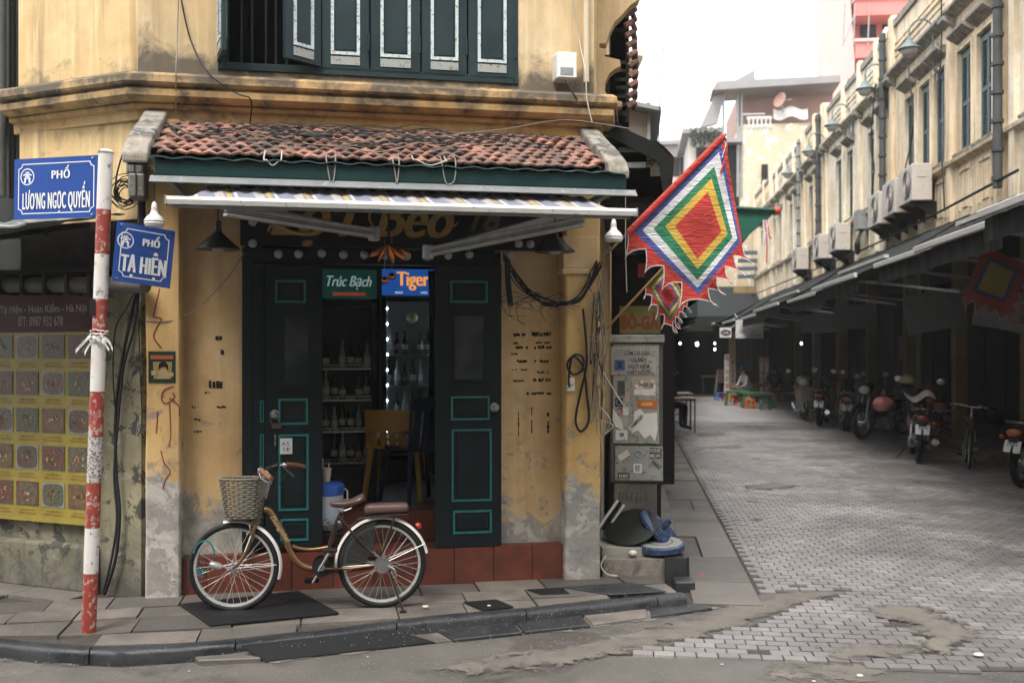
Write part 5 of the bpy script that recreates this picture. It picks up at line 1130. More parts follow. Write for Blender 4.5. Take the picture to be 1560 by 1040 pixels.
# ================================================================== inside the shop
def ithing(name, label, cat, p, group=None): return thing(name, label, cat, p, FAC, group)
FZ = .562
def bottle_mb(c, h=.23, r=.03): return MB().lathe([(.001, 0), (r, .002), (r, h*.55), (r*.4, h*.72), (r*.36, h*.94), (r*.45, h*.95), (r*.45, h), (.001, h)], c, 10)
BGL = [NT('bottle_brown', .12).col((.06, .025, .008)).m, NT('bottle_green', .12).col((.01, .05, .02)).m, NT('bottle_clear', .1).col((.25, .30, .32)).m]
LABW = paint('bottle_label', (.55, .55, .5), .6)
GL = NT('fridge_glass', .03); GL.set('Transmission Weight', .95); GL.set('IOR', 1.2); GL.col((.85, .92, .92)); GL = GL.m
def fridge(x0, x1, y, z0, z1, label, head, headm, shelves, light, glow_s, lead):
    t = ithing('drinks_fridge', label, 'fridge', ((x0+x1)/2, y, z0)); d = .5; hh = .24
    body = build('cabinet', MB().box(x0, x0 + .03, y + .03, y + d, z0, z1).box(x1 - .03, x1, y + .03, y + d, z0, z1).box(x0 + .03, x1 - .03, y + d - .03, y + d, z0, z1).box(x0 + .03, x1 - .03, y + .03, y + d - .03, z1 - hh, z1).box(x0 + .03, x1 - .03, y + .03, y + d - .03, z0, z0 + .28), paint('fridge_dark', (.012, .02, .02), .35, var=.3), t)
    dz0, dz1 = z0 + .20, z1 - hh - .02
    build('door_frame', MB().box(x0 + .005, x0 + .04, y, y + .028, dz0, dz1).box(x1 - .04, x1 - .005, y, y + .028, dz0, dz1).box(x0 + .04, x1 - .04, y, y + .028, dz1 - .04, dz1).box(x0 + .04, x1 - .04, y, y + .028, dz0, dz0 + .05), paint('fridge_frame', (.012, .018, .02), .35), t, bevel=.004)
    build('header_panel', MB().box(x0, x1, y - .005, y + .028, z1 - hh + .0, z1), headm, t, bevel=.004)
    build('inner_lining', MB().box(x0 + .031, x1 - .031, y + d - .04, y + d - .031, z0 + .29, z1 - hh - .01), paint('lining_white', (.5, .52, .52), .5) if lead else paint('lining_grey', (.08, .09, .095), .5), t)
    H = dz1 - dz0; levels = shelves
    for i, s in enumerate(levels):
        zz = dz0 + .06 + (H - .12) * s; sh = build('shelf', MB().box(x0 + .035, x1 - .035, y + .05, y + d - .05, zz - .008, zz), SPK, t)
        rl = MB()
        for k in range(28): xx = x0 + .04 + (x1 - x0 - .08) * k / 27; rl.box(xx, xx + .0022, y + .046, y + .05, zz, zz + .03)
        rl.box(x0 + .035, x1 - .035, y + .044, y + .05, zz + .03, zz + .034); build('shelf_rail', rl, SPK, sh)
        nbt = 6
        for k in range(nbt):
            if (k * 5 + i * 3) % 7 == 0: continue
            xx = x0 + .075 + (x1 - x0 - .15) * k / (nbt - 1); c = (xx, y + .10 + .06 * ((k + i) % 2), zz + .002); h = U(.20, .25)
            bt = build('bottle', bottle_mb(c, h, .028), BGL[(k + i) % 3], t, smooth=True); build('bottle_label', MB().lathe([(.0285, h*.2), (.0285, h*.42)], c, 10), LABW, bt)
    for xx in ([] if not light else [x0 + .05, x1 - .05]):
        ls = build('lamp_strip', MB().box(xx - .004, xx + .004, y + .046, y + .05, dz0 + .2, dz1 - .06), WHITEP, t); gm_ = glow('fridge_led', (.75, .9, 1.0), glow_s * 9)
        for k in range(9): zz = dz0 + .26 + (dz1 - dz0 - .36) * k / 8; build('led', MB().ball((xx, y + .043, zz), .0065, 6), gm_, ls)
    return t, z1 - hh/2, hh
HG = NT('beer_header_green', .4); HG.col((.01, .08, .06)); HG.set('Emission Color', (.01, .10, .075)); HG.set('Emission Strength', .07); HG = HG.m
HB = NT('beer_header_blue', .4); HB.col((.012, .06, .24)); HB.set('Emission Color', (.02, .12, .50)); HB.set('Emission Strength', .20); HB = HB.m
pA0, pA1 = F(482, 600, -1.0), F(574, 600, -1.0); zA = F(530, 410, -1.0).z
fa, zc, hh = fridge(pA0.x, pA1.x, 1.0, FZ, zA, 'tall drinks fridge with a green beer header standing behind the left door leaf', '', HG, (.02, .22, .42, .62), False, .35, False)
cx_ = (pA0.x + pA1.x) / 2 + .02
build('lettering', MB().merge(text_mb('Trúc Bạch', .36, .11, .0, .35, heavy=.008), T(cx_ + .0, .988, zc + .01)), glow('letters_pale', (.45, .58, .55), .16), fa)
build('ribbon', MB().box(cx_ - .13, cx_ + .13, .988, .992, zc - .095, zc - .068), glow('ribbon_red', (.35, .06, .03), .2), fa)
build('lettering', MB().merge(text_mb('KIET TRUC', .26, .05, .005), T(cx_ - .01, .995, FZ + .33)), paint('dull_grey_print', (.06, .065, .06), .5), fa)
pB0, pB1 = F(582, 600, -2.0), F(666, 600, -2.0); zB_ = F(620, 410, -2.0).z
fb, zc, hh = fridge(pB0.x, pB1.x, 2.0, FZ, zB_, 'lit drinks fridge with a blue beer header deep inside the shop', '', HB, (.25, .45, .66), True, 5.0, True)
cx_ = (pB0.x + pB1.x) / 2
build('lettering', MB().merge(text_mb('Tiger', .30, .17, .0, heavy=.02), T(cx_ + .03, 1.99, zc + .01)), glow('letters_orange', (.75, .28, .06), .45), fb)
build('lettering', MB().merge(text_mb('SINCE', .07, .018, .005), T(cx_ - .10, 1.99, zc - .095)), glow('letters_pale2', (.6, .65, .7), .5), fb); build('lettering', MB().merge(text_mb('1932', .06, .018, .005), T(cx_ + .13, 1.99, zc - .095)), glow('letters_pale3', (.6, .65, .7), .5), fb)
q = F(628, 484, -2.1); tag(build('cabbage', MB().ball(q, .055, 14, (1, 1, .85)), paint('pale_green', (.45, .50, .22), .6), None, FAC, smooth=True), 'round pale green cabbage on the upper shelf of the lit fridge', 'vegetable')
# stacked plastic chairs
def chair_mb(c, yaw, m, parent, tall=.84):
    M = T(*c) @ Rz(yaw)
    def P(mb): return MB().merge(mb, M)
    seat = MB().grid(lambda u, v: ((u - .5) * (.40 + .04 * v), -.21 + .42 * v, .43 + .02 * abs(u - .5) * 2 - .015 * math.sin(math.pi * v)), 8, 8, (0, 0, -.02))
    build('seat', P(seat), m, parent, smooth=True)
    bk = MB()
    for k in range(5): x = -.15 + .075 * k; bk.grid(lambda u, v, x=x: (x - .026 + .052 * u, .20 + .07 * v - .5 * (x - .026 + .052 * u) ** 2, .44 + (tall - .46) * v), 1, 5, (0, .012, 0))
    build('backrest', P(bk), m, parent)
    build('top_rail', P(MB().grid(lambda u, v: ((u - .5) * .42, .272 - .5 * ((u - .5) * .42) ** 2 + .01 * v, tall - .10 + .10 * v), 8, 2, (0, .016, 0))), m, parent, smooth=True)
    for sx in (-1, 1):
        build('back_post', P(MB().tube([(sx * .195, .19, .42), (sx * .205, .25, tall - .03)], .016, 6)), m, parent)
        for sy in (-1, 1): build('leg', P(MB().tube([(sx * .18, sy * .18, .42), (sx * .225, sy * .23, .0)], [.022, .017], 6)), m, parent)
YEL = paint('yellow_plastic', (.52, .27, .04), .45, var=.25, rnd_=.2); BLU = paint('dark_blue_plastic', (.010, .020, .05), .4); RDP = paint('red_plastic', (.30, .03, .015), .4); GRP = paint('green_plastic', (.05, .10, .045), .45)
p = F(606, 700, -1.0); yc = ithing('plastic_chair_stack', 'stack of faded yellow plastic chairs behind the blue chair', 'chair stack', (p.x, 1.0, FZ))
for k in range(2): chair_mb((p.x + .0, 1.0, FZ + .07 * k), 165, YEL, yc, .66)
p = F(640, 700, -.62); bc_ = ithing('plastic_chair', 'dark blue plastic chair just inside the right door leaf', 'chair', (p.x, .70, FZ)); chair_mb((p.x + .0, .72, FZ), 205, BLU, bc_)
# water cooler drum on a low stool, plastic cup on top
st_ = ithing('low_stool', 'small dark stool under the white drinks cooler', 'stool', (F(500, 800, .02).x, -.02, PZ)); sz = F(500, 806, .04).z; c = F(496, 806, .04); c.y = .16
c = Vector((F(497, 806, -.16).x, .16, max(F(497, 806, -.16).z, PZ + .06)))
st_.matrix_basis = FAC @ T(c.x, c.y, PZ); ABS[st_.name] = (FAC, Vector((c.x, c.y, PZ)))
build('seat', MB().box(c.x - .12, c.x + .12, c.y - .12, c.y + .12, c.z - .02, c.z - .002), DARKWOOD, st_)
for sx in (-1, 1):
    for sy in (-1, 1): build('leg', MB().cyl((c.x + sx*.10, c.y + sy*.10, PZ), (c.x + sx*.09, c.y + sy*.09, c.z - .02), .010, n=6), DARKWOOD, st_)
zt = F(500, 733, -.16).z
co = ithing('drinks_cooler', 'white drinks cooler drum with a blue band round its lid beside the left door leaf', 'cooler', c)
n = NT('cooler_white', .45); p = n.pos(); z = n.xyz(p)[2]; a = n.noise(p, 60, 6, .8); g = n.math('ADD', a, n.mr(z, c.z, c.z + .22, .22, -.2)); n.col(n.mix(n.ramp(g, [(.56, 0), (.64, 1)]), (.34, .37, .42), (.05, .045, .04))); 
hgt = zt - c.z
build('drum', MB().lathe([(.10, 0), (.118, .012), (.122, hgt * .74)], c, 28), n.m, co, smooth=True); build('lid_band', MB().lathe([(.126, hgt*.74), (.128, hgt*.76), (.128, hgt*.93), (.11, hgt*.98), (.001, hgt)], c, 28), NT('cooler_blue', .35).col((.03, .09, .36)).m, co, smooth=True)
build('handle', MB().tube([c + Vector((.126, 0, hgt*.85)), c + Vector((.15, -.01, hgt*.8)), c + Vector((.15, -.01, hgt*.62)), c + Vector((.124, 0, hgt*.6))], .006, 6), WHITEP, co)
ct = c + Vector((.0, -.02, hgt + .002)); cu = ithing('plastic_cup', 'clear plastic cup of iced coffee with a straw on the cooler lid', 'cup', ct)
build('cup', MB().lathe([(.027, 0), (.040, .10)], ct, 18), NT('cup_plastic', .15).col((.42, .37, .32)).m, cu, smooth=True); build('drink', MB().lathe([(.001, .001), (.025, .003), (.034, .06), (.001, .06)], ct, 16), NT('coffee', .3).col((.22, .12, .07)).m, cu, smooth=True)
build('straw', MB().cyl(ct + Vector((0, 0, .02)), ct + Vector((.022, -.01, .135)), .004, n=6), WHITEP, cu)
q = ct + Vector((-.05, .05, 0)); bx_ = ithing('medicine_box', 'small white carton with a red dot next to the cup', 'carton', q); build('carton', MB().box(q.x - .025, q.x + .03, q.y - .02, q.y + .03, q.z, q.z + .16), paint('carton_white', (.45, .45, .46), .6), bx_); build('dot', MB().cyl((q.x, q.y - .0215, q.z + .125), (q.x, q.y - .0205, q.z + .125), .010, n=12), RDP, bx_)
# red wall hanging, dark curtain silhouette at the right of the opening
cu_ = ithing('curtain', 'dark cloth hanging inside the doorway near the right door leaf', 'curtain', F(655, 700, -1.2))
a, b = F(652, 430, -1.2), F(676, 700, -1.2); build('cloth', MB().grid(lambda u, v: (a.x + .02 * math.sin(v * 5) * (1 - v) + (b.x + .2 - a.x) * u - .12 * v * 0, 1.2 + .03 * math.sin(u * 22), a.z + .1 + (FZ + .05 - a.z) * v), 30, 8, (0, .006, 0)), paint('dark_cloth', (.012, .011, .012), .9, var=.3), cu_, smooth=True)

# ================================================================== utility cabinet beside the house
cx0, cx1, cy0 = -.165, .262, 7.95
_p0, _p1 = hit(STR, 930, 600, 1, cy0), hit(STR, 1010, 600, 1, cy0); cx0, cx1 = _p0.x, _p1.x
cb0, cb1 = hit(STR, 970, 735, 1, cy0).z, hit(STR, 970, 522, 1, cy0).z; ccap = hit(STR, 970, 510, 1, cy0).z
cab = thing('utility_cabinet', 'grey street electricity cabinet covered in stickers and a Vietnamese danger notice', 'cabinet', ((cx0+cx1)/2, cy0, cb0), STR)
CABM = paint('cabinet_grey', (.30, .31, .28), .55, var=.25, sc=7, wear=.25, wc=(.17, .16, .14))
build('body', MB().box(cx0, cx1, cy0 + .01, cy0 + .34, cb0, cb1), paint('cabinet_side', (.10, .105, .10), .5, var=.3), cab, bevel=.004)
build('top_cap', MB().box(cx0 - .012, cx1 + .012, cy0 - .02, cy0 + .36, cb1 + .001, ccap), CABM, cab, bevel=.006)
def cpx(px, py, d=0): q = hit(STR, px, py, 1, cy0 - d); return q
def cplate(name, a, b, y0, y1, m, d=.0, th=.006, par=None, **k):
    p, q = cpx(a, y1, d), cpx(b, y0, d); return build(name, MB().box(p.x, q.x, cy0 - d - th, cy0 - d, p.z, q.z), m, par or cab, **k)
dr1 = cplate('upper_door', 934, 1004, 524, 675, CABM, -.008, .010, bevel=.003); dr2 = cplate('lower_door', 937, 1010, 680, 731, CABM, -.008, .010, bevel=.003)
DWH = paint('cabinet_notice_grey', (.36, .35, .33), .6, wear=.2, wc=(.2, .17, .15)); INK = paint('ink_black', (.03, .03, .03), .7)
nt = cplate('danger_notice', 931, 1000, 528, 571, DWH, .003, .002, dr1)
def ctext(s, a, b, y0, y1, m, par, d=.008, bold=.01, rot=0, shear=0, name='lettering'):
    p, q = cpx(a, y1, d), cpx(b, y0, d); mb = text_mb(s, q.x - p.x, q.z - p.z, bold, shear); return build(name, MB().merge(mb, T((p.x+q.x)/2, cy0 - d, (p.z+q.z)/2) @ Ry(rot)), m, par)
ctext('CẤM LẠI GẦN !', 951, 994, 531, 543, INK, nt); ctext('CÓ ĐIỆN', 961, 985, 543, 552, INK, nt); ctext('NGUY HIỂM', 957, 989, 551, 561, INK, nt); ctext('CHẾT NGƯÒ’I', 955, 992, 561, 570, INK, nt)
BLST = paint('sticker_blue', (.05, .12, .28), .6, var=.3, sc=60); 
s = cplate('sticker', 936, 952, 548, 564, BLST, .006, .0015, nt); ctext('X', 939, 949, 551, 561, INK, s, .009, .05); ctext('tTe', 934, 950, 532, 545, GREYMET, nt, .007)
cplate('meter_slot', 941, 952, 580, 602, paint('slot_grey', (.09, .10, .095), .3), .003, .003, dr1, bevel=.002)
s = cplate('sticker', 963, 999, 575, 603, paint('sticker_buff', (.40, .33, .25), .7, wear=.3, wc=(.6, .58, .55)), .003, .0015, dr1); ctext('PHAP 18', 973, 995, 583, 590, INK, s, .006); cplate('label_tear', 966, 996, 593, 601, WHITEP, .005, .0012, s)
s = cplate('sticker', 937, 949, 606, 619, paint('sticker_navy', (.02, .04, .06), .5), .003, .0015, dr1); q = cpx(943, 612.5, .006); build('ring', MB().tube(arc((q.x, q.y, q.z), .022, 0, 345, 16), .003, 4), GREYMET, s)
s = cplate('sticker', 971, 1001, 609, 622, paint('sticker_orange', (.50, .13, .04), .6), .003, .0015, dr1); cplate('label_bar', 977, 994, 613, 618, paint('bar_yellow', (.55, .38, .12), .6), .005, .001, s)
cplate('sticker', 940, 952, 620, 634, paint('sticker_red', (.28, .06, .04), .7, wear=.4), .003, .0015, dr1); cplate('sticker', 949, 958, 620, 632, WHITEP, .0055, .001, dr1); cplate('sticker', 953, 959, 598, 612, paint('sticker_pale', (.5, .36, .34), .7), .003, .001, dr1)
wt = MB(); pts = [(966, 628), (975, 622), (982, 630), (1001, 628), (1002, 655), (998, 672), (990, 662), (982, 668), (972, 655), (962, 660), (966, 645)]; wt.prism([Vector((cpx(a, b, .004).x, cy0 - .004, cpx(a, b, .004).z)) for a, b in pts], (0, -.0012, 0)); build('torn_poster', wt, paint('torn_white', (.66, .64, .61), .8, var=.12), dr1)
wt = MB().prism([Vector((cpx(a, b, .004).x, cy0 - .004, cpx(a, b, .004).z)) for a, b in [(934, 622), (940, 630), (948, 642), (950, 655), (938, 650), (933, 640)]], (0, -.0012, 0)); build('torn_poster', wt, WHITEP, dr1)
s = cplate('sticker', 957, 984, 640, 647, paint('sticker_frame', (.55, .54, .52), .7), .0065, .001, dr1); s.matrix_basis = s.matrix_basis @ Ry(-48)
mb = text_mb('NIMROD', .13, .022, .02); q = cpx(970.5, 643, .009); build('lettering', MB().merge(mb, T(q.x, cy0 - .0095, q.z + .008) @ Ry(-48)), INK, dr1)
s = cplate('sticker', 942, 957, 632, 649, paint('sticker_bird', (.30, .34, .42), .7, var=.5, sc=80, c2=(.5, .30, .12)), .0035, .001, dr1)
s = cplate('sticker', 938, 956, 655, 670, WHITEP, .005, .0012, dr1); mb = text_mb('28', .035, .03, .03); q = cpx(947, 662, .009); build('lettering', MB().merge(mb, T(q.x, cy0 - .008, q.z) @ Ry(-15)), INK, s)
s = cplate('sticker', 944, 962, 688, 697, paint('sticker_white', (.62, .6, .58), .7), .003, .001, dr2); s.matrix_basis = s.matrix_basis @ Ry(-35); q = cpx(973, 690, .006)
build('ring', MB().tube(arc((q.x, q.y, q.z), .025, 0, 345, 16), .006, 4), paint('ring_blue', (.25, .38, .45), .7), dr2)
s = cplate('sticker', 990, 1007, 682, 698, INK, .003, .001, dr2); ctext('HONEE', 991, 1006, 683, 689, WHITEP, s, .0055); ctext('MEOW', 991, 1006, 691, 697, WHITEP, s, .0055)
mb = text_mb('PARIS', .085, .035, .02); q = cpx(1000, 708, .006); build('lettering', MB().merge(mb, T(q.x, cy0 - .005, q.z) @ Ry(38)), INK, dr2)
s = cplate('sticker', 965, 978, 706, 720, WHITEP, .003, .001, dr2); ctext('EE', 968, 975, 709, 717, INK, s, .006)
s = cplate('sticker', 941, 959, 720, 728, paint('sticker_dark_rim', (.04, .04, .04), .6), .003, .001, dr2); s2 = ctext('KURO', 943, 957, 722, 727, WHITEP, s, .006, .02)
cplate('blue_scrawl', 985, 1006, 712, 724, paint('scrawl_blue', (.20, .33, .40), .8, wear=.7, wc=(.30, .31, .28), sc=14), .003, .0008, dr2)
for (a, b, y) in ((934, 1004, 640), (937, 1010, 700)): q = cpx(b - 2, y, .01); build('hinge', MB().cyl((q.x + .004, cy0 - .004, q.z), (q.x + .004, cy0 - .004, q.z + .06), .006, n=8), CABM, cab)
q = cpx(940, 705, .004); build('lock', MB().cyl((q.x, cy0 - .008, q.z), (q.x, cy0 + .0, q.z), .007, n=10), INK, dr2)
# its concrete foot
pa, pb = hit(STR, 935, 780, 1, cy0 + .02), hit(STR, 1001, 780, 1, cy0 + .02)
ft = tag(build('cabinet_plinth', MB().box(pa.x, pb.x, cy0 + .02, cy0 + .36, .1, cb0 - .002), CONC, None, STR, bevel=.01), 'rough concrete plinth with scrawled letters under the utility cabinet', 'plinth')
mb = MB()
for pts in ([(944, 748), (944, 765)], [(944, 748), (951, 750), (946, 757)], [(955, 749), (955, 762), (962, 762), (963, 749)], [(970, 765), (970, 748), (977, 752), (977, 762), (970, 765)], [(983, 745), (983, 764)], [(989, 750), (983, 757), (990, 763)]):
    q = [hit(STR, a, b, 1, cy0 + .016) for a, b in pts]; mb.tube(q if len(q) > 1 else q * 2, .0022, 4)
build('scrawl', mb, paint('scrawl_grey', (.05, .05, .06), .8), ft)
build('cabinet_pier', MB().box(-.22, pa.x - .015, cy0 + .05, cy0 + .3, .1, cb0 + .05), paint('dark_pier', (.06, .06, .058), .7), ft, STR) if False else None
# ---- broken masonry and umbrella bases at the corner
mo = thing('masonry_block', 'broken concrete block and kerb stones at the street corner under the round bases', 'concrete block', (.98, 7.7, .0))
def rock(pts, z0, z1, m, par, name='block', sub=3, amp=.02):
    mb = MB(); sp = smooth_path(list(pts) + [pts[0]], sub)[:-1]; n = len(sp); lv = 4
    for k in range(lv + 1):
        t = k / lv
        for q in sp: a = mnoise.noise(Vector((q.x * 9, q.y * 9, t * 3))) * amp; c = Vector((sum(p.x for p in sp)/n, sum(p.y for p in sp)/n, 0)); d = (Vector((q.x, q.y, 0)) - c); mb.v.append(c + d * (1 + a * 3 - .03 * t * t) + Vector((0, 0, z0 + (z1 - z0) * t + a * .3)))
    for k in range(lv):
        for i in range(n): mb.f.append((k*n+i, k*n+(i+1)%n, (k+1)*n+(i+1)%n, (k+1)*n+i)); mb.m.append(0)
    mb.f.append(tuple(range(lv*n, lv*n+n))); mb.m.append(0)
    return build(name, mb, m, par, smooth=True)
MASON = ground_mat('old_masonry', (.16, .135, .11), (.27, .24, .21), .8, 5, 60, damp=.6)
V = lambda x, y: Vector((x, y, 0))
rock([V(.68, 7.44), V(.95, 7.42), V(1.14, 7.46), V(1.24, 7.62), V(1.26, 7.95), V(.70, 7.98)], -.01, .20, MASON, mo)
rock([V(.68, 7.52), V(.85, 7.50), V(1.02, 7.56), V(1.06, 7.75), V(.95, 7.92), V(.68, 7.9)], .20, .27, paint('round_slab', (.30, .27, .22), .8, var=.35), mo, name='round_slab', amp=.008)
rock([V(1.145, 7.44), V(1.30, 7.42), V(1.34, 7.55), V(1.24, 7.64), V(1.15, 7.6)], -.01, .215, DARKSTONE, mo, name='rounded_stone')
build('kerb_stone', MB().box(1.185, 1.33, 7.22, 7.40, -.01, .085), DARKSTONE, mo, bevel=.01)
BB_ = paint('blue_base_paint', (.022, .05, .13), .45, var=.35, sc=12, wear=.2, wc=(.16, .15, .14)); DSK = paint('dark_base', (.018, .022, .020), .5, var=.4, sc=9)
def ubase(name, label, c, r, h, M, m, mtop=None):
    t = thing(name, label, 'umbrella base', (0, 0, 0)); t.matrix_basis = T(*c) @ M
    build('disc', MB().lathe([(r - .012, 0), (r, .010), (r, h - .012), (r - .015, h), (.001, h)], (0, 0, 0), 40), m, t, smooth=True)
    if mtop: build('dusty_top', MB().lathe([(r - .02, h + .001), (r - .025, h + .003), (.001, h + .003)], (0, 0, 0), 36), mtop, t)
    build('socket', MB().lathe([(.024, h), (.024, h + .085), (.017, h + .085), (.017, h + .02)], (0, 0, 0), 16), m, t, smooth=True)
    build('ring', MB().tube([((r*.5) * math.cos(a), (r*.5) * math.sin(a), h + .003) for a in [i * math.pi / 16 for i in range(32)]], .004, 5, closed=True), m, t)
q = hit(WORLD, 1007, 845, 1, 7.62)
ubase('umbrella_base', 'round blue umbrella base lying flat on the concrete block at the corner', (q.x, 7.64, .235), .185, .058, Rx(5) @ Ry(-3), BB_, paint('dust_grey', (.26, .25, .22), .8))
q = hit(WORLD, 1003, 806, 1, 7.8); ubase('umbrella_base', 'blue umbrella base tilted against the cabinet plinth', (q.x + .0, 7.80, q.z - .02), .20, .045, Ry(42) @ Rx(15), BB_)
q = hit(WORLD, 962, 805, 1, 7.72); ubase('umbrella_base', 'black umbrella base turned over beside the house corner', (q.x, 7.74, q.z + .02), .215, .03, Rx(-152) @ Ry(16) @ Rz(10), DSK)
q = hit(WORLD, 927, 782, 1, 7.85); c1 = thing('folded_stand', 'white striped metal stand leaning behind the black umbrella base', 'stand', (0, 0, 0)); c1.matrix_basis = T(q.x, 7.86, q.z - .04) @ Ry(35)
for k in range(3): build('rail', MB().box(-.03 + .03 * k, -.012 + .03 * k, -.02, .02, -.10, .16), WHITEP if k != 1 else BLACK, c1, bevel=.004)
q = hit(WORLD, 964, 842, 1, 7.5); tag(build('crumpled_tissue', MB().ball(q + Vector((0, .0, 0)), .028, 10, (1.2, 1, .8)), WHITEP), 'crumpled white tissue on the masonry block', 'litter')
tag(build('ground_wire', MB().tube(smooth_path([(.70, 7.40, .24), (.66, 7.385, .17), (.70, 7.37, .11), (.78, 7.36, .095)], 5), .006, 5), CABLEW), 'pale wire curling down the front of the masonry block', 'wire')

# ================================================================== flags
def fab(nm, c):
    n = NT(nm, .8); p = n.pos(); n.col(n.mix(n.noise(p, 7, 6, .65), tuple(q * .72 for q in c), c)); w1 = n.noise(n.pos((3, 3, 9)), 3.5, 5, .6, 1.2); n.bump(n.math('ADD', w1, n.math('MULTIPLY', n.noise(p, 300, 2), .12)), .9, .03); n.set('Sheen Weight', .2); return n.m
FR, FB_, FWh, FG, FY = [fab(nm, c) for nm, c in (('flag_red', (.62, .045, .03)), ('flag_blue', (.075, .10, .36)), ('flag_white', (.78, .78, .80)), ('flag_green', (.02, .22, .10)), ('flag_yellow', (.72, .46, .06)))]
def flag(name, label, A, B, C, D, thr, mats, N=56, teeth=((0, 4), (1, 5)), tl=.13, ctr=(.52, .50), wob=.022, pole=None, group=None, piping=FWh):
    A, B, C, D = map(Vector, (A, B, C, D)); t = thing(name, label, 'flag', A, WORLD, group)
    nrm = (B - A).cross(D - A).normalized()
    def P(u, v):
        p = A.lerp(B, u).lerp(D.lerp(C, u), v); k = math.sin(u * 5.3 + v * 2.1) * .9 + math.sin(u * 11 - v * 6) * .35 + .5 * math.sin(v * 9 + u * 3); return p + nrm * wob * k * min(1, v * 3)
    mb = MB(); mb.grid(P, N, N, nrm * .0012)
    ms = []
    for i in range(N):
        for j in range(N):
            u, v = (i + .5) / N, (j + .5) / N; du = (u - ctr[0]) / (ctr[0] if u < ctr[0] else 1 - ctr[0]); dv = (v - ctr[1]) / (ctr[1] if v < ctr[1] else 1 - ctr[1])
            d = max(abs(du), abs(dv)); ms.append(next((k for k, th in enumerate(thr) if d < th), len(thr)))
    mb.m = ms + ms + [len(thr)] * (len(mb.f) - 2 * N * N)
    cl = build('cloth', mb, mats, t, smooth=True)
    for side, n in teeth:
        E = (lambda s: P(0, s)) if side == 0 else (lambda s: P(s, 1)) if side == 1 else (lambda s: P(1, s)); out = ((A - B) if side == 0 else (D - A) if side == 1 else (B - A)).normalized()
        along = (E(1) - E(0)).normalized(); fr = MB(); edge = []
        for k in range(n):
            s0, s1 = k / n, (k + 1) / n; a, b = E(s0), E(s1); L_ = tl * U(.85, 1.15); tip = a.lerp(b, .62) + out * L_ + Vector((0, 0, -.01)) + nrm * U(-.012, .012)
            pl = [a.lerp(tip, q) + along * (.012 * math.sin(math.pi * q)) for q in (0, .25, .5, .75, 1)]; pr = [tip.lerp(b, q) - along * (.030 * math.sin(math.pi * q)) for q in (.25, .5, .75, 1)]
            out_ = pl + pr; cen = a.lerp(b, .5)
            o = len(fr.v); fr.v += [cen] + out_; fr.f += [(o, o + i + 1, o + i + 2) for i in range(len(out_) - 1)]; fr.m += [0] * (len(out_) - 1); edge += out_
        build('fringe', fr, mats[-1], t); build('piping', MB().tube(edge, .0042, 5), piping, t)
    if pole: build('pole', MB().tube(pole[0], pole[1], 8), paint('bamboo', (.35, .22, .10), .6), t, smooth=True)
    return t, P, nrm
def at(px, py, Y): return Vector(((px - 780) / FOC * Y, Y, EYE + (HOR - py) / FOC * Y))
A, B, C, D = at(957, 354, 7.15), at(1103, 207, 6.95), at(1131, 372, 6.98), at(1066, 456, 7.12)
d = (B - A).normalized()
fl1, P1, n1 = flag('festival_flag', 'large square festival flag with a red centre ringed in yellow, green, white and blue', A, B, C, D, (.42, .55, .70, .83, .93), [FR, FY, FG, FWh, FB_, FR], ctr=(.545, .515), pole=([A - d * .16, B + d * .02], .009), tl=.13)
build('sleeve', MB().tube([A, B], .022, 8), FR, fl1, smooth=True)
build('tie', MB().tube(smooth_path([B, at(1107, 222, 6.95), at(1104, 245, 6.95), at(1098, 262, 6.95)], 4), .008, 5), FR, fl1); build('tie', MB().tube(smooth_path([B - d * .05, at(1106, 218, 6.94), at(1100, 240, 6.94)], 4), .003, 5), FWh, fl1)
build('pole_bracket', MB().cyl(A - d * .16, FAC @ Vector((F(914, 392, .03).x, -.0, F(914, 392, .03).z)), .009, n=6), GREYMET, fl1)
A, B, C, D = at(984, 436, 7.7), at(1014, 404, 7.6), at(1047, 458, 7.6), at(1020, 496, 7.7)
fl2, _, _ = flag('festival_flag', 'small festival flag with a red diamond hanging just below the large flag', A, B, C, D, (.5, .62, .78, .9), [FR, FB_, FY, FG, FR], N=30, tl=.075, ctr=(.55, .45))
d = (B - A).normalized(); build('pole', MB().cyl(A - d * .5, B, .01, n=6), paint('bamboo', (.35, .22, .10), .6), fl2)
# ================================================================== left side of the street, behind the corner house
def sthing(name, label, cat, p, group=None): return thing(name, label, cat, p, STR, group)
XC = -.227
def sy(px, py, y, off=0): return hit(STR, px, py, 1, y)
bw = sthing('balcony_wing', 'ochre side wing with scrolled brackets under dark eaves on the corner house flank', 'building wing', (XC, 8.4, 3.4))
out_px = [(892, -30), (985, -30), (972, 0), (960, 8), (948, 22), (936, 34), (928, 50), (923, 66), (913, 66), (913, 73), (921, 74), (921, 86), (944, 91), (946, 101), (938, 104), (928, 112), (922, 125), (921, 138), (930, 150), (948, 155), (946, 162), (932, 166), (918, 176), (892, 176)]
for y0 in (8.3, 10.4):
    q = [hit(STR, a, b, 1, 8.3) for a, b in out_px]; build('bracket_wall', MB().prism([(a.x, y0, a.z) for a in q], (0, .14, 0)), OCHRE_UP, bw)
a_x = hit(STR, 962, 60, 1, 8.46).x
LOUV = paint('dark_louvre', (.03, .034, .034), .6, var=.5)
for z0, z1 in ((3.75, 4.25), (4.45, 5.1)):
    for k in range(7): zz = z0 + (z1 - z0) * k / 7; build('slat', MB().box(-.12, a_x - .05, 8.46, 10.3, zz, zz + .03), LOUV, bw)
a = a_x
build('side_screen', MB().box(a - .05, a - .02, 8.5, 11, 3.7, 6.3), LOUV, bw); build('back_screen', MB().box(-.2, a - .06, 10.35, 10.38, 3.4, 6.3), LOUV, bw); build('eave', MB().box(-.3, a + .02, 8.28, 11, 5.9, 6.0), DARKWOOD, bw)
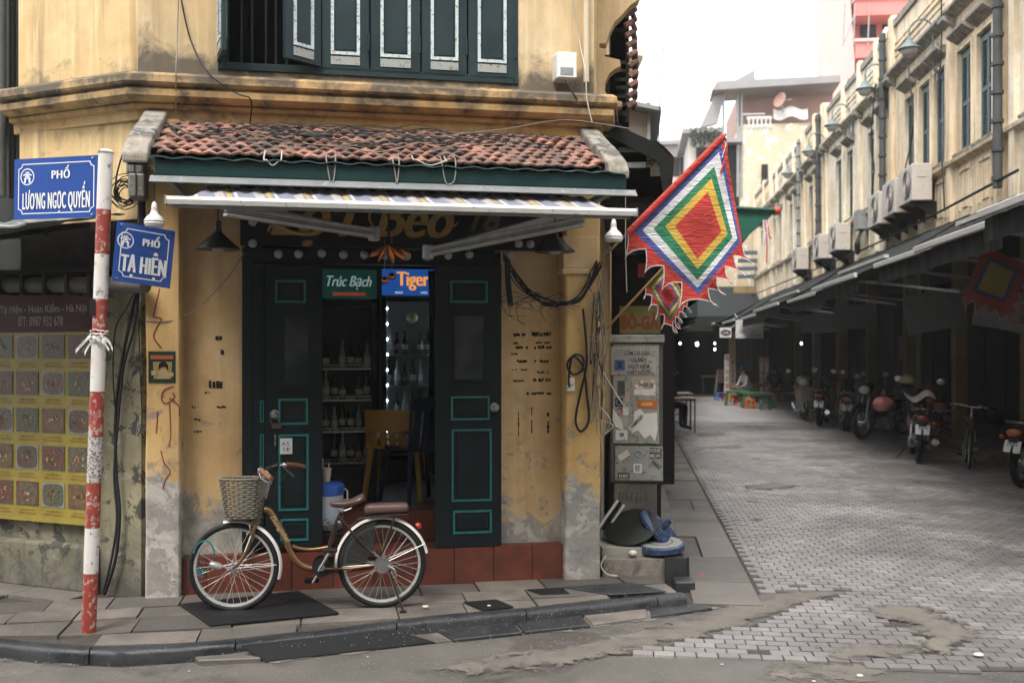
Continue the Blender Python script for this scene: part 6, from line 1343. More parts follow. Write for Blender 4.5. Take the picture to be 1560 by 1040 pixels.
tl = MB()
for k in range(26): zz = hit(STR, 968, 165, 1, 8.5).z + k * .085; tl.tube([(a - .04 + .02 * math.sin(k * .5), 8.44, zz), (a + .02 + .02 * math.sin(k * .5), 8.46, zz + .04), (a + .03, 8.7, zz + .05)], .026, 6)
build('stacked_tile_edge', tl, TILE, bw, kind='stuff')
# plain dark bulk of the row
LRW = paint('left_row_render', (.10, .09, .075), .8, var=.4, sc=2)
lr = sthing('left_shophouse', 'dark shopfronts of the left row receding up the side street', 'building', (XC, 14, 0))
build('wall', MB().box(-8, XC - .02, 13.2, 41, 2.9, 8.3), LRW, lr); build('shop_front', MB().box(-8, XC - .3, 13.2, 41, 0, 2.9), DARKWOOD, lr)
build('shop_side', MB().box(-8, XC - .27, 7.55, 13.2, 0, 2.7), DARKWOOD, lr) if False else None
for k in range(12): build('pillar', MB().box(XC - .3, XC - .05, 13.5 + k * 2.2, 13.75 + k * 2.2, 0, 2.9), LRW, lr)
# pale upper room with its small roof
pr_ = sthing('pale_annex', 'pale rendered upper room with a grey tin roof jutting over the left shops', 'annex', (XC, 13, 3))
z0, z1 = hit(STR, 975, 232, 1, 13.2).z, hit(STR, 975, 160, 1, 13.2).z; xx = hit(STR, 985, 200, 1, 13.2).x
build('wall', MB().box(-.3, xx, 13.2, 17, z0 - .4, z1), paint('pale_render', (.50, .48, .47), .8, var=.15), pr_)
build('roof', MB().prism([(-.5, 12.9, z1 + .12), (hit(STR, 1008, 163, 1, 12.9).x, 12.9, hit(STR, 1008, 163, 1, 12.9).z), (hit(STR, 1008, 163, 1, 12.9).x, 12.9, hit(STR, 1008, 163, 1, 12.9).z - .05), (-.5, 12.9, z1 + .05)], (0, 4, 0)), paint('grey_tin', (.25, .27, .28), .6), pr_)
build('pipe', MB().cyl((xx + .02, 13.1, z0 - .4), (xx + .02, 13.1, z1), .03), GREYMET, pr_)
# tarpaulin awning leaning out over the side shop
TARP = paint('black_tarpaulin', (.012, .013, .013), .85, var=.5, sc=6)
ta2 = sthing('tarpaulin_awning', 'black tarpaulin awning sloping out from the side of the corner house', 'awning', (.4, 8.6, 3.2))
qa, qb, qc = hit(STR, 913, 176, 1, 7.7), hit(STR, 1001, 216, 1, 7.7), hit(STR, 1027, 240, 1, 7.7)
def tarp(u, v):
    p = qa.lerp(qb, u / .75) if u < .75 else qb.lerp(qc, (u - .75) / .25); return (p.x, 7.72 + 4.5 * v, p.z + .02 * math.sin(u * 9 + v * 5))
build('sheet', MB().grid(tarp, 20, 12, (0, 0, -.012)), TARP, ta2, smooth=True)
qd = hit(STR, 1020, 292, 1, 7.72); build('front_edge', MB().prism([(qa.x, 7.7, qa.z - .012), (qb.x, 7.7, qb.z - .012), (qc.x, 7.7, qc.z - .012), (qd.x, 7.7, qd.z), (qd.x - .05, 7.7, qd.z), (qc.x - .12, 7.7, qc.z - .03), (qa.x, 7.7, qa.z - .12)], (0, .01, 0)), TARP, ta2)
build('side_flap', MB().grid(lambda u, v: (qc.x - .03 * v + .01 * math.sin(u * 30), 7.72 + 4.5 * u, qc.z - .01 - (.32) * v), 30, 3, (-.004, 0, 0)), TARP, ta2)
q0, q1 = hit(STR, 942, 228, 1, 7.9), hit(STR, 986, 228, 1, 7.9); build('tube', MB().cyl(q0, q1, .022, n=10), GREYMET, ta2, smooth=True)
p, q = hit(STR, 985, 262, 1, 7.9), hit(STR, 1011, 231, 1, 7.9); bxx = build('end_box', MB().box(p.x, q.x, 7.88, 7.95, p.z + .04, q.z), paint('rusted_white', (.55, .53, .5), .6, wear=.5, wc=(.15, .09, .06), sc=12), ta2, bevel=.006)
build('hub', MB().cyl(((p.x+q.x)/2, 7.86, (p.z+q.z)/2 + .02), ((p.x+q.x)/2, 7.88, (p.z+q.z)/2 + .02), .018, n=12), BLACK, bxx); build('lower_flap', MB().box(p.x + .03, q.x - .02, 7.9, 7.93, p.z - .03, p.z + .04), WHITEP, bxx)
p, q = hit(STR, 945, 256, 1, 7.8), hit(STR, 984, 247, 1, 7.8); build('rail', MB().box(p.x, q.x, 7.79, 7.82, p.z, q.z), ALU, ta2)
# side shop under it: dark wall, sign of red letters
ss = sthing('side_shop', 'dark side shop beyond the cabinet with shelves and hanging goods', 'shop', (.1, 11, 0))
build('back_wall', MB().box(-.3, XC + .0, 7.6, 13.4, .1, 3.3), DARKWOOD, ss) if False else None
build('partition', MB().box(XC + .01, .55, 12.4, 12.5, .12, 3.2), DARKWOOD, ss); build('counter', MB().box(XC + .03, .30, 9.6, 12, .12, 1.0), DARKWOOD, ss)
for k in range(14):
    q = sy(U(925, 1000), U(300, 430), U(8.6, 11.5)); m = rnd.choice([DARKWOOD, LOUV, paint('hung_goods', (.10, .09, .08), .7), RDP]); build('hung_item', MB().box(q.x - .03, q.x + .03, q.y, q.y + .04, q.z - U(.08, .3), q.z), m, ss)
build('ceiling_panel', MB().box(XC + .01, .62, 8.1, 12.4, 2.95, 3.0), DARKWOOD, ss)
sb = sthing('food_sign', 'yellow hanging sign with large red letters behind the utility cabinet', 'sign', sy(975, 500, 9.0))
p, q = sy(944, 508, 9.0), sy(1006, 466, 9.0); build('board', MB().box(p.x, q.x, 9.0, 9.03, p.z, q.z), paint('sign_olive', (.24, .21, .06), .6, var=.3), sb)
mb = text_mb('BÒ-GÀ', (q.x - p.x) * .92, (q.z - p.z) * .62, .03); build('lettering', MB().merge(mb, T((p.x+q.x)/2, 8.996, (p.z+q.z)/2 - .01)), paint('sign_red_letters', (.32, .05, .03), .6), sb)
lnn = sthing('red_lantern', 'small dark red lantern hanging in front of the side shop', 'lantern', sy(968, 290, 8.6)); q = sy(968, 295, 8.6); build('body', MB().ball(q, .035, 10, (1, 1, 1.3)), RDP, lnn, smooth=True); build('tassel', MB().cyl(q - Vector((0, 0, .045)), q - Vector((0, 0, .13)), .008, .003, 6), RDP, lnn)
# dark awnings further up on the left
for i, (y0, y1, xo, zf, zw, m) in enumerate(((13.6, 19, 1.15, 2.75, 3.3, TARP), (19.2, 25.5, 1.5, 2.7, 3.4, paint('awning_slate', (.04, .05, .055), .7)), (25.8, 33, 1.9, 2.8, 3.6, TARP), (33.2, 39.5, 2.2, 2.8, 3.7, paint('awning_brown', (.05, .04, .035), .7)))):
    t = sthing('left_awning', ['black', 'slate', 'second black', 'brown'][i] + ' awning over the left shops, ' + ['nearest to the corner house', 'second from the corner', 'third from the corner', 'farthest of the left row'][i], 'awning', (XC + xo/2, (y0+y1)/2, zf), 'awnings along the left row')
    build('sheet', MB().grid(lambda u, v: (XC + xo * v, y0 + (y1 - y0) * u, zw - (zw - zf) * v - .05 * math.sin(math.pi * v)), 16, 6, (0, 0, -.015)), m, t, smooth=True); build('valance', MB().grid(lambda u, v: (XC + xo, y0 + (y1 - y0) * u, zf - .30 * v), 16, 1, (.01, 0, 0)), m, t)
    build('end_flap', MB().prism([(XC, y0, zw), (XC + xo, y0, zf), (XC + xo, y0, zf - .3), (XC, y0, zf - .3)], (0, .01, 0)), m, t)
# the green awning arm with a red ball and ribbons
ga = sthing('green_awning', 'green fabric awning ending in a red ball with hanging ribbons over the street', 'awning', sy(1150, 340, 20))
Yg = 20.0; g = [sy(a, b, Yg) for a, b in ((1040, 305), (1112, 314), (1178, 317), (1178, 326), (1160, 340), (1130, 368), (1105, 392), (1040, 400))]
build('canopy', MB().prism(g, (0, 1.4, 0)), paint('awning_green', (.012, .10, .065), .6, var=.2), ga); build('front_tube', MB().cyl(sy(1030, 312, Yg - .05), sy(1180, 320, Yg - .05), .035, n=8), paint('awning_green', (.012, .09, .06), .6), ga)
build('end_ball', MB().ball(sy(1184, 321, Yg), .085, 14), RDP if False else paint('ball_red', (.50, .07, .045), .5), ga, smooth=True)
for k, (x1, y1, m) in enumerate(((1160, 392, FWh), (1168, 400, FR), (1171, 404, FWh), (1175, 362, FR), (1164, 372, FWh))): build('ribbon', MB().tube(smooth_path([sy(1163 + 2 * k, 335, Yg - .1), sy((1163 + x1)/2 + 3, 360, Yg - .12), sy(x1, y1, Yg - .1)], 4), .014, 5), m, ga)
build('post', MB().cyl(sy(1110, 395, Yg + .2), sy(1172, 318, Yg + .2), .02, n=6), GREYMET, ga)

# ================================================================== right row: old ochre terrace
RW = 4.966
ROWP = plaster('terrace_limewash', (.66, .55, .38), (.84, .76, .62), base=.01, top=6.9, low=0, mould=.55, peel=.45, streak=.8)
ROWP2 = plaster('terrace_limewash_warm', (.66, .51, .32), (.82, .71, .54), base=.01, top=6.9, low=0, mould=.5, peel=.4, streak=.8)
MOLD = paint('mouldy_ledge', (.12, .11, .10), .9, var=.5, sc=9, c2=(.34, .31, .26))
SHB = paint('louvre_blue', (.11, .16, .17), .6, var=.3, sc=8); PIPE = paint('dark_downpipe', (.085, .09, .092), .55, var=.4, sc=6)
ZB, ZS, ZH, ZC, ZP = 3.75, 4.72, 6.28, 6.85, 7.92
wins = [11.2, 12.9, 14.65, 15.5, 16.7, 17.5, 18.4, 20.2, 21.2, 23.2, 24.4, 26.9, 28.0, 30.3, 31.4, 33.7, 34.8, 37.0, 38.1]
edges = [6.5, 13.75, 19.75, 26.1, 29.2, 35.6, 40.5]
names = ['nearest terrace house at the right edge with climbing weeds on its ledge', 'cream terrace house with two tall louvred windows and a mouldy frieze', 'ochre terrace house behind the three air conditioners', 'narrow terrace house between two downpipes', 'terrace house behind the second street lamp pair far up the street', 'last terrace house at the far end of the right row']
for hi, (y0, y1) in enumerate(zip(edges, edges[1:])):
    m = ROWP if hi % 2 == 0 else ROWP2; ws = [w_ for w_ in wins if y0 + .4 < w_ < y1 - .35]; hw = .30; pz = ZP + (-.06, .05, -.03, .08, -.05, .03)[hi]
    h = sthing('terrace_house', names[hi], 'building', (RW, (y0+y1)/2, ZB), 'old terrace on the right side of the street')
    build('wall', MB().box(RW, RW + 7, y0, y1, ZH, pz - .12), m, h)
    build('wall', MB().box(RW, RW + 7, y0, y1, ZB, ZS), m, h)
    yy = y0
    for w_ in ws: build('wall', MB().box(RW, RW + .3, yy, w_ - hw, ZS, ZH), m, h); yy = w_ + hw
    build('wall', MB().box(RW, RW + .3, yy, y1, ZS, ZH), m, h)
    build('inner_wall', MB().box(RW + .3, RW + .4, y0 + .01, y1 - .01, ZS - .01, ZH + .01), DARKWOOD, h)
    build('roof', MB().prism([(RW + .3, y0 + .02, pz - .13), (RW + 3.5, y0 + .02, pz + 1.0), (RW + 7, y0 + .02, pz - .13)], (0, y1 - y0 - .04, 0)), TILE, h)
    # ledges, cornice, ragged parapet
    build('cornice', MB().prism([(RW + .001, y0 + .01, ZC), (RW - .10, y0 + .01, ZC + .06), (RW - .16, y0 + .01, ZC + .10), (RW - .16, y0 + .01, ZC + .15), (RW - .02, y0 + .01, ZC + .19), (RW + .001, y0 + .01, ZC + .19)], (0, y1 - y0 - .02, 0)), MOLD if hi % 2 else m, h)
    pp = MB(); n = int((y1 - y0) / .25)
    prof_ = [(y0 + (y1 - y0) * i / n, pz + .03 * mnoise.noise(Vector((i * .9, hi, 0))) * 2) for i in range(n + 1)]
    pp.prism([(RW - .05, a, b) for a, b in prof_] + [(RW - .05, y1, pz - .13), (RW - .05, y0, pz - .13)], (.22, 0, 0)); build('parapet_coping', pp, MOLD, h)
    for k in range(2, 7, 2): build('frieze_band', MB().box(RW - .02 - .012 * (k == 4), RW + .002, y0 + .02, y1 - .02, ZC + .30 + .06 * k, ZC + .33 + .06 * k), m, h)
    build('string_course', MB().prism([(RW + .001, y0 + .01, ZS - .16), (RW - .10, y0 + .01, ZS - .10), (RW - .11, y0 + .01, ZS - .05), (RW + .001, y0 + .01, ZS - .03)], (0, y1 - y0 - .02, 0)), m, h)
    pils = sorted(set([round(y0 + .22, 2), round(y1 - .22, 2)] + [round((a + b) / 2, 2) for a, b in zip(ws, ws[1:]) if b - a > .95]))
    for pz_ in pils:
        build('pilaster', MB().box(RW - .07, RW + .002, pz_ - .09, pz_ + .09, ZB, ZC - .01), m, h)
        build('pilaster_cap', MB().prism([(RW + .001, pz_ - .15, ZC - .14), (RW - .13, pz_ - .15, ZC - .05), (RW - .19, pz_ - .15, ZC + .0), (RW - .19, pz_ - .15, ZC + .052), (RW + .001, pz_ - .15, ZC + .052)], (0, .30, 0)), MOLD, h)
        build('parapet_post', MB().box(RW - .09, RW + .18, pz_ - .11, pz_ + .11, ZC + .19, pz + .10), m, h, bevel=.02)
    for w_ in ws:
        wn_ = build('window', MB().box(RW + .04, RW + .08, w_ - hw, w_ - hw + .04, ZS, ZH).box(RW + .04, RW + .08, w_ + hw - .04, w_ + hw, ZS, ZH).box(RW + .04, RW + .08, w_ - hw + .04, w_ + hw - .04, ZH - .05, ZH), SHB, h)
        for s in (-1, 1):
            a0, a1 = (w_ - hw + .045, w_ - .006) if s < 0 else (w_ + .006, w_ + hw - .045)
            lf = build('shutter', MB().box(RW + .03, RW + .06, a0, a0 + .035, ZS + .02, ZH - .06).box(RW + .03, RW + .06, a1 - .035, a1, ZS + .02, ZH - .06).box(RW + .03, RW + .06, a0 + .035, a1 - .035, ZS + .02, ZS + .09).box(RW + .03, RW + .06, a0 + .035, a1 - .035, ZH - .13, ZH - .06).box(RW + .03, RW + .06, a0 + .035, a1 - .035, ZS + .72, ZS + .78), SHB, wn_)
            if w_ < 24:
                lv = MB(); n = 30
                for k in range(n): zz = ZS + .10 + (ZH - ZS - .25) * k / n; lv.prism([(RW + .030, a0 + .035, zz), (RW + .034, a0 + .035, zz - .004), (RW + .064, a0 + .035, zz + .030), (RW + .060, a0 + .035, zz + .034)], (0, a1 - a0 - .07, 0))
                build('louvres', lv, SHB, lf, kind='stuff')
            else: build('louvres', MB().box(RW + .045, RW + .055, a0 + .035, a1 - .035, ZS + .09, ZH - .13), SHB, lf)
        build('window_hood', MB().prism([(RW + .001, w_ - hw - .07, ZH + .13), (RW - .12, w_ - hw - .07, ZH + .20), (RW - .17, w_ - hw - .07, ZH + .24), (RW - .17, w_ - hw - .07, ZH + .28), (RW + .001, w_ - hw - .07, ZH + .30)], (0, 2 * hw + .14, 0)), MOLD, h)
        build('window_surround', MB().box(RW - .03, RW + .001, w_ - hw - .05, w_ - hw, ZS, ZH + .05).box(RW - .03, RW + .001, w_ + hw, w_ + hw + .05, ZS, ZH + .05).box(RW - .03, RW + .001, w_ - hw, w_ + hw, ZH, ZH + .05), m, h)
        build('window_sill', MB().box(RW - .09, RW + .03, w_ - hw - .06, w_ + hw + .06, ZS - .022, ZS + .015), MOLD, h)
        build('apron_panel', MB().box(RW - .02, RW + .001, w_ - hw + .03, w_ - hw + .08, ZB + .12, ZS - .22).box(RW - .02, RW + .001, w_ + hw - .08, w_ + hw - .03, ZB + .12, ZS - .22).box(RW - .02, RW + .001, w_ - hw + .08, w_ + hw - .08, ZS - .27, ZS - .22).box(RW - .015, RW + .001, w_ - .12, w_ + .12, ZB + .15, ZS - .36), m, h)
# downpipes
for i, (y, lab) in enumerate(((13.75, 'thick dark downpipe with collars nearest on the right terrace'), (19.75, 'dark downpipe left of the three air conditioners'), (26.3, 'downpipe in the middle of the right terrace'), (29.3, 'pale downpipe far along the right terrace'))):
    t = sthing('downpipe', lab, 'downpipe', (RW - .14, y, ZB + .15), 'downpipes on the right terrace'); zt = ZP - .1 if i != 0 else ZP
    build('pipe', MB().cyl((RW - .16, y, ZB + .15), (RW - .16, y, zt), .06 if i < 3 else .045, n=14), PIPE if i < 3 else GREYMET, t, smooth=True)
    for k in range(11): zz = ZB + .25 + (zt - ZB - .4) * k / 10; build('collar', MB().cyl((RW - .16, y, zz), (RW - .16, y, zz + .05), .078 if i < 3 else .06, n=14), PIPE, t)
# weeds on the nearest ledge
wd = MB()
for k in range(700):
    q = S(U(1503, 1552), 20); y = q.y; c = Vector((RW - U(.02, .35), U(12.4, 13.9), U(7.0, 7.9) + U(-.25, 0))); a = Vector((U(-1, 1), U(-1, 1), U(-.9, .5))).normalized() * U(.05, .12); b = a.cross(Vector((U(-1, 1), U(-1, 1), U(-1, 1)))).normalized() * .016; wd.add([c - b, c + a * .5 + b, c + a, c + a * .5 - b * 1.5], [(0, 1, 2, 3)])
tag(build('ledge_weeds', wd, paint('weed_green', (.035, .065, .02), .7, var=.4, sc=20), None, STR), 'drooping green weeds growing on the ledge of the nearest terrace house', 'weeds', kind='stuff')
# street lamps on gooseneck brackets
LG = paint('lamp_green', (.15, .20, .205), .5, var=.25); LGL = NT('lamp_bowl', .25); LGL.col((.40, .39, .37)); LGL = LGL.m
def lamp(y, z, label):
    xl_ = RW - .46; t = sthing('street_lamp', label, 'street lamp', (RW, y, z), 'bell-shaped lamps on gooseneck brackets along the right terrace')
    c = Vector((xl_ + .42, y, z + .10)); pts = [(xl_, y, z + .12)] + [tuple(Vector((xl_ + .19 - .19 * math.cos(R(a)), y, z + .20 + .20 * math.sin(R(a))))) for a in range(10, 171, 16)] + [(xl_ + .37, y, z - .15), (xl_ + .39, y, z - .38), (RW - .03, y, z - .48)]
    build('bracket', MB().tube(smooth_path(pts, 3), .015, 8), LG, t, smooth=True); build('wall_plate', MB().box(RW - .03, RW - .002, y - .03, y + .03, z - .62, z + .0), LG, t); build('stay', MB().cyl((RW - .02, y, z - .25), (xl_ + .38, y, z - .25), .010), LG, t)
    build('hood', MB().lathe([(.001, .13), (.025, .12), (.04, .06), (.07, .04), (.085, .0), (.175, -.06), (.18, -.075), (.17, -.075), (.08, -.01)], (xl_, y, z), 20), LG, t, smooth=True)
    build('bowl', MB().lathe([(.135, -.07), (.125, -.13), (.09, -.18), (.04, -.20), (.001, -.205)], (xl_, y, z), 18), LGL, t, smooth=True)
xL = RW - .46
for i, (px, py, lab) in enumerate(((1385, 70, 'nearest and largest bell lamp, against the pink building'), (1318, 132, 'second bell lamp from the camera on the right terrace'), (1268, 188, 'third bell lamp along the right terrace'), (1232, 228, 'fourth bell lamp along the right terrace'), (1200, 262, 'farthest and smallest bell lamp on the right terrace'))):
    q = hit(STR, px, py, 0, xL); lamp(q.y, q.z + .02, lab)
# air conditioners
ACW = paint('ac_cream', (.52, .47, .42), .5, var=.12, sc=5, wear=.1, wc=(.35, .3, .25))
def ac(y, z, label, grp):
    t = sthing('air_conditioner', label, 'air conditioner', (RW - .25, y, z), grp)
    build('casing', MB().box(RW - .42, RW - .10, y - .42, y + .42, z, z + .60), ACW, t, bevel=.015, seg=2)
    build('fan_grille', MB().lathe([(.235, 0), (.235, .012), (.22, .014), (.21, .002), (.001, .002)], (RW - .423, y - .12, z + .30), 20, (-1, 0, 0)), paint('ac_grille', (.12, .12, .12), .6), t)
    g = MB()
    for k in range(8): g.tube([(RW - .436, y - .12 + (.03 + .026 * k) * math.cos(a), z + .30 + (.03 + .026 * k) * math.sin(a)) for a in [i * math.pi / 8 for i in range(16)]], .003, 4, closed=True)
    build('grille_wires', g, ACW, t, kind='stuff')
    build('side_handle', MB().box(RW - .34, RW - .2, y - .428, y - .42, z + .38, z + .42), ACW, t)
    for s in (-1, 1): build('bracket', MB().prism([(RW - .43, y + s * .3 - .02, z - .002), (RW - .001, y + s * .3 - .02, z - .002), (RW - .001, y + s * .3 - .02, z - .30)], (0, .03, 0)), BLACK, t)
for i, (py, z, lab) in enumerate(((hit(STR,1404,300,0,RW-.27).y+.42, 4.20, 'nearest of the three cream air conditioner units'), (hit(STR,1404,300,0,RW-.27).y+1.5, 4.15, 'middle one of the three cream air conditioner units'), (hit(STR,1404,300,0,RW-.27).y+2.6, 4.10, 'farthest of the three cream air conditioner units'))): ac(py, z, lab, 'three air conditioners in a row on the right terrace')
for i, (py, z, lab) in enumerate(((23.2, 4.0, 'pale air conditioner beyond the second downpipe'), (25.2, 4.0, 'air conditioner beside the wiring box far up the terrace'), (28.4, 4.0, 'small far air conditioner above the awnings'))): ac(py, z, lab, 'farther air conditioners on the right terrace')
wbx = sthing('wiring_box', 'grey wiring box with looped black cables on the terrace wall', 'wiring box', (RW - .1, 21.6, 4.2)); build('box', MB().box(RW - .25, RW - .02, 21.4, 21.8, 4.3, 4.7), GREYMET, wbx)
for k in range(8): build('cable', MB().tube(smooth_path([(RW - .12, 21.5 + .04 * k, 4.3), (RW - .25, 21.3 + .05 * k, 4.0), (RW - .2, 21.5 + .03 * k, 3.8), (RW - .1, 21.9, 4.15)], 4), .015, 5), CABLE, wbx)
for i, (pts, r, lab) in enumerate((([(16.1, 7.9), (16.05, 6.6), (16.2, 5.6), (16.0, 4.6), (15.9, 3.9)], .012, 'black cable hanging down the terrace wall near the first lamp'), ([(17.9, 6.7), (17.6, 5.6), (18.1, 4.9), (17.9, 4.7)], .012, 'black cable curling past the louvred windows'), ([(20.2, 7.0), (20.6, 5.9), (20.3, 5.4), (20.5, 4.9)], .012, 'thin cable by the second downpipe'), ([(13.0, 4.0), (20, 3.86), (30, 3.9), (40, 3.95)], .02, 'long black cable running along the foot of the terrace wall'))):
    tag(build('cable', MB().tube(smooth_path([(RW - .18, a, b) for a, b in pts], 8), r, 5), CABLE, None, STR, smooth=True), lab, 'cable')
# ---- ground floor: arcade pillars, dark shop fronts, ceiling
gfl = sthing('shop_arcade', 'dark ground-floor arcade of shops behind pillars on the right', 'arcade', (RW + 2, 24, .1))
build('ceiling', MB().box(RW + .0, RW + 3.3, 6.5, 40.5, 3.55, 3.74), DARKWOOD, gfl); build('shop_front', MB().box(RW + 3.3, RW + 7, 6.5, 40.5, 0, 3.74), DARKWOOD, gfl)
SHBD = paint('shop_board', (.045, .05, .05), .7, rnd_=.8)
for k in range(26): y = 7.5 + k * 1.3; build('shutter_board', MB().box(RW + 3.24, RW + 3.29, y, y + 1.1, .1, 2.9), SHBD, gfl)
PIL = paint('arcade_pillar', (.30, .22, .12), .8, var=.35, sc=3)
for k, y in enumerate([9.3, 12.6, 16.0, 19.3, 22.6, 26.1, 29.7, 33.5, 37.3]):
    w_ = .22 if k % 2 else .28; build('pillar', MB().box(RW + 1.0, RW + 1.0 + w_, y - w_/2, y + w_/2, .1, 3.55), PIL, gfl, bevel=.01)
build('pipe', MB().cyl((RW + .75, 20.6, .1), (RW + .75, 20.6, 3.6), .045), GREYMET, gfl)
# ---- awnings of the right row
AWT = paint('awning_top_grey', (.020, .021, .021), .85, var=.45, sc=5, wear=.08, wc=(.12, .11, .10)); AWF = paint('awning_front_pale', (.50, .49, .47), .45, var=.2)
segs = [(6.6, 9.6, 1.75, 3.02, .0), (9.7, 12.4, 1.55, 2.98, .05), (12.5, 15.2, 1.35, 3.02, 0), (15.3, 18.8, 1.6, 2.9, .03), (18.9, 23, 1.4, 2.88, 0), (23.1, 27.5, 1.6, 2.85, .02), (27.6, 32.5, 1.4, 2.8, 0), (32.6, 36.5, 1.6, 2.78, .02), (36.6, 40.4, 1.9, 2.78, 0)]
for i, (y0, y1, xo, zf, dz) in enumerate(segs):
    t = sthing('shop_awning', ['nearest', 'second', 'third', 'fourth', 'fifth', 'sixth', 'seventh', 'eighth', 'farthest'][i] + ' dark awning with a pale front bar along the right arcade', 'awning', (RW - xo/2, (y0+y1)/2, zf), 'dark shop awnings along the right arcade')
    zw = 3.74 + dz; build('sheet', MB().grid(lambda u, v: (RW - .005 - xo * v, y0 + (y1 - y0) * u, zw - (zw - zf) * v + .012 * math.sin(u * (y1 - y0) * 40) * (v > .01) - .04 * math.sin(math.pi * v)), int((y1 - y0) * 16), 5, (0, 0, -.012)), AWT, t)
    build('front_bar', MB().box(RW - xo - .05, RW - xo + .0, y0, y1, zf - .05, zf + .02), AWF, t, bevel=.008); build('valance', MB().grid(lambda u, v: (RW - xo + .02 + .01 * math.sin(u * 40), y0 + (y1 - y0) * u, zf - .05 - .22 * v), 24, 1, (.006, 0, 0)), TARP, t)
    for yy in (y0 + .4, y1 - .4): build('arm', MB().bar((RW - .02, yy, zf - .25), (RW - xo + .03, yy, zf - .06), .03, .04), GREYMET, t)
    if i in (1, 3, 5): build('second_bar', MB().box(RW - xo + .38, RW - xo + .45, y0, y1 - .2, zf + .24, zf + .29), AWF, t)
# hanging sign boards and lanterns under the awnings
SGD = paint('sign_dim', (.20, .205, .21), .6, var=.3, rnd_=.5)
def hsign(y, x, z, w_, h_, label, tilt=0, m=SGD, txt=None, tm=None, cat='sign'):
    t = sthing('hanging_sign', label, cat, (x, y, z)); t.matrix_basis = STR @ T(x, y, z) @ Ry(tilt); ABS[t.name] = (STR, Vector((x, y, z)))
    build('board', MB().box(x - w_/2, x + w_/2, y, y + .05, z, z + h_), m, t)
    if txt: build('lettering', MB().merge(text_mb(txt, w_ * .8, h_ * .28, .02), T(x, y - .004, z + h_ * .55)), tm or paint('dim_letters', (.30, .30, .30), .6), t)
    build('hook', MB().cyl((x, y + .02, z + h_), (x, y + .02, z + h_ + .25), .008), GREYMET, t)
hsign(13.6, RW - .15, 2.05, .75, .70, 'dim grey square sign hanging under the third awning', 8, txt='CAFE'); hsign(14.6, RW + .45, 2.0, .55, .8, 'tall dim poster board beside the square sign', 14); hsign(11.9, RW - .1, 2.42, .5, .28, 'small pale notice under the second awning', 6, m=paint('notice_dim', (.26, .27, .28), .6), txt='BIA HO’I', tm=INK)
hsign(17.2, RW + .1, 2.1, .9, .65, 'dark wide banner hanging under the fourth awning', -10); hsign(20.5, RW - .5, 2.2, .8, .5, 'dark box sign under the fifth awning', 0); hsign(24.5, RW - .4, 2.2, .9, .45, 'low dark sign under the sixth awning', 0)
for k in range(5):
    t = sthing('lantern', ['dull red', 'dull yellow', 'dark red', 'dull orange', 'brown'][k] + ' drum lantern hanging in the row under the second awning', 'lantern', (RW - .5 + k * .0, 11.0 + k * .55, 2.15), 'drum lanterns under the right awnings')
    build('drum', MB().lathe([(.08, 0), (.12, .05), (.13, .18), (.12, .31), (.08, .36)], (RW + .1 - .05 * k, 11.0 + k * .55, 2.10), 14), paint('lantern_dim', [(.16, .03, .02), (.22, .14, .04), (.12, .02, .015), (.18, .07, .03), (.12, .07, .04)][k], .7), t, smooth=True); build('cord', MB().cyl((RW + .1 - .05 * k, 11.0 + k * .55, 2.46), (RW + .1 - .05 * k, 11.0 + k * .55, 2.8), .006), CABLE, t)
# the dim flag at the right edge
Yf = 11.2; A, B, C, D = at(1500, 372, Yf), at(1566, 404, Yf), at(1538, 478, Yf), at(1466, 452, Yf)
flag('festival_flag', 'dim festival flag with an olive centre hanging in the shade at the right edge', D, A, B, C, (.52, .66, .82), [paint('flag_olive', (.22, .17, .03), .8), paint('flag_navy', (.03, .04, .12), .8), paint('flag_darkgreen', (.02, .06, .03), .8), paint('flag_dullred', (.24, .03, .02), .8)][0:1] + [paint('flag_navy', (.03, .04, .12), .8), paint('flag_dullred', (.22, .03, .02), .8), paint('flag_dullred2', (.20, .035, .03), .8)], N=30, teeth=((1, 5), (0, 4)), tl=.13, ctr=(.5, .5), piping=paint('piping_dim', (.3, .28, .26), .7))

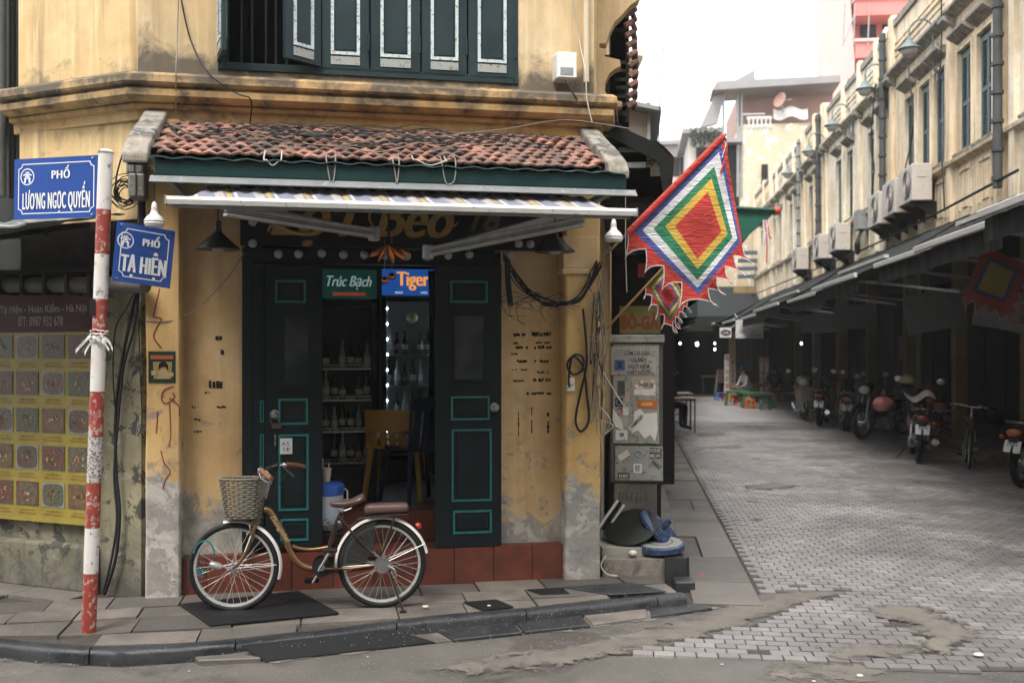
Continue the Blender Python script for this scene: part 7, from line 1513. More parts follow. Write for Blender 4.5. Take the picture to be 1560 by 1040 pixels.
GDS = [paint('goods', c, .7, var=.4, sc=9) for c in ((.22, .07, .05), (.08, .11, .15), (.22, .18, .10), (.10, .14, .09), (.20, .20, .20), (.07, .06, .06))]
for k in range(24):
    y = 9.5 + k * 1.2 + U(-.2, .2); x = RW + 1.35 + U(0, 1.5); kind = k % 4
    if kind == 0:
        t = sthing('hanging_cloth', ['rust', 'slate blue', 'tan', 'olive', 'grey', 'dark'][k // 4 % 6] + ' garment hanging in the dim right arcade', 'garment', (x, y, 1.4), 'clothes hanging in the right arcade'); hh_ = U(.5, .9)
        build('cloth', MB().grid(lambda u, v: (x + .02 * math.sin(v * 9), y + (u - .5) * (.34 + .12 * v), 2.3 - hh_ * v), 6, 6, (.012, 0, 0)), GDS[k // 4 % 6], t, smooth=True); build('hanger', MB().tube([(x, y - .2, 2.28), (x, y, 2.38), (x, y + .2, 2.28)], .008, 5), BLACK, t)
    elif kind in (1, 3):
        t = sthing('crate', ['rust', 'slate blue', 'tan', 'olive', 'grey', 'dark', 'rust-brown slatted', 'bluish slatted', 'sandy', 'greenish', 'pale grey', 'blackish'][k // 2 % 12] + ' crate standing by the shop fronts of the right arcade', 'crate', (x, y, .1), 'crates along the right arcade'); h_ = U(.3, .5)
        for r_ in range(3): build('side_slat', MB().box(x - .2, x - .185, y - .24, y + .24, .1 + h_ * r_ / 3, .1 + h_ * (r_ + .8) / 3), GDS[k // 2 % 6], t)
        build('base', MB().box(x - .184, x + .2, y - .24, y + .24, .1, .1 + h_ * .8), GDS[(k + 2) % 6], t)
    else:
        t = sthing('price_board', ['nearest', 'second', 'third', 'fourth', 'fifth', 'farthest'][k // 4 % 6] + ' dim price board fixed to a shop front in the right arcade', 'board', (x, y, 1.6), 'price boards in the right arcade'); build('board', MB().box(RW + 3.15, RW + 3.2, y - .3, y + .3, 1.5, 2.2), paint('price_board', (.16, .17, .18), .6, var=.4), t)
# ================================================================== end of the street
YE = 41.0
def e(px, py, y=YE): return hit(STR, px, py, 1, y)
FARW = paint('far_ochre_wall', (.56, .47, .33), .85, var=.25, sc=.9, wear=.2, wc=(.75, .72, .64)); RUSTW = paint('rust_shed_wall', (.34, .21, .18), .8, var=.25, sc=1.5); FTIN = paint('far_tin_roof', (.27, .26, .26), .7, var=.25, sc=1)  # end-building colours paled to stand in for distance haze
fb_ = sthing('end_building', 'weathered ochre house in haze-paled colours with a tin-roofed terrace closing the end of the street', 'building', e(1180, 600))
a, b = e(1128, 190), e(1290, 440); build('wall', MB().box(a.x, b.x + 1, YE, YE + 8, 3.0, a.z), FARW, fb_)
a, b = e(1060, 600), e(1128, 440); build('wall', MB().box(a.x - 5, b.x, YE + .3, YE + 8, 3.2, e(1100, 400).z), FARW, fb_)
build('shop_front', MB().box(-1.5, 9, YE + .2, YE + 8, 0, 3.2), DARKWOOD, fb_)
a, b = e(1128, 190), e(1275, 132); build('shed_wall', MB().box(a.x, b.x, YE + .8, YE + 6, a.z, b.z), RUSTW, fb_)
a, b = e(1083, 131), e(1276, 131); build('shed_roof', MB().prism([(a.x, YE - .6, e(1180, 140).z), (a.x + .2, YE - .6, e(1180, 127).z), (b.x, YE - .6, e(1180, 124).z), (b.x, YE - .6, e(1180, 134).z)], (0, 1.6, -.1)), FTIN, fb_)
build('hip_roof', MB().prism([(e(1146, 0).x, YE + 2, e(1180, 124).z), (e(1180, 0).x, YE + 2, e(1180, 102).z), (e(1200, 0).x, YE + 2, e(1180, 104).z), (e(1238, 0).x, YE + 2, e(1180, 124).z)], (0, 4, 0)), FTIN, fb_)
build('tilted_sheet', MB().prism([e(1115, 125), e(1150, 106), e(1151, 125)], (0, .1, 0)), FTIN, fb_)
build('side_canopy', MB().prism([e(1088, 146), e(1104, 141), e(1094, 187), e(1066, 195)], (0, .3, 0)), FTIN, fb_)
for px in (1102, 1124, 1130): build('terrace_post', MB().cyl(e(px, 300), e(px, 138), .05, n=6), GREYMET, fb_)
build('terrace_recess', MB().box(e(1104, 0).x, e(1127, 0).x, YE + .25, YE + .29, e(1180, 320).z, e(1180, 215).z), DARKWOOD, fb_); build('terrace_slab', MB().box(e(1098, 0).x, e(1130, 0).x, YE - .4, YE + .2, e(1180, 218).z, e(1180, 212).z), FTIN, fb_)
bl_ = build('balustrade', MB().box(e(1138, 0).x, e(1176, 0).x, YE - .05, YE + .1, e(1180, 181).z, e(1180, 177).z), paint('far_white', (.62, .6, .57), .7), fb_)
for k in range(6): x = e(1141 + 6.5 * k, 0).x; build('baluster', MB().lathe([(.04, 0), (.075, .12), (.03, .25), (.06, .42)], (x, YE, e(1180, 197).z), 8), paint('far_white', (.62, .6, .57), .7), bl_)
build('white_sheet', MB().grid(lambda u, v: (e(1178 + 52 * u, 0).x, YE - .05 - .1 * v, e(1180, 166 + 16 * v + 3 * math.sin(u * 9)).z), 12, 3, (0, .03, 0)), paint('far_white', (.62, .6, .57), .7), fb_)
wf_ = build('window_frame', MB().box(e(1130, 0).x, e(1165, 0).x, YE - .02, YE - .001, e(1180, 174).z, e(1180, 172).z), paint('far_white', (.62, .6, .57), .7), fb_)
build('open_window', MB().prism([e(1158, 250), e(1169, 252), e(1163, 281), e(1151, 278)], (0, .03, 0)), NT('far_pane', .2).col((.35, .42, .44)).m, fb_); build('window_recess', MB().box(e(1160, 0).x, e(1170, 0).x, YE - .02, YE + .01, e(1180, 281).z, e(1180, 250).z), DARKWOOD, fb_)
sd = sthing('satellite_dish', 'small reddish satellite dish on the terrace of the end building', 'satellite dish', e(1193, 168, YE - .4)); q = e(1190, 153, YE - .4)
build('dish', MB().lathe([(.001, 0), (.16, .02), (.30, .08), (.31, .085), (.15, .03), (.001, .01)], q, 20, (-.75, -.6, .25), sx=1, sy=1), paint('dish_rust', (.40, .24, .19), .6), sd, smooth=True); build('mast', MB().cyl(q, e(1193, 172, YE - .4), .03), GREYMET, sd); build('feed_arm', MB().cyl(q, e(1206, 152, YE - .6), .015), GREYMET, sd)
# blue-and-ochre lower bits under the green awning
lb = sthing('street_end_canopy', 'dusty canopies and banners over the dark market mouth at the street end', 'canopy', e(1080, 500, YE - 2))
build('ochre_fascia', MB().box(e(1118, 0, YE-1).x, e(1172, 0, YE-1).x, YE - 1, YE - .9, e(1145, 476, YE-1).z, e(1145, 436, YE-1).z), paint('fascia_ochre', (.32, .22, .10), .8, var=.4), lb)
build('slate_canopy', MB().prism([(-.8, YE - 3.5, 3.0), (9, YE - 3.5, 3.0), (9, YE - .2, 4.3), (-.8, YE - .2, 4.3)], (0, 0, .06)), paint('slate_canopy', (.022, .026, .028), .9), lb); build('valance', MB().box(-.8, 9, YE - 3.55, YE - 3.5, 2.5, 3.02), DARKWOOD, lb)
for k in range(4): build('blue_strip', MB().box(e(1124, 0, YE-1.2).x, e(1168, 0, YE-1.2).x, YE - 1.2, YE - 1.15, e(1145, 388 + 12 * k, YE-1.2).z, e(1145, 382 + 12 * k, YE-1.2).z), paint('strip_blue', (.05, .09, .13), .7), lb)
bulbs = [(1062, 524, 34), (1089, 532, 36), (1036, 523, 33), (1089, 523, 38), (1221, 523, 34), (1212, 330, 0)]
for i, (px, py, y) in enumerate(bulbs[:5]):
    t = sthing('lit_bulb', ['bright oval lamp deep in the market mouth', 'lit lamp low at the right of the market mouth', 'small lit lamp just right of the small flag', 'faint lamp above another in the market mouth', 'small lit lamp inside the right arcade'][i], 'lamp', e(px, py, y), 'lit lamps in the dark end of the street'); build('bulb', MB().ball(e(px, py, y), .03 if i else .05, 10, (1, 1, 1.4)), glow('lamp_cool', (.80, 1.0, .98), 6), t)
# houses beyond, on the left
for i, (x0, x1, yt, yy, c, lab) in enumerate(((1000, 1052, 222, 62, (.50, .45, .44), 'far hazy brown house with a flat roof beyond the street end'), (1050, 1092, 205, 56, (.52, .51, .46), 'far greenish house with plants on its terrace'), (985, 1012, 262, 50, (.40, .33, .30), 'low far house half hidden by the left awnings'))):
    t = sthing('far_house', lab, 'building', e((x0+x1)/2, 600, yy), 'hazy houses beyond the street end'); a, b = e(x0, 0, yy), e(x1, 0, yy); zt_ = e((x0+x1)/2, yt, yy).z
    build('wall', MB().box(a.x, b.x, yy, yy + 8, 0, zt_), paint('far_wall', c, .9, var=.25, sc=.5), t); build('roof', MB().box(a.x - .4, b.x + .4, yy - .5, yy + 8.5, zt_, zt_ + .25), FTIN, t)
    for k in range(2):
        for r_ in range(2): xx = a.x + (b.x - a.x) * (.25 + .45 * k); zz = zt_ - 1.9 - 2.6 * r_; build('window', MB().box(xx, xx + .9, yy - .03, yy + .02, zz, zz + 1.2), DARKWOOD, t)
pl_ = MB()
for k in range(420):
    c = e(U(1052, 1100), 0, 55); c = Vector((c.x, 55 + U(-.5, .5), e(1075, U(198, 212), 55).z + U(-.5, .2))); a = Vector((U(-1, 1), U(-1, 1), U(-.6, 1))).normalized() * U(.15, .35); b = a.cross(Vector((0, 0, 1))).normalized() * .06; pl_.add([c - b, c + a, c + b], [(0, 1, 2)])
tag(build('terrace_plants', pl_, paint('far_green', (.06, .09, .05), .8), None, STR), 'hazy potted greenery along the far terrace left of the end building', 'plants', kind='stuff')
# tall pink-red building above the terrace
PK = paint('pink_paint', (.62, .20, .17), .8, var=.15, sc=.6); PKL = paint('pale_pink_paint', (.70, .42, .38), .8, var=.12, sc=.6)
yy = 46; rb = sthing('pink_building', 'tall pink-red building with balconies rising behind the right terrace', 'building', e(1330, 600, yy)); zt0 = 26
a, b, c, d = e(1268, 0, yy).x, e(1302, 0, yy).x, e(1410, 0, yy).x, e(1440, 0, yy).x
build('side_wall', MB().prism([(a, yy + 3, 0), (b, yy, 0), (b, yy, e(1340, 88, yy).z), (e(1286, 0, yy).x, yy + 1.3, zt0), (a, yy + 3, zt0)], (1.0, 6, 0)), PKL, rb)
build('wall', MB().box(b + .01, d, yy + 1.2, yy + 9, 0, zt0), PK, rb)
for py, h in ((84, 20), (20, 18), (-40, 18)):
    z = e(1340, py, yy).z; sb_ = build('balcony', MB().box(b + .02, d, yy - .2, yy + 1.2, z - .15, z + .55), PK, rb); build('balcony_ledge', MB().box(b - .05, d, yy - .3, yy + 1.2, z + .55, z + .68), PKL, sb_)
    for k in range(4): x = b + .5 + (d - b) * k / 4; build('window', MB().box(x, x + .7, yy + 1.12, yy + 1.21, z + .8, z + 2.0), DARKWOOD, rb)
# weathered shelter frames on the balcony corner
for px in (1284, 1300, 1322): build('rail_post', MB().cyl(e(px, 70, yy - .3), e(px + 3, 5, yy - .3), .035, n=5), GREYMET, rb)
build('rail', MB().cyl(e(1284, 70, yy - .3), e(1302, 22, yy - .3), .035, n=5), GREYMET, rb)
# unseen shophouses across the junction, added to cut sky light on the shop front
for i in range(12):
    x = -33 + i * 5.6; h = 11.5 + (i * 37 % 5) * .5
    t = thing('unseen_opposite_house', ['cream', 'grey', 'ochre', 'white', 'brown', 'pale green', 'beige', 'dull yellow', 'dark cream', 'slate', 'sandy', 'tan'][i] + ' unseen shophouse added across the junction to shade the corner', 'building', (x + 2.7, -6.5, 0), WORLD, 'unseen shophouses added across the junction')
    m = paint('opposite_wall', [(.42,.37,.27), (.25,.25,.24), (.42,.30,.14), (.45,.44,.41), (.22,.16,.12), (.28,.32,.26), (.38,.33,.27), (.42,.35,.18), (.34,.30,.22), (.2,.2,.21), (.36,.31,.22), (.33,.26,.18)][i], .85, var=.2, sc=1)
    build('wall', MB().box(x, x + 5.4, -11, -5.5, 3.0, h), m, t); build('shop_front', MB().box(x, x + 5.4, -11, -5.9, 0, 3.0), DARKWOOD, t); build('awning', MB().prism([(x + .2, -5.5, 3.1), (x + .2, -4.1, 2.6), (x + .2, -4.1, 2.55), (x + .2, -5.5, 3.05)], (5, 0, 0)), TARP, t)
    for k in range(2):
        for r_ in range(2): build('window', MB().box(x + .9 + 2.2 * k, x + 2.2 + 2.2 * k, -5.52, -5.46, 3.9 + 2.4 * r_, 5.4 + 2.4 * r_), SHUTTER, t)
# ================================================================== motorbikes
TYRE = BLACK; HEADW = NT('lamp_glass_white', .15).col((.6, .6, .58)).m; PLW = paint('plate_white', (.62, .62, .60), .5, var=.08); ORL = NT('orange_lens', .2).col((.32, .07, .012)).m; REDL = NT('red_lens', .2).col((.16, .012, .010)).m
def motorbike(label, bodym, scooter=False, plate='29-F1', group='motorbikes parked along the right side of the street', tail=REDL, poncho=False):
    t = thing('motorbike', label, 'motorbike', (0, 0, 0), WORLD, group)
    def p(name, mb, m, par=None, **k): return build(name, mb, m, par or t, **k)
    r = .24 if scooter else .29; wb = .60
    for x in (-wb, wb):
        w_ = thing('wheel', None, None, (x, 0, r)); w_.parent = t; w_.matrix_basis = T(x, 0, r)
        build('tyre', MB().tube([(x + (r - .045) * math.cos(a), 0, r + (r - .045) * math.sin(a)) for a in [i * math.pi / 16 for i in range(32)]], .046, 8, closed=True), TYRE, w_, smooth=True)
        rm = MB().tube([(x + (r - .09) * math.cos(a), 0, r + (r - .09) * math.sin(a)) for a in [i * math.pi / 12 for i in range(24)]], .014, 6, closed=True).cyl((x, -.06, r), (x, .06, r), .04, n=12)
        for k in range(10): a = k * math.pi / 5; rm.cyl((x, 0, r), (x + (r - .09) * math.cos(a), 0, r + (r - .09) * math.sin(a)), .007, n=4)
        build('rim', rm, CHROME, w_)
    def blob(name, c, s, m, **k): return p(name, MB().ball(c, 1, 16, s), m, smooth=True, **k)
    # tail cowl: lofted
    def loft(name, st, m, n=14, par=None, **k):
        mb = MB()
        for (x, z, hw, hh) in st:
            for i in range(n): a = 2 * math.pi * i / n; q = lambda v: math.copysign(abs(v) ** .7, v); mb.v.append(Vector((x, hw * q(math.cos(a)), z + hh * q(math.sin(a)))))
        for j in range(len(st) - 1):
            for i in range(n): mb.f.append((j*n+i, j*n+(i+1)%n, (j+1)*n+(i+1)%n, (j+1)*n+i)); mb.m.append(0)
        mb.f += [tuple(range(n)), tuple(range((len(st)-1)*n, len(st)*n))]; mb.m += [0, 0]; return p(name, mb, m, par, smooth=True, **k)
    loft('tail_cowl', [(-.88, .66, .05, .03), (-.80, .64, .11, .07), (-.55, .60, .13, .10), (-.25, .56, .12, .10), (-.05, .48, .10, .08)], bodym)
    loft('seat', [(-.80, .745, .07, .02), (-.70, .755, .12, .035), (-.30, .745, .13, .045), (-.05, .735, .11, .045), (.10, .71, .07, .03)], BLACK)
    p('grab_rail', MB().tube(smooth_path([(-.55, -.13, .74), (-.80, -.14, .78), (-.90, 0, .79), (-.80, .14, .78), (-.55, .13, .74)], 4), .011, 6), CHROME, smooth=True)
    loft('leg_shield', [(.30, .30, .10, .06), (.38, .45, .20 if scooter else .17, .10), (.44, .66, .21 if scooter else .16, .10), (.42, .82, .14, .08), (.40, .90, .08, .04)], bodym)
    if scooter: p('floorboard', MB().box(-.12, .38, -.15, .15, .24, .30), bodym, bevel=.02)
    else: p('frame_spine', MB().tube(smooth_path([(-.1, 0, .52), (.15, 0, .42), (.36, 0, .62)], 4), .06, 8), bodym, smooth=True)
    p('engine', MB().ball((-.02, 0, .28), .13, 12, (1.4, .8, .8)).cyl((-.1, -.12, .26), (-.1, .12, .26), .09, n=12), GREYMET, smooth=True)
    p('exhaust', MB().tube(smooth_path([(.05, -.12, .22), (-.2, -.15, .20), (-.45, -.17, .24), (-.90, -.18, .34)], 5), [.02]*8 + [.05]*8, 10), CHROME, smooth=True)
    p('swing_arm', MB().bar((-.05, .09, .28), (-wb, .09, r), .03, .05).bar((-.05, -.09, .28), (-wb, -.09, r), .03, .05), BLACK); 
    for s in (-1, 1): p('shock_absorber', MB().cyl((-.55, s * .12, r + .05), (-.48, s * .12, .58), .022), CHROME)
    p('rear_mudguard', MB().tube(arc((-wb, 0, r), r + .04, 60, 175, 12), .055, 8, sq=.3), BLACK, smooth=True); p('front_mudguard', MB().tube(arc((wb, 0, r), r + .035, 20, 150, 12), .06, 8, sq=.35), bodym, smooth=True)
    p('fork', MB().cyl((wb, -.07, r), (.42, -.07, .80), .022).cyl((wb, .07, r), (.42, .07, .80), .022), GREYMET)
    p('handlebar', MB().tube(smooth_path([(.24, -.34, .98), (.34, -.20, 1.0), (.40, 0, .96), (.34, .20, 1.0), (.24, .34, .98)], 4), .014, 8), BLACK, smooth=True)
    for s in (-1, 1):
        p('grip', MB().cyl((.30, s * .25, .99), (.22, s * .37, .98), .02, n=8), BLACK)
        mr_ = p('mirror', MB().ball((.24, s * .30, 1.17), 1, 12, (.012, .065, .045)), CHROME, smooth=True); p('mirror_stalk', MB().tube(smooth_path([(.33, s * .2, 1.0), (.28, s * .25, 1.10), (.25, s * .29, 1.16)], 3), .006, 5), BLACK, mr_)
        p('indicator', MB().ball((-.86, s * .15, .60), .03, 8), ORL, smooth=True); p('front_indicator', MB().ball((.50, s * .13, .80), .03, 8), ORL, smooth=True)
    blob('headlight', (.47, 0, .90), (.08, .11, .08), HEADW); loft('headlight_cowl', [(.28, .93, .08, .05), (.36, .95, .15, .09), (.46, .92, .13, .09)], bodym)
    blob('tail_light', (-.89, 0, .66), (.04, .09, .05), tail)
    pl = p('number_plate', place_mb(MB().box(-.006, .0, -.095, .095, -.07, .07), T(-.90, 0, .50) @ Ry(14)), PLW)
    for k, (s_, w_) in enumerate(((plate, .12), (['123.45', '456.78', '290.11'][len(label) % 3], .15))): p('plate_number', place_mb(text_mb(s_, w_, .045, .01), T(-.912 - .008 * (k == 0) + .009 * (k == 1), 0, .53 - .06 * k) @ Rz(-90) @ Rx(-14)), INK, pl)
    p('plate_bracket', MB().box(-.895, -.80, -.06, .06, .36, .62), BLACK, bevel=.01)
    p('stand', MB().tube([(-.1, .10, .24), (-.18, .26, .01)], .011, 6), BLACK); 
    for s in (-1, 1): p('foot_peg', MB().cyl((-.05, s * .12, .26), (-.05, s * .24, .26), .014), BLACK)
    if poncho: p('poncho', MB().grid(lambda u, v: (-.1 + .42 * u, -.22 + .44 * v, .90 + .06 * math.sin(v * 7) + .07 * u), 8, 8, (0, 0, .006)), WHITEP, smooth=True)
    return t
MBK = paint('bike_black', (.015, .015, .017), .25, var=.3); MRD = paint('bike_red', (.13, .018, .014), .3, var=.3); MCR = paint('scooter_cream', (.30, .26, .21), .3, var=.15)
def put(t, px, py, head, dz=0, lean=4):
    g_ = Gd(px, py, 0); t.matrix_basis = T(g_.x, g_.y, .02 + dz) @ Rz(head) @ Rx(lean) @ Matrix.Scale(1.08, 4); return g_
m1 = motorbike('black motorbike seen from behind with a white cloth, helmet and pink bag hanging on it', MBK, poncho=True); g1 = put(m1, 1394, 700, 72)
g_m2 = put(motorbike('black motorbike with an orange tail light seen from behind beside the blue bag', MBK, tail=ORL, plate='30-K8'), 1287, 655, 72)
put(motorbike('dark motorbike with a white plate parked between the cream scooter and the orange-lit one', MBK, plate='29-H4'), 1254, 648, 65)
put(motorbike('cream scooter facing the camera, farthest of the parked motorbikes', MCR, scooter=True), 1226, 640, -102)
put(motorbike('dark motorbike facing the street half hidden behind the pink bag', MBK), 1345, 668, 215, dz=.0)
put(motorbike('dark red motorbike with an orange lens cut by the right edge of the picture', MRD, tail=ORL), 1592, 738, 38)
# helmet and bags on the black motorbike
h = Vector((g1.x, g1.y, 0)); mz = 1.22
hp = h + Vector((-.03, .24, mz)); hl = thing('helmet', 'tan half helmet resting on top of the black motorbike', 'helmet', hp); build('shell', MB().lathe([(.115, 0), (.125, .03), (.115, .08), (.08, .13), (.04, .15), (.001, .155)], hp, 20), paint('helmet_tan', (.26, .21, .11), .4), hl, smooth=True); build('brim', MB().lathe([(.118, .0), (.13, .004), (.13, .012), (.118, .014)], hp, 20), BLACK, hl)
tag(build('windscreen_cover', MB().ball(h + Vector((-.02, .35, 1.10)), 1, 14, (.20, .12, .12)), BLACK, smooth=True), 'black padded cover draped over the handlebars under the tan helmet', 'cover')
def bag(label, c, s, m):
    t = thing('plastic_bag', label, 'bag', c); mb = MB().ball(c, 1, 18, s)
    for i, v in enumerate(mb.v): d = v - Vector(c); k = mnoise.noise(v * 9) * .25; mb.v[i] = Vector(c) + d * (1 + k) * (1 if d.z < 0 else 1 - .45 * d.z / s[2])
    build('sack', mb, m, t, smooth=True); build('handle_loop', MB().tube(smooth_path([Vector(c) + Vector((-.03, 0, s[2] * .7)), Vector(c) + Vector((0, 0, s[2] * 1.3)), Vector(c) + Vector((.03, 0, s[2] * .7))], 4), .008, 5), m, t)
bag('pink plastic bag hanging from the left handlebar of the black motorbike', (g1.x - .42, g1.y + .25, .92), (.17, .12, .15), paint('pink_plastic', (.34, .11, .105), .35, var=.3, sc=20))
q = hit(WORLD, 1308, 612, 1, g_m2.y - .5); bag('light blue plastic bag hanging beside the parked motorbikes', tuple(q), (.14, .10, .30), paint('blue_plastic', (.10, .24, .36), .35, var=.3, sc=20))
q = hit(WORLD, 1412, 612, 1, g1.y + 1.0); bag('small orange net bag hanging right of the black motorbike', tuple(q), (.13, .1, .14), paint('orange_plastic', (.40, .12, .04), .4, var=.4, sc=20)); q = hit(WORLD, 1416, 592, 1, g1.y + 1.1); bag('dusky pink bag above the orange net bag', tuple(q), (.10, .08, .10), paint('dusk_pink', (.28, .10, .09), .5))
q = hit(WORLD, 1432, 618, 1, g1.y + 1.3); bag('dull orange bag on the crate beyond the black motorbike', tuple(q), (.11, .09, .11), paint('dull_orange', (.25, .08, .03), .5))
# second bicycle, end on
b2 = copy_tree(bk0); b2['label'] = 'dark bicycle seen end-on standing in the shade of the right arcade'; g = Gd(1474, 712, 0); b2.matrix_basis = T(g.x, g.y, .03) @ Rz(68) @ Rx(3)
for o in [c for c in b2.children_recursive]:
    if o.type == 'MESH' and any(o.name.startswith(k) for k in ('basket', 'woven', 'stake', 'cable_lock', 'lock_body', 'rear_cushion', 'lettering')): bpy.data.objects.remove(o)
for k_ in (3.4,): 
    for o in b2.children_recursive:
        if o.type == 'MESH' and len(o.data.materials) and o.data.materials[0] in (BR, GRIP, WFEN): o.data = o.data.copy(); o.data.materials[0] = DBR
# ================================================================== stools, tables, stall
def stool(label, px, py, m, w_=.26, h=.28, grp='plastic stools on the street', x=None, obj=None):
    g = Gd(px, py, .02); t = thing('plastic_stool', label, 'stool', (0, 0, 0), WORLD, grp); t.matrix_basis = T(g.x, g.y, .02) @ Rz(U(-20, 20)); a = w_/2
    build('seat', MB().box(-a, a, -a, a, h - .025, h), m, t, bevel=.012); 
    for sx in (-1, 1):
        for sy_ in (-1, 1): build('leg', MB().bar((sx * a * .85, sy_ * a * .85, h - .02), (sx * a * 1.12, sy_ * a * 1.12, 0), .04, .04), m, t)
        build('side_panel', MB().box(sx * a * .95 - .004, sx * a * .95 + .004, -a * .8, a * .8, h * .62, h - .02), m, t)
    build('brace', MB().box(-a, a, -a * 1.0, -a * .96, h * .30, h * .42), m, t)
    return t
OST = paint('orange_stool', (.45, .10, .02), .45); BST = paint('blue_stool', (.02, .10, .32), .4); GST = paint('green_stool', (.05, .12, .055), .45); YST = paint('yellow_stool', (.45, .22, .04), .45)
stool('orange-red plastic stool in the shade beside the black motorbike', 1428, 668, OST, .30, .34)
for i, (px, py, m, lab) in enumerate(((1097, 610, BST, 'bright blue stool farthest left at the street-end stall'), (1110, 611, RDP, 'small red stool right of the blue stool'), (1117, 612, YST, 'yellow-orange stool under the pillar of the stall'), (1127, 617, OST, 'orange stool at the left end of the green tables'), (1138, 619, YST, 'yellow stool between the green tables'), (1143, 622, OST, 'orange stool in front of the green tables'), (1166, 624, GST, 'green stool in front of the right green table'), (1184, 612, YST, 'yellowish stool right of the green tables'))): stool(lab, px, py, m)
def ltable(label, px, py, m, w_=.75, d=.5, h=.48):
    g = Gd(px, py, .02); t = thing('plastic_table', label, 'table', (0, 0, 0), WORLD, 'green plastic tables at the stall'); t.matrix_basis = T(g.x, g.y + .3, .02) @ Rz(-8)
    build('table_top', MB().box(-w_/2, w_/2, -d/2, d/2, h - .03, h), m, t, bevel=.01)
    for sx in (-1, 1):
        for sy_ in (-1, 1): build('leg', MB().bar((sx * w_ * .42, sy_ * d * .4, h - .02), (sx * w_ * .50, sy_ * d * .48, 0), .05, .05), m, t)
    build('apron', MB().box(-w_ * .45, w_ * .45, -d * .46, -d * .44, h - .09, h - .03), m, t)
ltable('left green plastic table of the street-end stall', 1127, 618, GST); ltable('right green plastic table of the street-end stall', 1158, 622, GST, .95); ltable('back green plastic table behind the other two', 1140, 613, GST)
# folding tables on the left, chair frames
def mtable(px, py, dz, label, top):
    g = Gd(px, py, .1); t = thing('metal_table', label, 'table', (g.x, g.y, .1), WORLD, 'black framed tables on the left path'); x, y = g.x, g.y
    build('table_top', MB().box(x - .42, x + .30, y - .30, y + .30, .78, .81), top, t, bevel=.004)
    for sx in (-.38, .26):
        for sy_ in (-.26, .26): build('leg', MB().cyl((x + sx, y + sy_, .10), (x + sx, y + sy_, .78), .014, n=6), BLACK, t)
    build('frame', MB().tube([(x - .38, y - .26, .76), (x + .26, y - .26, .76), (x + .26, y + .26, .76), (x - .38, y + .26, .76)], .012, 6, closed=True), BLACK, t)
    build('ring_brace', MB().tube([(x - .06 + .2 * math.cos(a), y, .5 + .2 * math.sin(a)) for a in [i * math.pi / 8 for i in range(16)]], .010, 5, closed=True), BLACK, t)
WT_ = paint('pale_wood_top', (.42, .30, .20), .5); mtable(1036, 657, 0, 'wooden topped black metal table nearest on the left path', WT_); mtable(1032, 645, 0, 'second black metal table behind the nearest one on the left path', paint('white_top', (.5, .48, .46), .5))
# stall at the street end: pillar, postcards, boards
st2 = thing('postcard_rack', 'tall narrow rack of postcards beside the ochre pillar at the stall', 'rack', hit(WORLD, 1107, 603, 1, 36.8)); 
POST = [paint('card', c, .6, var=.5, sc=14) for c in ((.55, .5, .45), (.45, .18, .12), (.25, .3, .33), (.5, .32, .14))]
def rack(px0, px1, py0, py1, Y, t, n):
    a, b = hit(WORLD, px0, py1, 1, Y), hit(WORLD, px1, py0, 1, Y); build('backing', MB().box(a.x, b.x, Y, Y + .05, a.z, b.z), WHITEP, t)
    for k in range(n): z0 = a.z + (b.z - a.z) * (k + .12) / n; build('card', MB().box(a.x + .02, b.x - .02, Y - .01, Y - .001, z0, z0 + (b.z - a.z) / n * .76), POST[k % 4], t)
rack(1104, 1111, 502 + 38, 603, 36.8, st2, 6)
t = thing('postcard_rack', 'pair of pale card racks right of the doorway under the white stall sign', 'rack', hit(WORLD, 1165, 595, 1, 37.1)); rack(1158, 1163, 545, 600, 37.1, t, 6); rack(1166, 1171, 545, 600, 37.1, t, 6)
t = thing('stall_pillar', 'ochre corner pillar of the street-end stall with a strip of cards', 'pillar', hit(WORLD, 1117, 603, 1, 37.5)); a, b = hit(WORLD, 1112, 603, 1, 37.5), hit(WORLD, 1121, 505, 1, 37.5); build('shaft', MB().box(a.x, b.x, 37.5, 37.7, 0, b.z), OCHRE, t); rack(1113.5, 1119.5, 548, 590, 37.45, t, 6)
t = thing('magazine_wall', 'wall of hanging magazines and goods under the white stall sign', 'display', hit(WORLD, 1140, 600, 1, 38)); a, b = hit(WORLD, 1122, 600, 1, 38), hit(WORLD, 1172, 512, 1, 38); build('backing', MB().box(a.x, b.x, 38, 38.1, 0, b.z), DARKWOOD, t)
for i in range(6):
    for j in range(5):
        if i in (3,): continue
        x = a.x + (b.x - a.x) * (i + .1) / 6; z = 1.0 + (b.z - 1.05) * j / 5; build('magazine', MB().box(x, x + (b.x - a.x) / 8, 37.97, 37.99, z, z + .27), rnd.choice([paint('mag_dark', (.10, .12, .13), .6, var=.5, sc=20), paint('mag_blue', (.05, .10, .16), .6), paint('mag_brown', (.13, .09, .06), .6)]), t)
def board(name, label, pxs, Y, m, txt, tm, cat='sign', t2=None):
    a, b = hit(WORLD, pxs[0], pxs[3], 1, Y), hit(WORLD, pxs[1], pxs[2], 1, Y); t = thing(name, label, cat, ((a.x+b.x)/2, Y, a.z)); build('board', MB().box(a.x, b.x, Y, Y + .06, a.z, b.z), m, t)
    w_, h_ = b.x - a.x, b.z - a.z
    for (s, cx_, cz_, ww, hh, mm) in txt: build('lettering', place_mb(text_mb(s, w_ * ww, h_ * hh, .01), T(a.x + w_ * cx_, Y - .004, a.z + h_ * cz_)), mm, t)
    build('bracket', MB().cyl((a.x + .1, Y + .03, b.z), (a.x + .1, Y + .6, b.z + .2), .02), GREYMET, t); return t
LRD = paint('letters_red', (.40, .06, .04), .6)
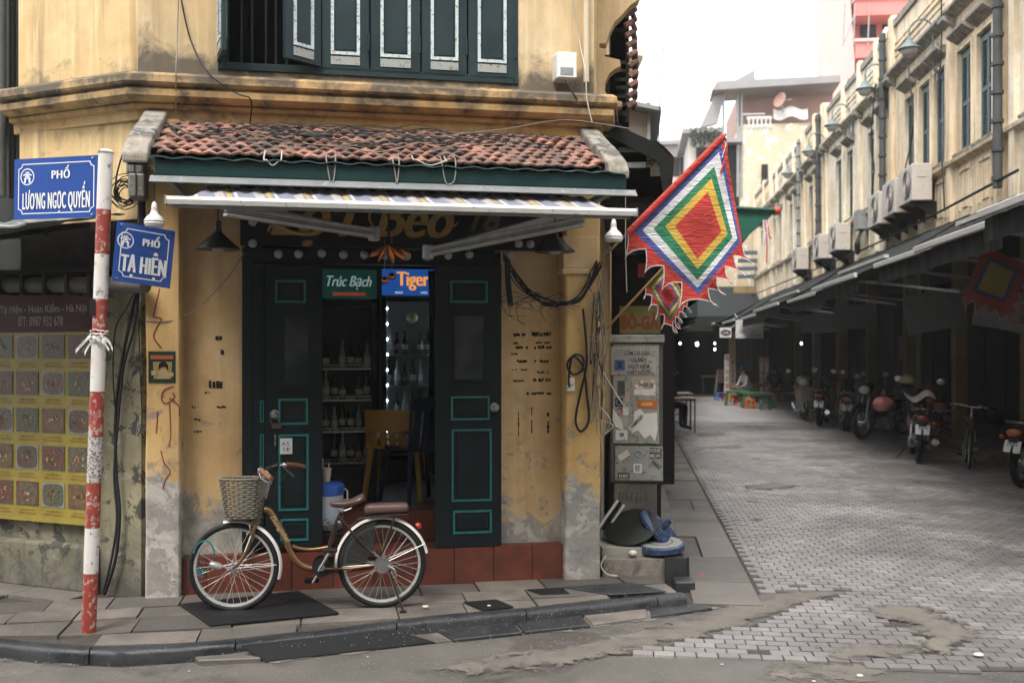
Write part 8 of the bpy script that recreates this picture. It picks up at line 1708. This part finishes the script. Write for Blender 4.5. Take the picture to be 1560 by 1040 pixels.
board('stall_sign', 'white stall sign with red and dark lettering over the street-end stall', (1121, 1163, 487, 515), 32, paint('stall_white', (.60, .60, .58), .5, var=.06), [('CÀ PHÊ PHỐ', .66, .80, .56, .16, LRD), ('CAFE', .24, .36, .22, .10, INK), ('MENU', .70, .36, .24, .10, INK), ('094 8452', .72, .16, .42, .11, INK)], None)
t = thing('oval_sign', 'small white hanging sign with a dark oval left of the stall sign', 'sign', hit(WORLD, 1105, 514, 1, 31.8)); a, b = hit(WORLD, 1097, 514, 1, 31.8), hit(WORLD, 1114, 499, 1, 31.8); build('board', MB().box(a.x, b.x, 31.8, 31.86, a.z, b.z), PLW, t)
build('oval', MB().prism([((a.x+b.x)/2 + .16 * math.cos(q), 31.79, (a.z+b.z)/2 + .10 * math.sin(q)) for q in [i * math.pi / 10 for i in range(20)]], (0, .008, 0)), paint('oval_dark', (.06, .02, .03), .5), t); build('lettering', place_mb(text_mb('Café', .2, .07, .01, .3), T((a.x+b.x)/2, 31.785, (a.z+b.z)/2)), PLW, t); build('bracket', MB().cyl((b.x, 31.83, b.z), (b.x + .3, 31.83, b.z + .2), .012), GREYMET, t)
g = Gd(1098, 604, 0); t = thing('sandwich_board', 'tilted A-frame menu board beside the blue stool', 'sign board', g); 
for s in (-1, 1): build('leg', MB().bar((g.x - .22, g.y + s * .2, 0), (g.x - .12, g.y + .0, 1.05), .03, .03).bar((g.x + .14, g.y + s * .2, 0), (g.x + .20, g.y, 1.05), .03, .03), WHITEP, t)
build('panel', MB().prism([(g.x - .18, g.y - .1, .55), (g.x + .15, g.y - .1, .55), (g.x + .20, g.y - .02, 1.05), (g.x - .11, g.y - .02, 1.05)], (0, .02, 0)), paint('board_print', (.35, .28, .27), .6, var=.5, sc=12, c2=(.30, .05, .06)), t)
# long bench plank on trestles at the market mouth
g = Gd(1080, 603, 0); t = thing('trestle_bench', 'pale plank bench on trestles at the market mouth', 'bench', g); build('plank', MB().box(g.x - .3, g.x + .55, g.y, g.y + .3, .74, .80), paint('plank_pale', (.35, .28, .2), .7), t)
for sx in (-.2, .45): build('leg', MB().bar((g.x + sx, g.y + .1, 0), (g.x + sx, g.y + .15, .74), .06, .06), paint('trestle', (.15, .12, .09), .7), t)
# ================================================================== people
SKIN = paint('skin', (.36, .20, .13), .55, var=.1, bump=0); HAIR = paint('black_hair', (.012, .010, .009), .5, var=.2)
def person(label, M, J, shirt, trouser, split, hairlen=0):
    """one continuous body grown over a jointed skeleton; J: (name, parent, xyz, radius)"""
    idx = {n: i for i, (n, *_r) in enumerate(J)}; me = bpy.data.meshes.new('person'); me.from_pydata([j[2] for j in J], [(idx[j[1]], i) for i, j in enumerate(J) if j[1]], [])
    o = bpy.data.objects.new('person', me); COL.objects.link(o); s = o.modifiers.new('skin', 'SKIN'); sv = me.skin_vertices[0].data
    for i, j in enumerate(J): sv[i].radius = (j[3], j[3] * (j[4] if len(j) > 4 else 1)); 
    sv[0].use_root = True; ss = o.modifiers.new('s', 'SUBSURF'); ss.levels = ss.render_levels = 2
    dg = bpy.context.evaluated_depsgraph_get(); m2 = bpy.data.meshes.new_from_object(o.evaluated_get(dg)); bpy.data.objects.remove(o)
    for m in (SKIN, shirt, trouser): m2.materials.append(m)
    neck = Vector(J[idx['neck']][2]); hands = [Vector(J[idx[k]][2]) for k in ('hand_a', 'hand_b')]; pel = Vector(J[0][2])
    for p in m2.polygons:
        c = p.center; leg = split(c)
        if c.z > neck.z + .0 or any((c - h_).length < .13 for h_ in hands): p.material_index = 0
        elif leg: p.material_index = 2
        else: p.material_index = 1
    m2.shade_smooth(); o = bpy.data.objects.new('person', m2); COL.objects.link(o); o.matrix_basis = M; tag(o, label, 'person'); ABS[o.name] = (WORLD, Vector((0, 0, 0)))
    hd = Vector(J[idx['head']][2]); build('hair', MB().ball(hd + Vector((-.02, 0, .035)), 1, 14, (.115, .098, .12)), HAIR, o, smooth=True)
    if hairlen: build('long_hair', MB().ball(hd + Vector((-.08, 0, -.08)), 1, 12, (.05, .085, .16)), HAIR, o, smooth=True)
    build('nose', MB().ball(hd + Vector((.112, 0, -.01)), 1, 8, (.022, .014, .022)), SKIN, o, smooth=True)
    for s_ in (-1, 1): build('eye', MB().ball(hd + Vector((.096, .035 * s_, .02)), .009, 6), HAIR, o); build('ear', MB().ball(hd + Vector((0, .095 * s_, 0)), 1, 8, (.02, .01, .03)), SKIN, o, smooth=True)
    return o
def sitting(h=.42, lean=.15, arm=.0):
    J = [('pelvis', None, (0, 0, h + .08), .15, 1.1), ('waist', 'pelvis', (.02 + lean * .4, 0, h + .26), .13, 1.2), ('chest', 'waist', (lean, 0, h + .46), .15, 1.25), ('neck', 'chest', (lean + .05, 0, h + .62), .055), ('head', 'neck', (lean + .09, 0, h + .76), .098), ('crown', 'head', (lean + .08, 0, h + .84), .07)]
    for s, n in ((-1, 'a'), (1, 'b')):
        J += [('shoulder_' + n, 'chest', (lean + .01, .19 * s, h + .53), .07), ('elbow_' + n, 'shoulder_' + n, (lean + .10, .25 * s, h + .27), .045), ('hand_' + n, 'elbow_' + n, (lean + .33, .15 * s, h + .20 + arm), .032),
              ('finger_' + n, 'hand_' + n, (lean + .42, .13 * s, h + .18 + arm), .018), ('hip_' + n, 'pelvis', (.06, .10 * s, h + .05), .10), ('knee_' + n, 'hip_' + n, (.44, .14 * s, h + .10), .065), ('ankle_' + n, 'knee_' + n, (.42, .14 * s, .08), .042), ('toe_' + n, 'ankle_' + n, (.58, .15 * s, .035), .035)]
    return J
g = Gd(1130, 609, 0); person('person in a pale jacket crouched over the green table at the stall', T(g.x, 34.6, .02) @ Rz(-160), sitting(.30, .26), paint('jacket_pale', (.50, .48, .49), .8, var=.15), paint('trousers_dark', (.04, .045, .06), .8), lambda c: c.z < .42 and c.x > .02 or c.z < .3)
g = Gd(1162, 610, 0); person('person in dark clothes sitting behind the red basin at the stall', T(g.x + .1, 34.4, .02) @ Rz(-100), sitting(.36, .12), paint('coat_black', (.02, .022, .025), .8), paint('trousers_black', (.02, .02, .022), .8), lambda c: c.z < .45 and c.x > .03 or c.z < .35, 1)
g = Gd(1160, 612, 0); t = thing('basin', 'wide red plastic basin on the right green table', 'basin', (g.x, g.y + .35, .52)); build('bowl', MB().lathe([(.18, 0), (.30, .12), (.32, .13), (.29, .12), (.17, .01), (.001, .01)], (g.x - .05, g.y + .15, .505), 24), RDP, t, smooth=True)
g = Gd(1012, 655, .1); person('seated person in black trousers at the metal table, mostly hidden by the utility cabinet', T(g.x, g.y + .1, .1) @ Rz(8), sitting(.45, .10), paint('shirt_dark', (.03, .03, .035), .8), paint('trousers_black', (.02, .02, .022), .8), lambda c: c.z < .55 and c.x > .03 or c.z < .45)
g_ = g; t = thing('metal_chair', 'black wire chair under the seated person at the left tables', 'chair', (g_.x, g_.y + .1, .1)); x, y = g_.x, g_.y + .1
build('seat', MB().box(x - .22, x + .22, y - .22, y + .22, .50, .53), BLACK, t); build('backrest', MB().tube(arc((x - .22, y, .85), .22, 0, 360, 16, ax=1), .012, 5), BLACK, t)
for sx in (-1, 1):
    for sy_ in (-1, 1): build('leg', MB().cyl((x + sx * .2, y + sy_ * .2, .10), (x + sx * .19, y + sy_ * .19, .50), .012, n=6), BLACK, t)
# ================================================================== mats, plates and litter in front
flat_z = KZ + .006
def plate(name, label, cat, pxs, z, m, th=.008, par=None, tilt=None):
    q = [Gd(a, b, z) for a, b in pxs]; return tag(build(name, MB().prism([(p.x, p.y, z - th) for p in q], (0, 0, th)), m, bevel=.003), label, cat)
plate('door_mat', 'black rubber mat on the pavement under the front wheel of the bicycle', 'mat', [(274, 919), (320, 951), (516, 932), (455, 899)], KZ + .018, BLACKMAT, .016)
plate('drain_cover', 'dark square drain plate on the pavement right of the bicycle', 'drain cover', [(706, 916), (736, 928), (783, 923), (756, 912)], KZ + .012, BLACKMAT); plate('drain_cover', 'small dark plate on the pavement nearest the right pilaster', 'drain cover', [(802, 897), (824, 905), (868, 903), (856, 894)], KZ + .012, BLACKMAT)
plate('dark_slab', 'large dark stone slab on the pavement beside the corner block', 'stone slab', [(856, 893), (960, 886), (1016, 900), (930, 905)], KZ + .012, DARKSTONE)
# rubber ramp leaning from road to kerb
q = [Gd(367, 981, KZ + .01), Gd(405, 1006, .012), Gd(664, 977, .012), Gd(600, 957, KZ + .012)]; t = tag(build('kerb_ramp', MB().prism([tuple(p) for p in q], (0, 0, -.014)), BLACKMAT, bevel=.004), 'long black ramp plate leaning from the road up to the kerb', 'ramp')
lit = [(648, 925, .020), (745, 923, .012), (288, 1022, .006), (150, 968, .01), (430, 935, .006), (1491, 999, .026), (1310, 1030, .016), (1240, 1038, .01), (1068, 876, .014), (843, 958, .012), (466, 972, .008), (340, 1005, .008), (1190, 880, .006), (1250, 800, .008), (1120, 845, .006), (560, 1000, .006), (1100, 1012, .008), (1420, 880, .007), (1290, 740, .01), (1340, 690, .012), (1200, 690, .012)]
for i, (px, py, r) in enumerate(lit):
    z = (KZ + .01 if py < 940 and px < 1040 else .022 if px > 1000 and py < 1010 else .006); g = Gd(px, py, z); orange = i == 8
    tag(build('litter', MB().ball(g + Vector((0, 0, r * .35)), r, 7, (1.2, 1, .45)), FR if orange else paint('scrap_pale', (.50, .46, .40), .8)), 'orange-red scrap on the slabs beside the kerb corner' if orange else 'pale scrap of litter lying on the ground', 'litter', None if orange else 'pale scraps scattered over the street')
gr = MB()
for k in range(2600):
    px, py = U(0, 1560), U(905, 1040); z = .004 if py > 975 else .02; g = Gd(px, py, z)
    if py < 985 and px < 1060: z = KZ + .002; g = Gd(px, py, z)
    r = U(.0015, .005); gr.add([g + Vector((r, 0, 0)), g + Vector((-r * .6, r, 0)), g + Vector((-r * .5, -r, 0)), g + Vector((0, 0, r))], [(0, 1, 3), (1, 2, 3), (2, 0, 3)])
tag(build('grit', gr, paint('grit_pale', (.30, .27, .23), .9, rnd_=.4)), 'fine grit and crumbs scattered over pavement and road', 'grit', kind='stuff')
# overhead wires across the sky
for i, (a, b, lab) in enumerate((((1012, 60), (1003, 250), 'thin wire hanging beside the pale annex'), )):
    tag(build('wire', MB().tube([hit(STR, a[0], a[1], 1, 12.5), hit(STR, 1005, 150, 1, 12.6), hit(STR, b[0], b[1], 1, 12.5)], .006, 4), CABLE, None, STR), lab, 'wire')

# ================================================================== haze in the street
hz_ = bpy.data.materials.new('haze_air'); hz_.use_nodes = True; ht = hz_.node_tree; ht.nodes.clear(); ho = ht.nodes.new('ShaderNodeOutputMaterial'); pv = ht.nodes.new('ShaderNodeVolumePrincipled'); pv.inputs['Density'].default_value = HAZE; pv.inputs['Color'].default_value = (.98, .97, .97, 1); pv.inputs['Anisotropy'].default_value = .2
ht.links.new(pv.outputs[0], ho.inputs['Volume'])
if HAZE: build('haze', MB().box(-61, 81, -21, 201, -1.3, 27.5), hz_, None, WORLD, kind='stuff', label='thin pale haze filling the air of the street', cat='haze')
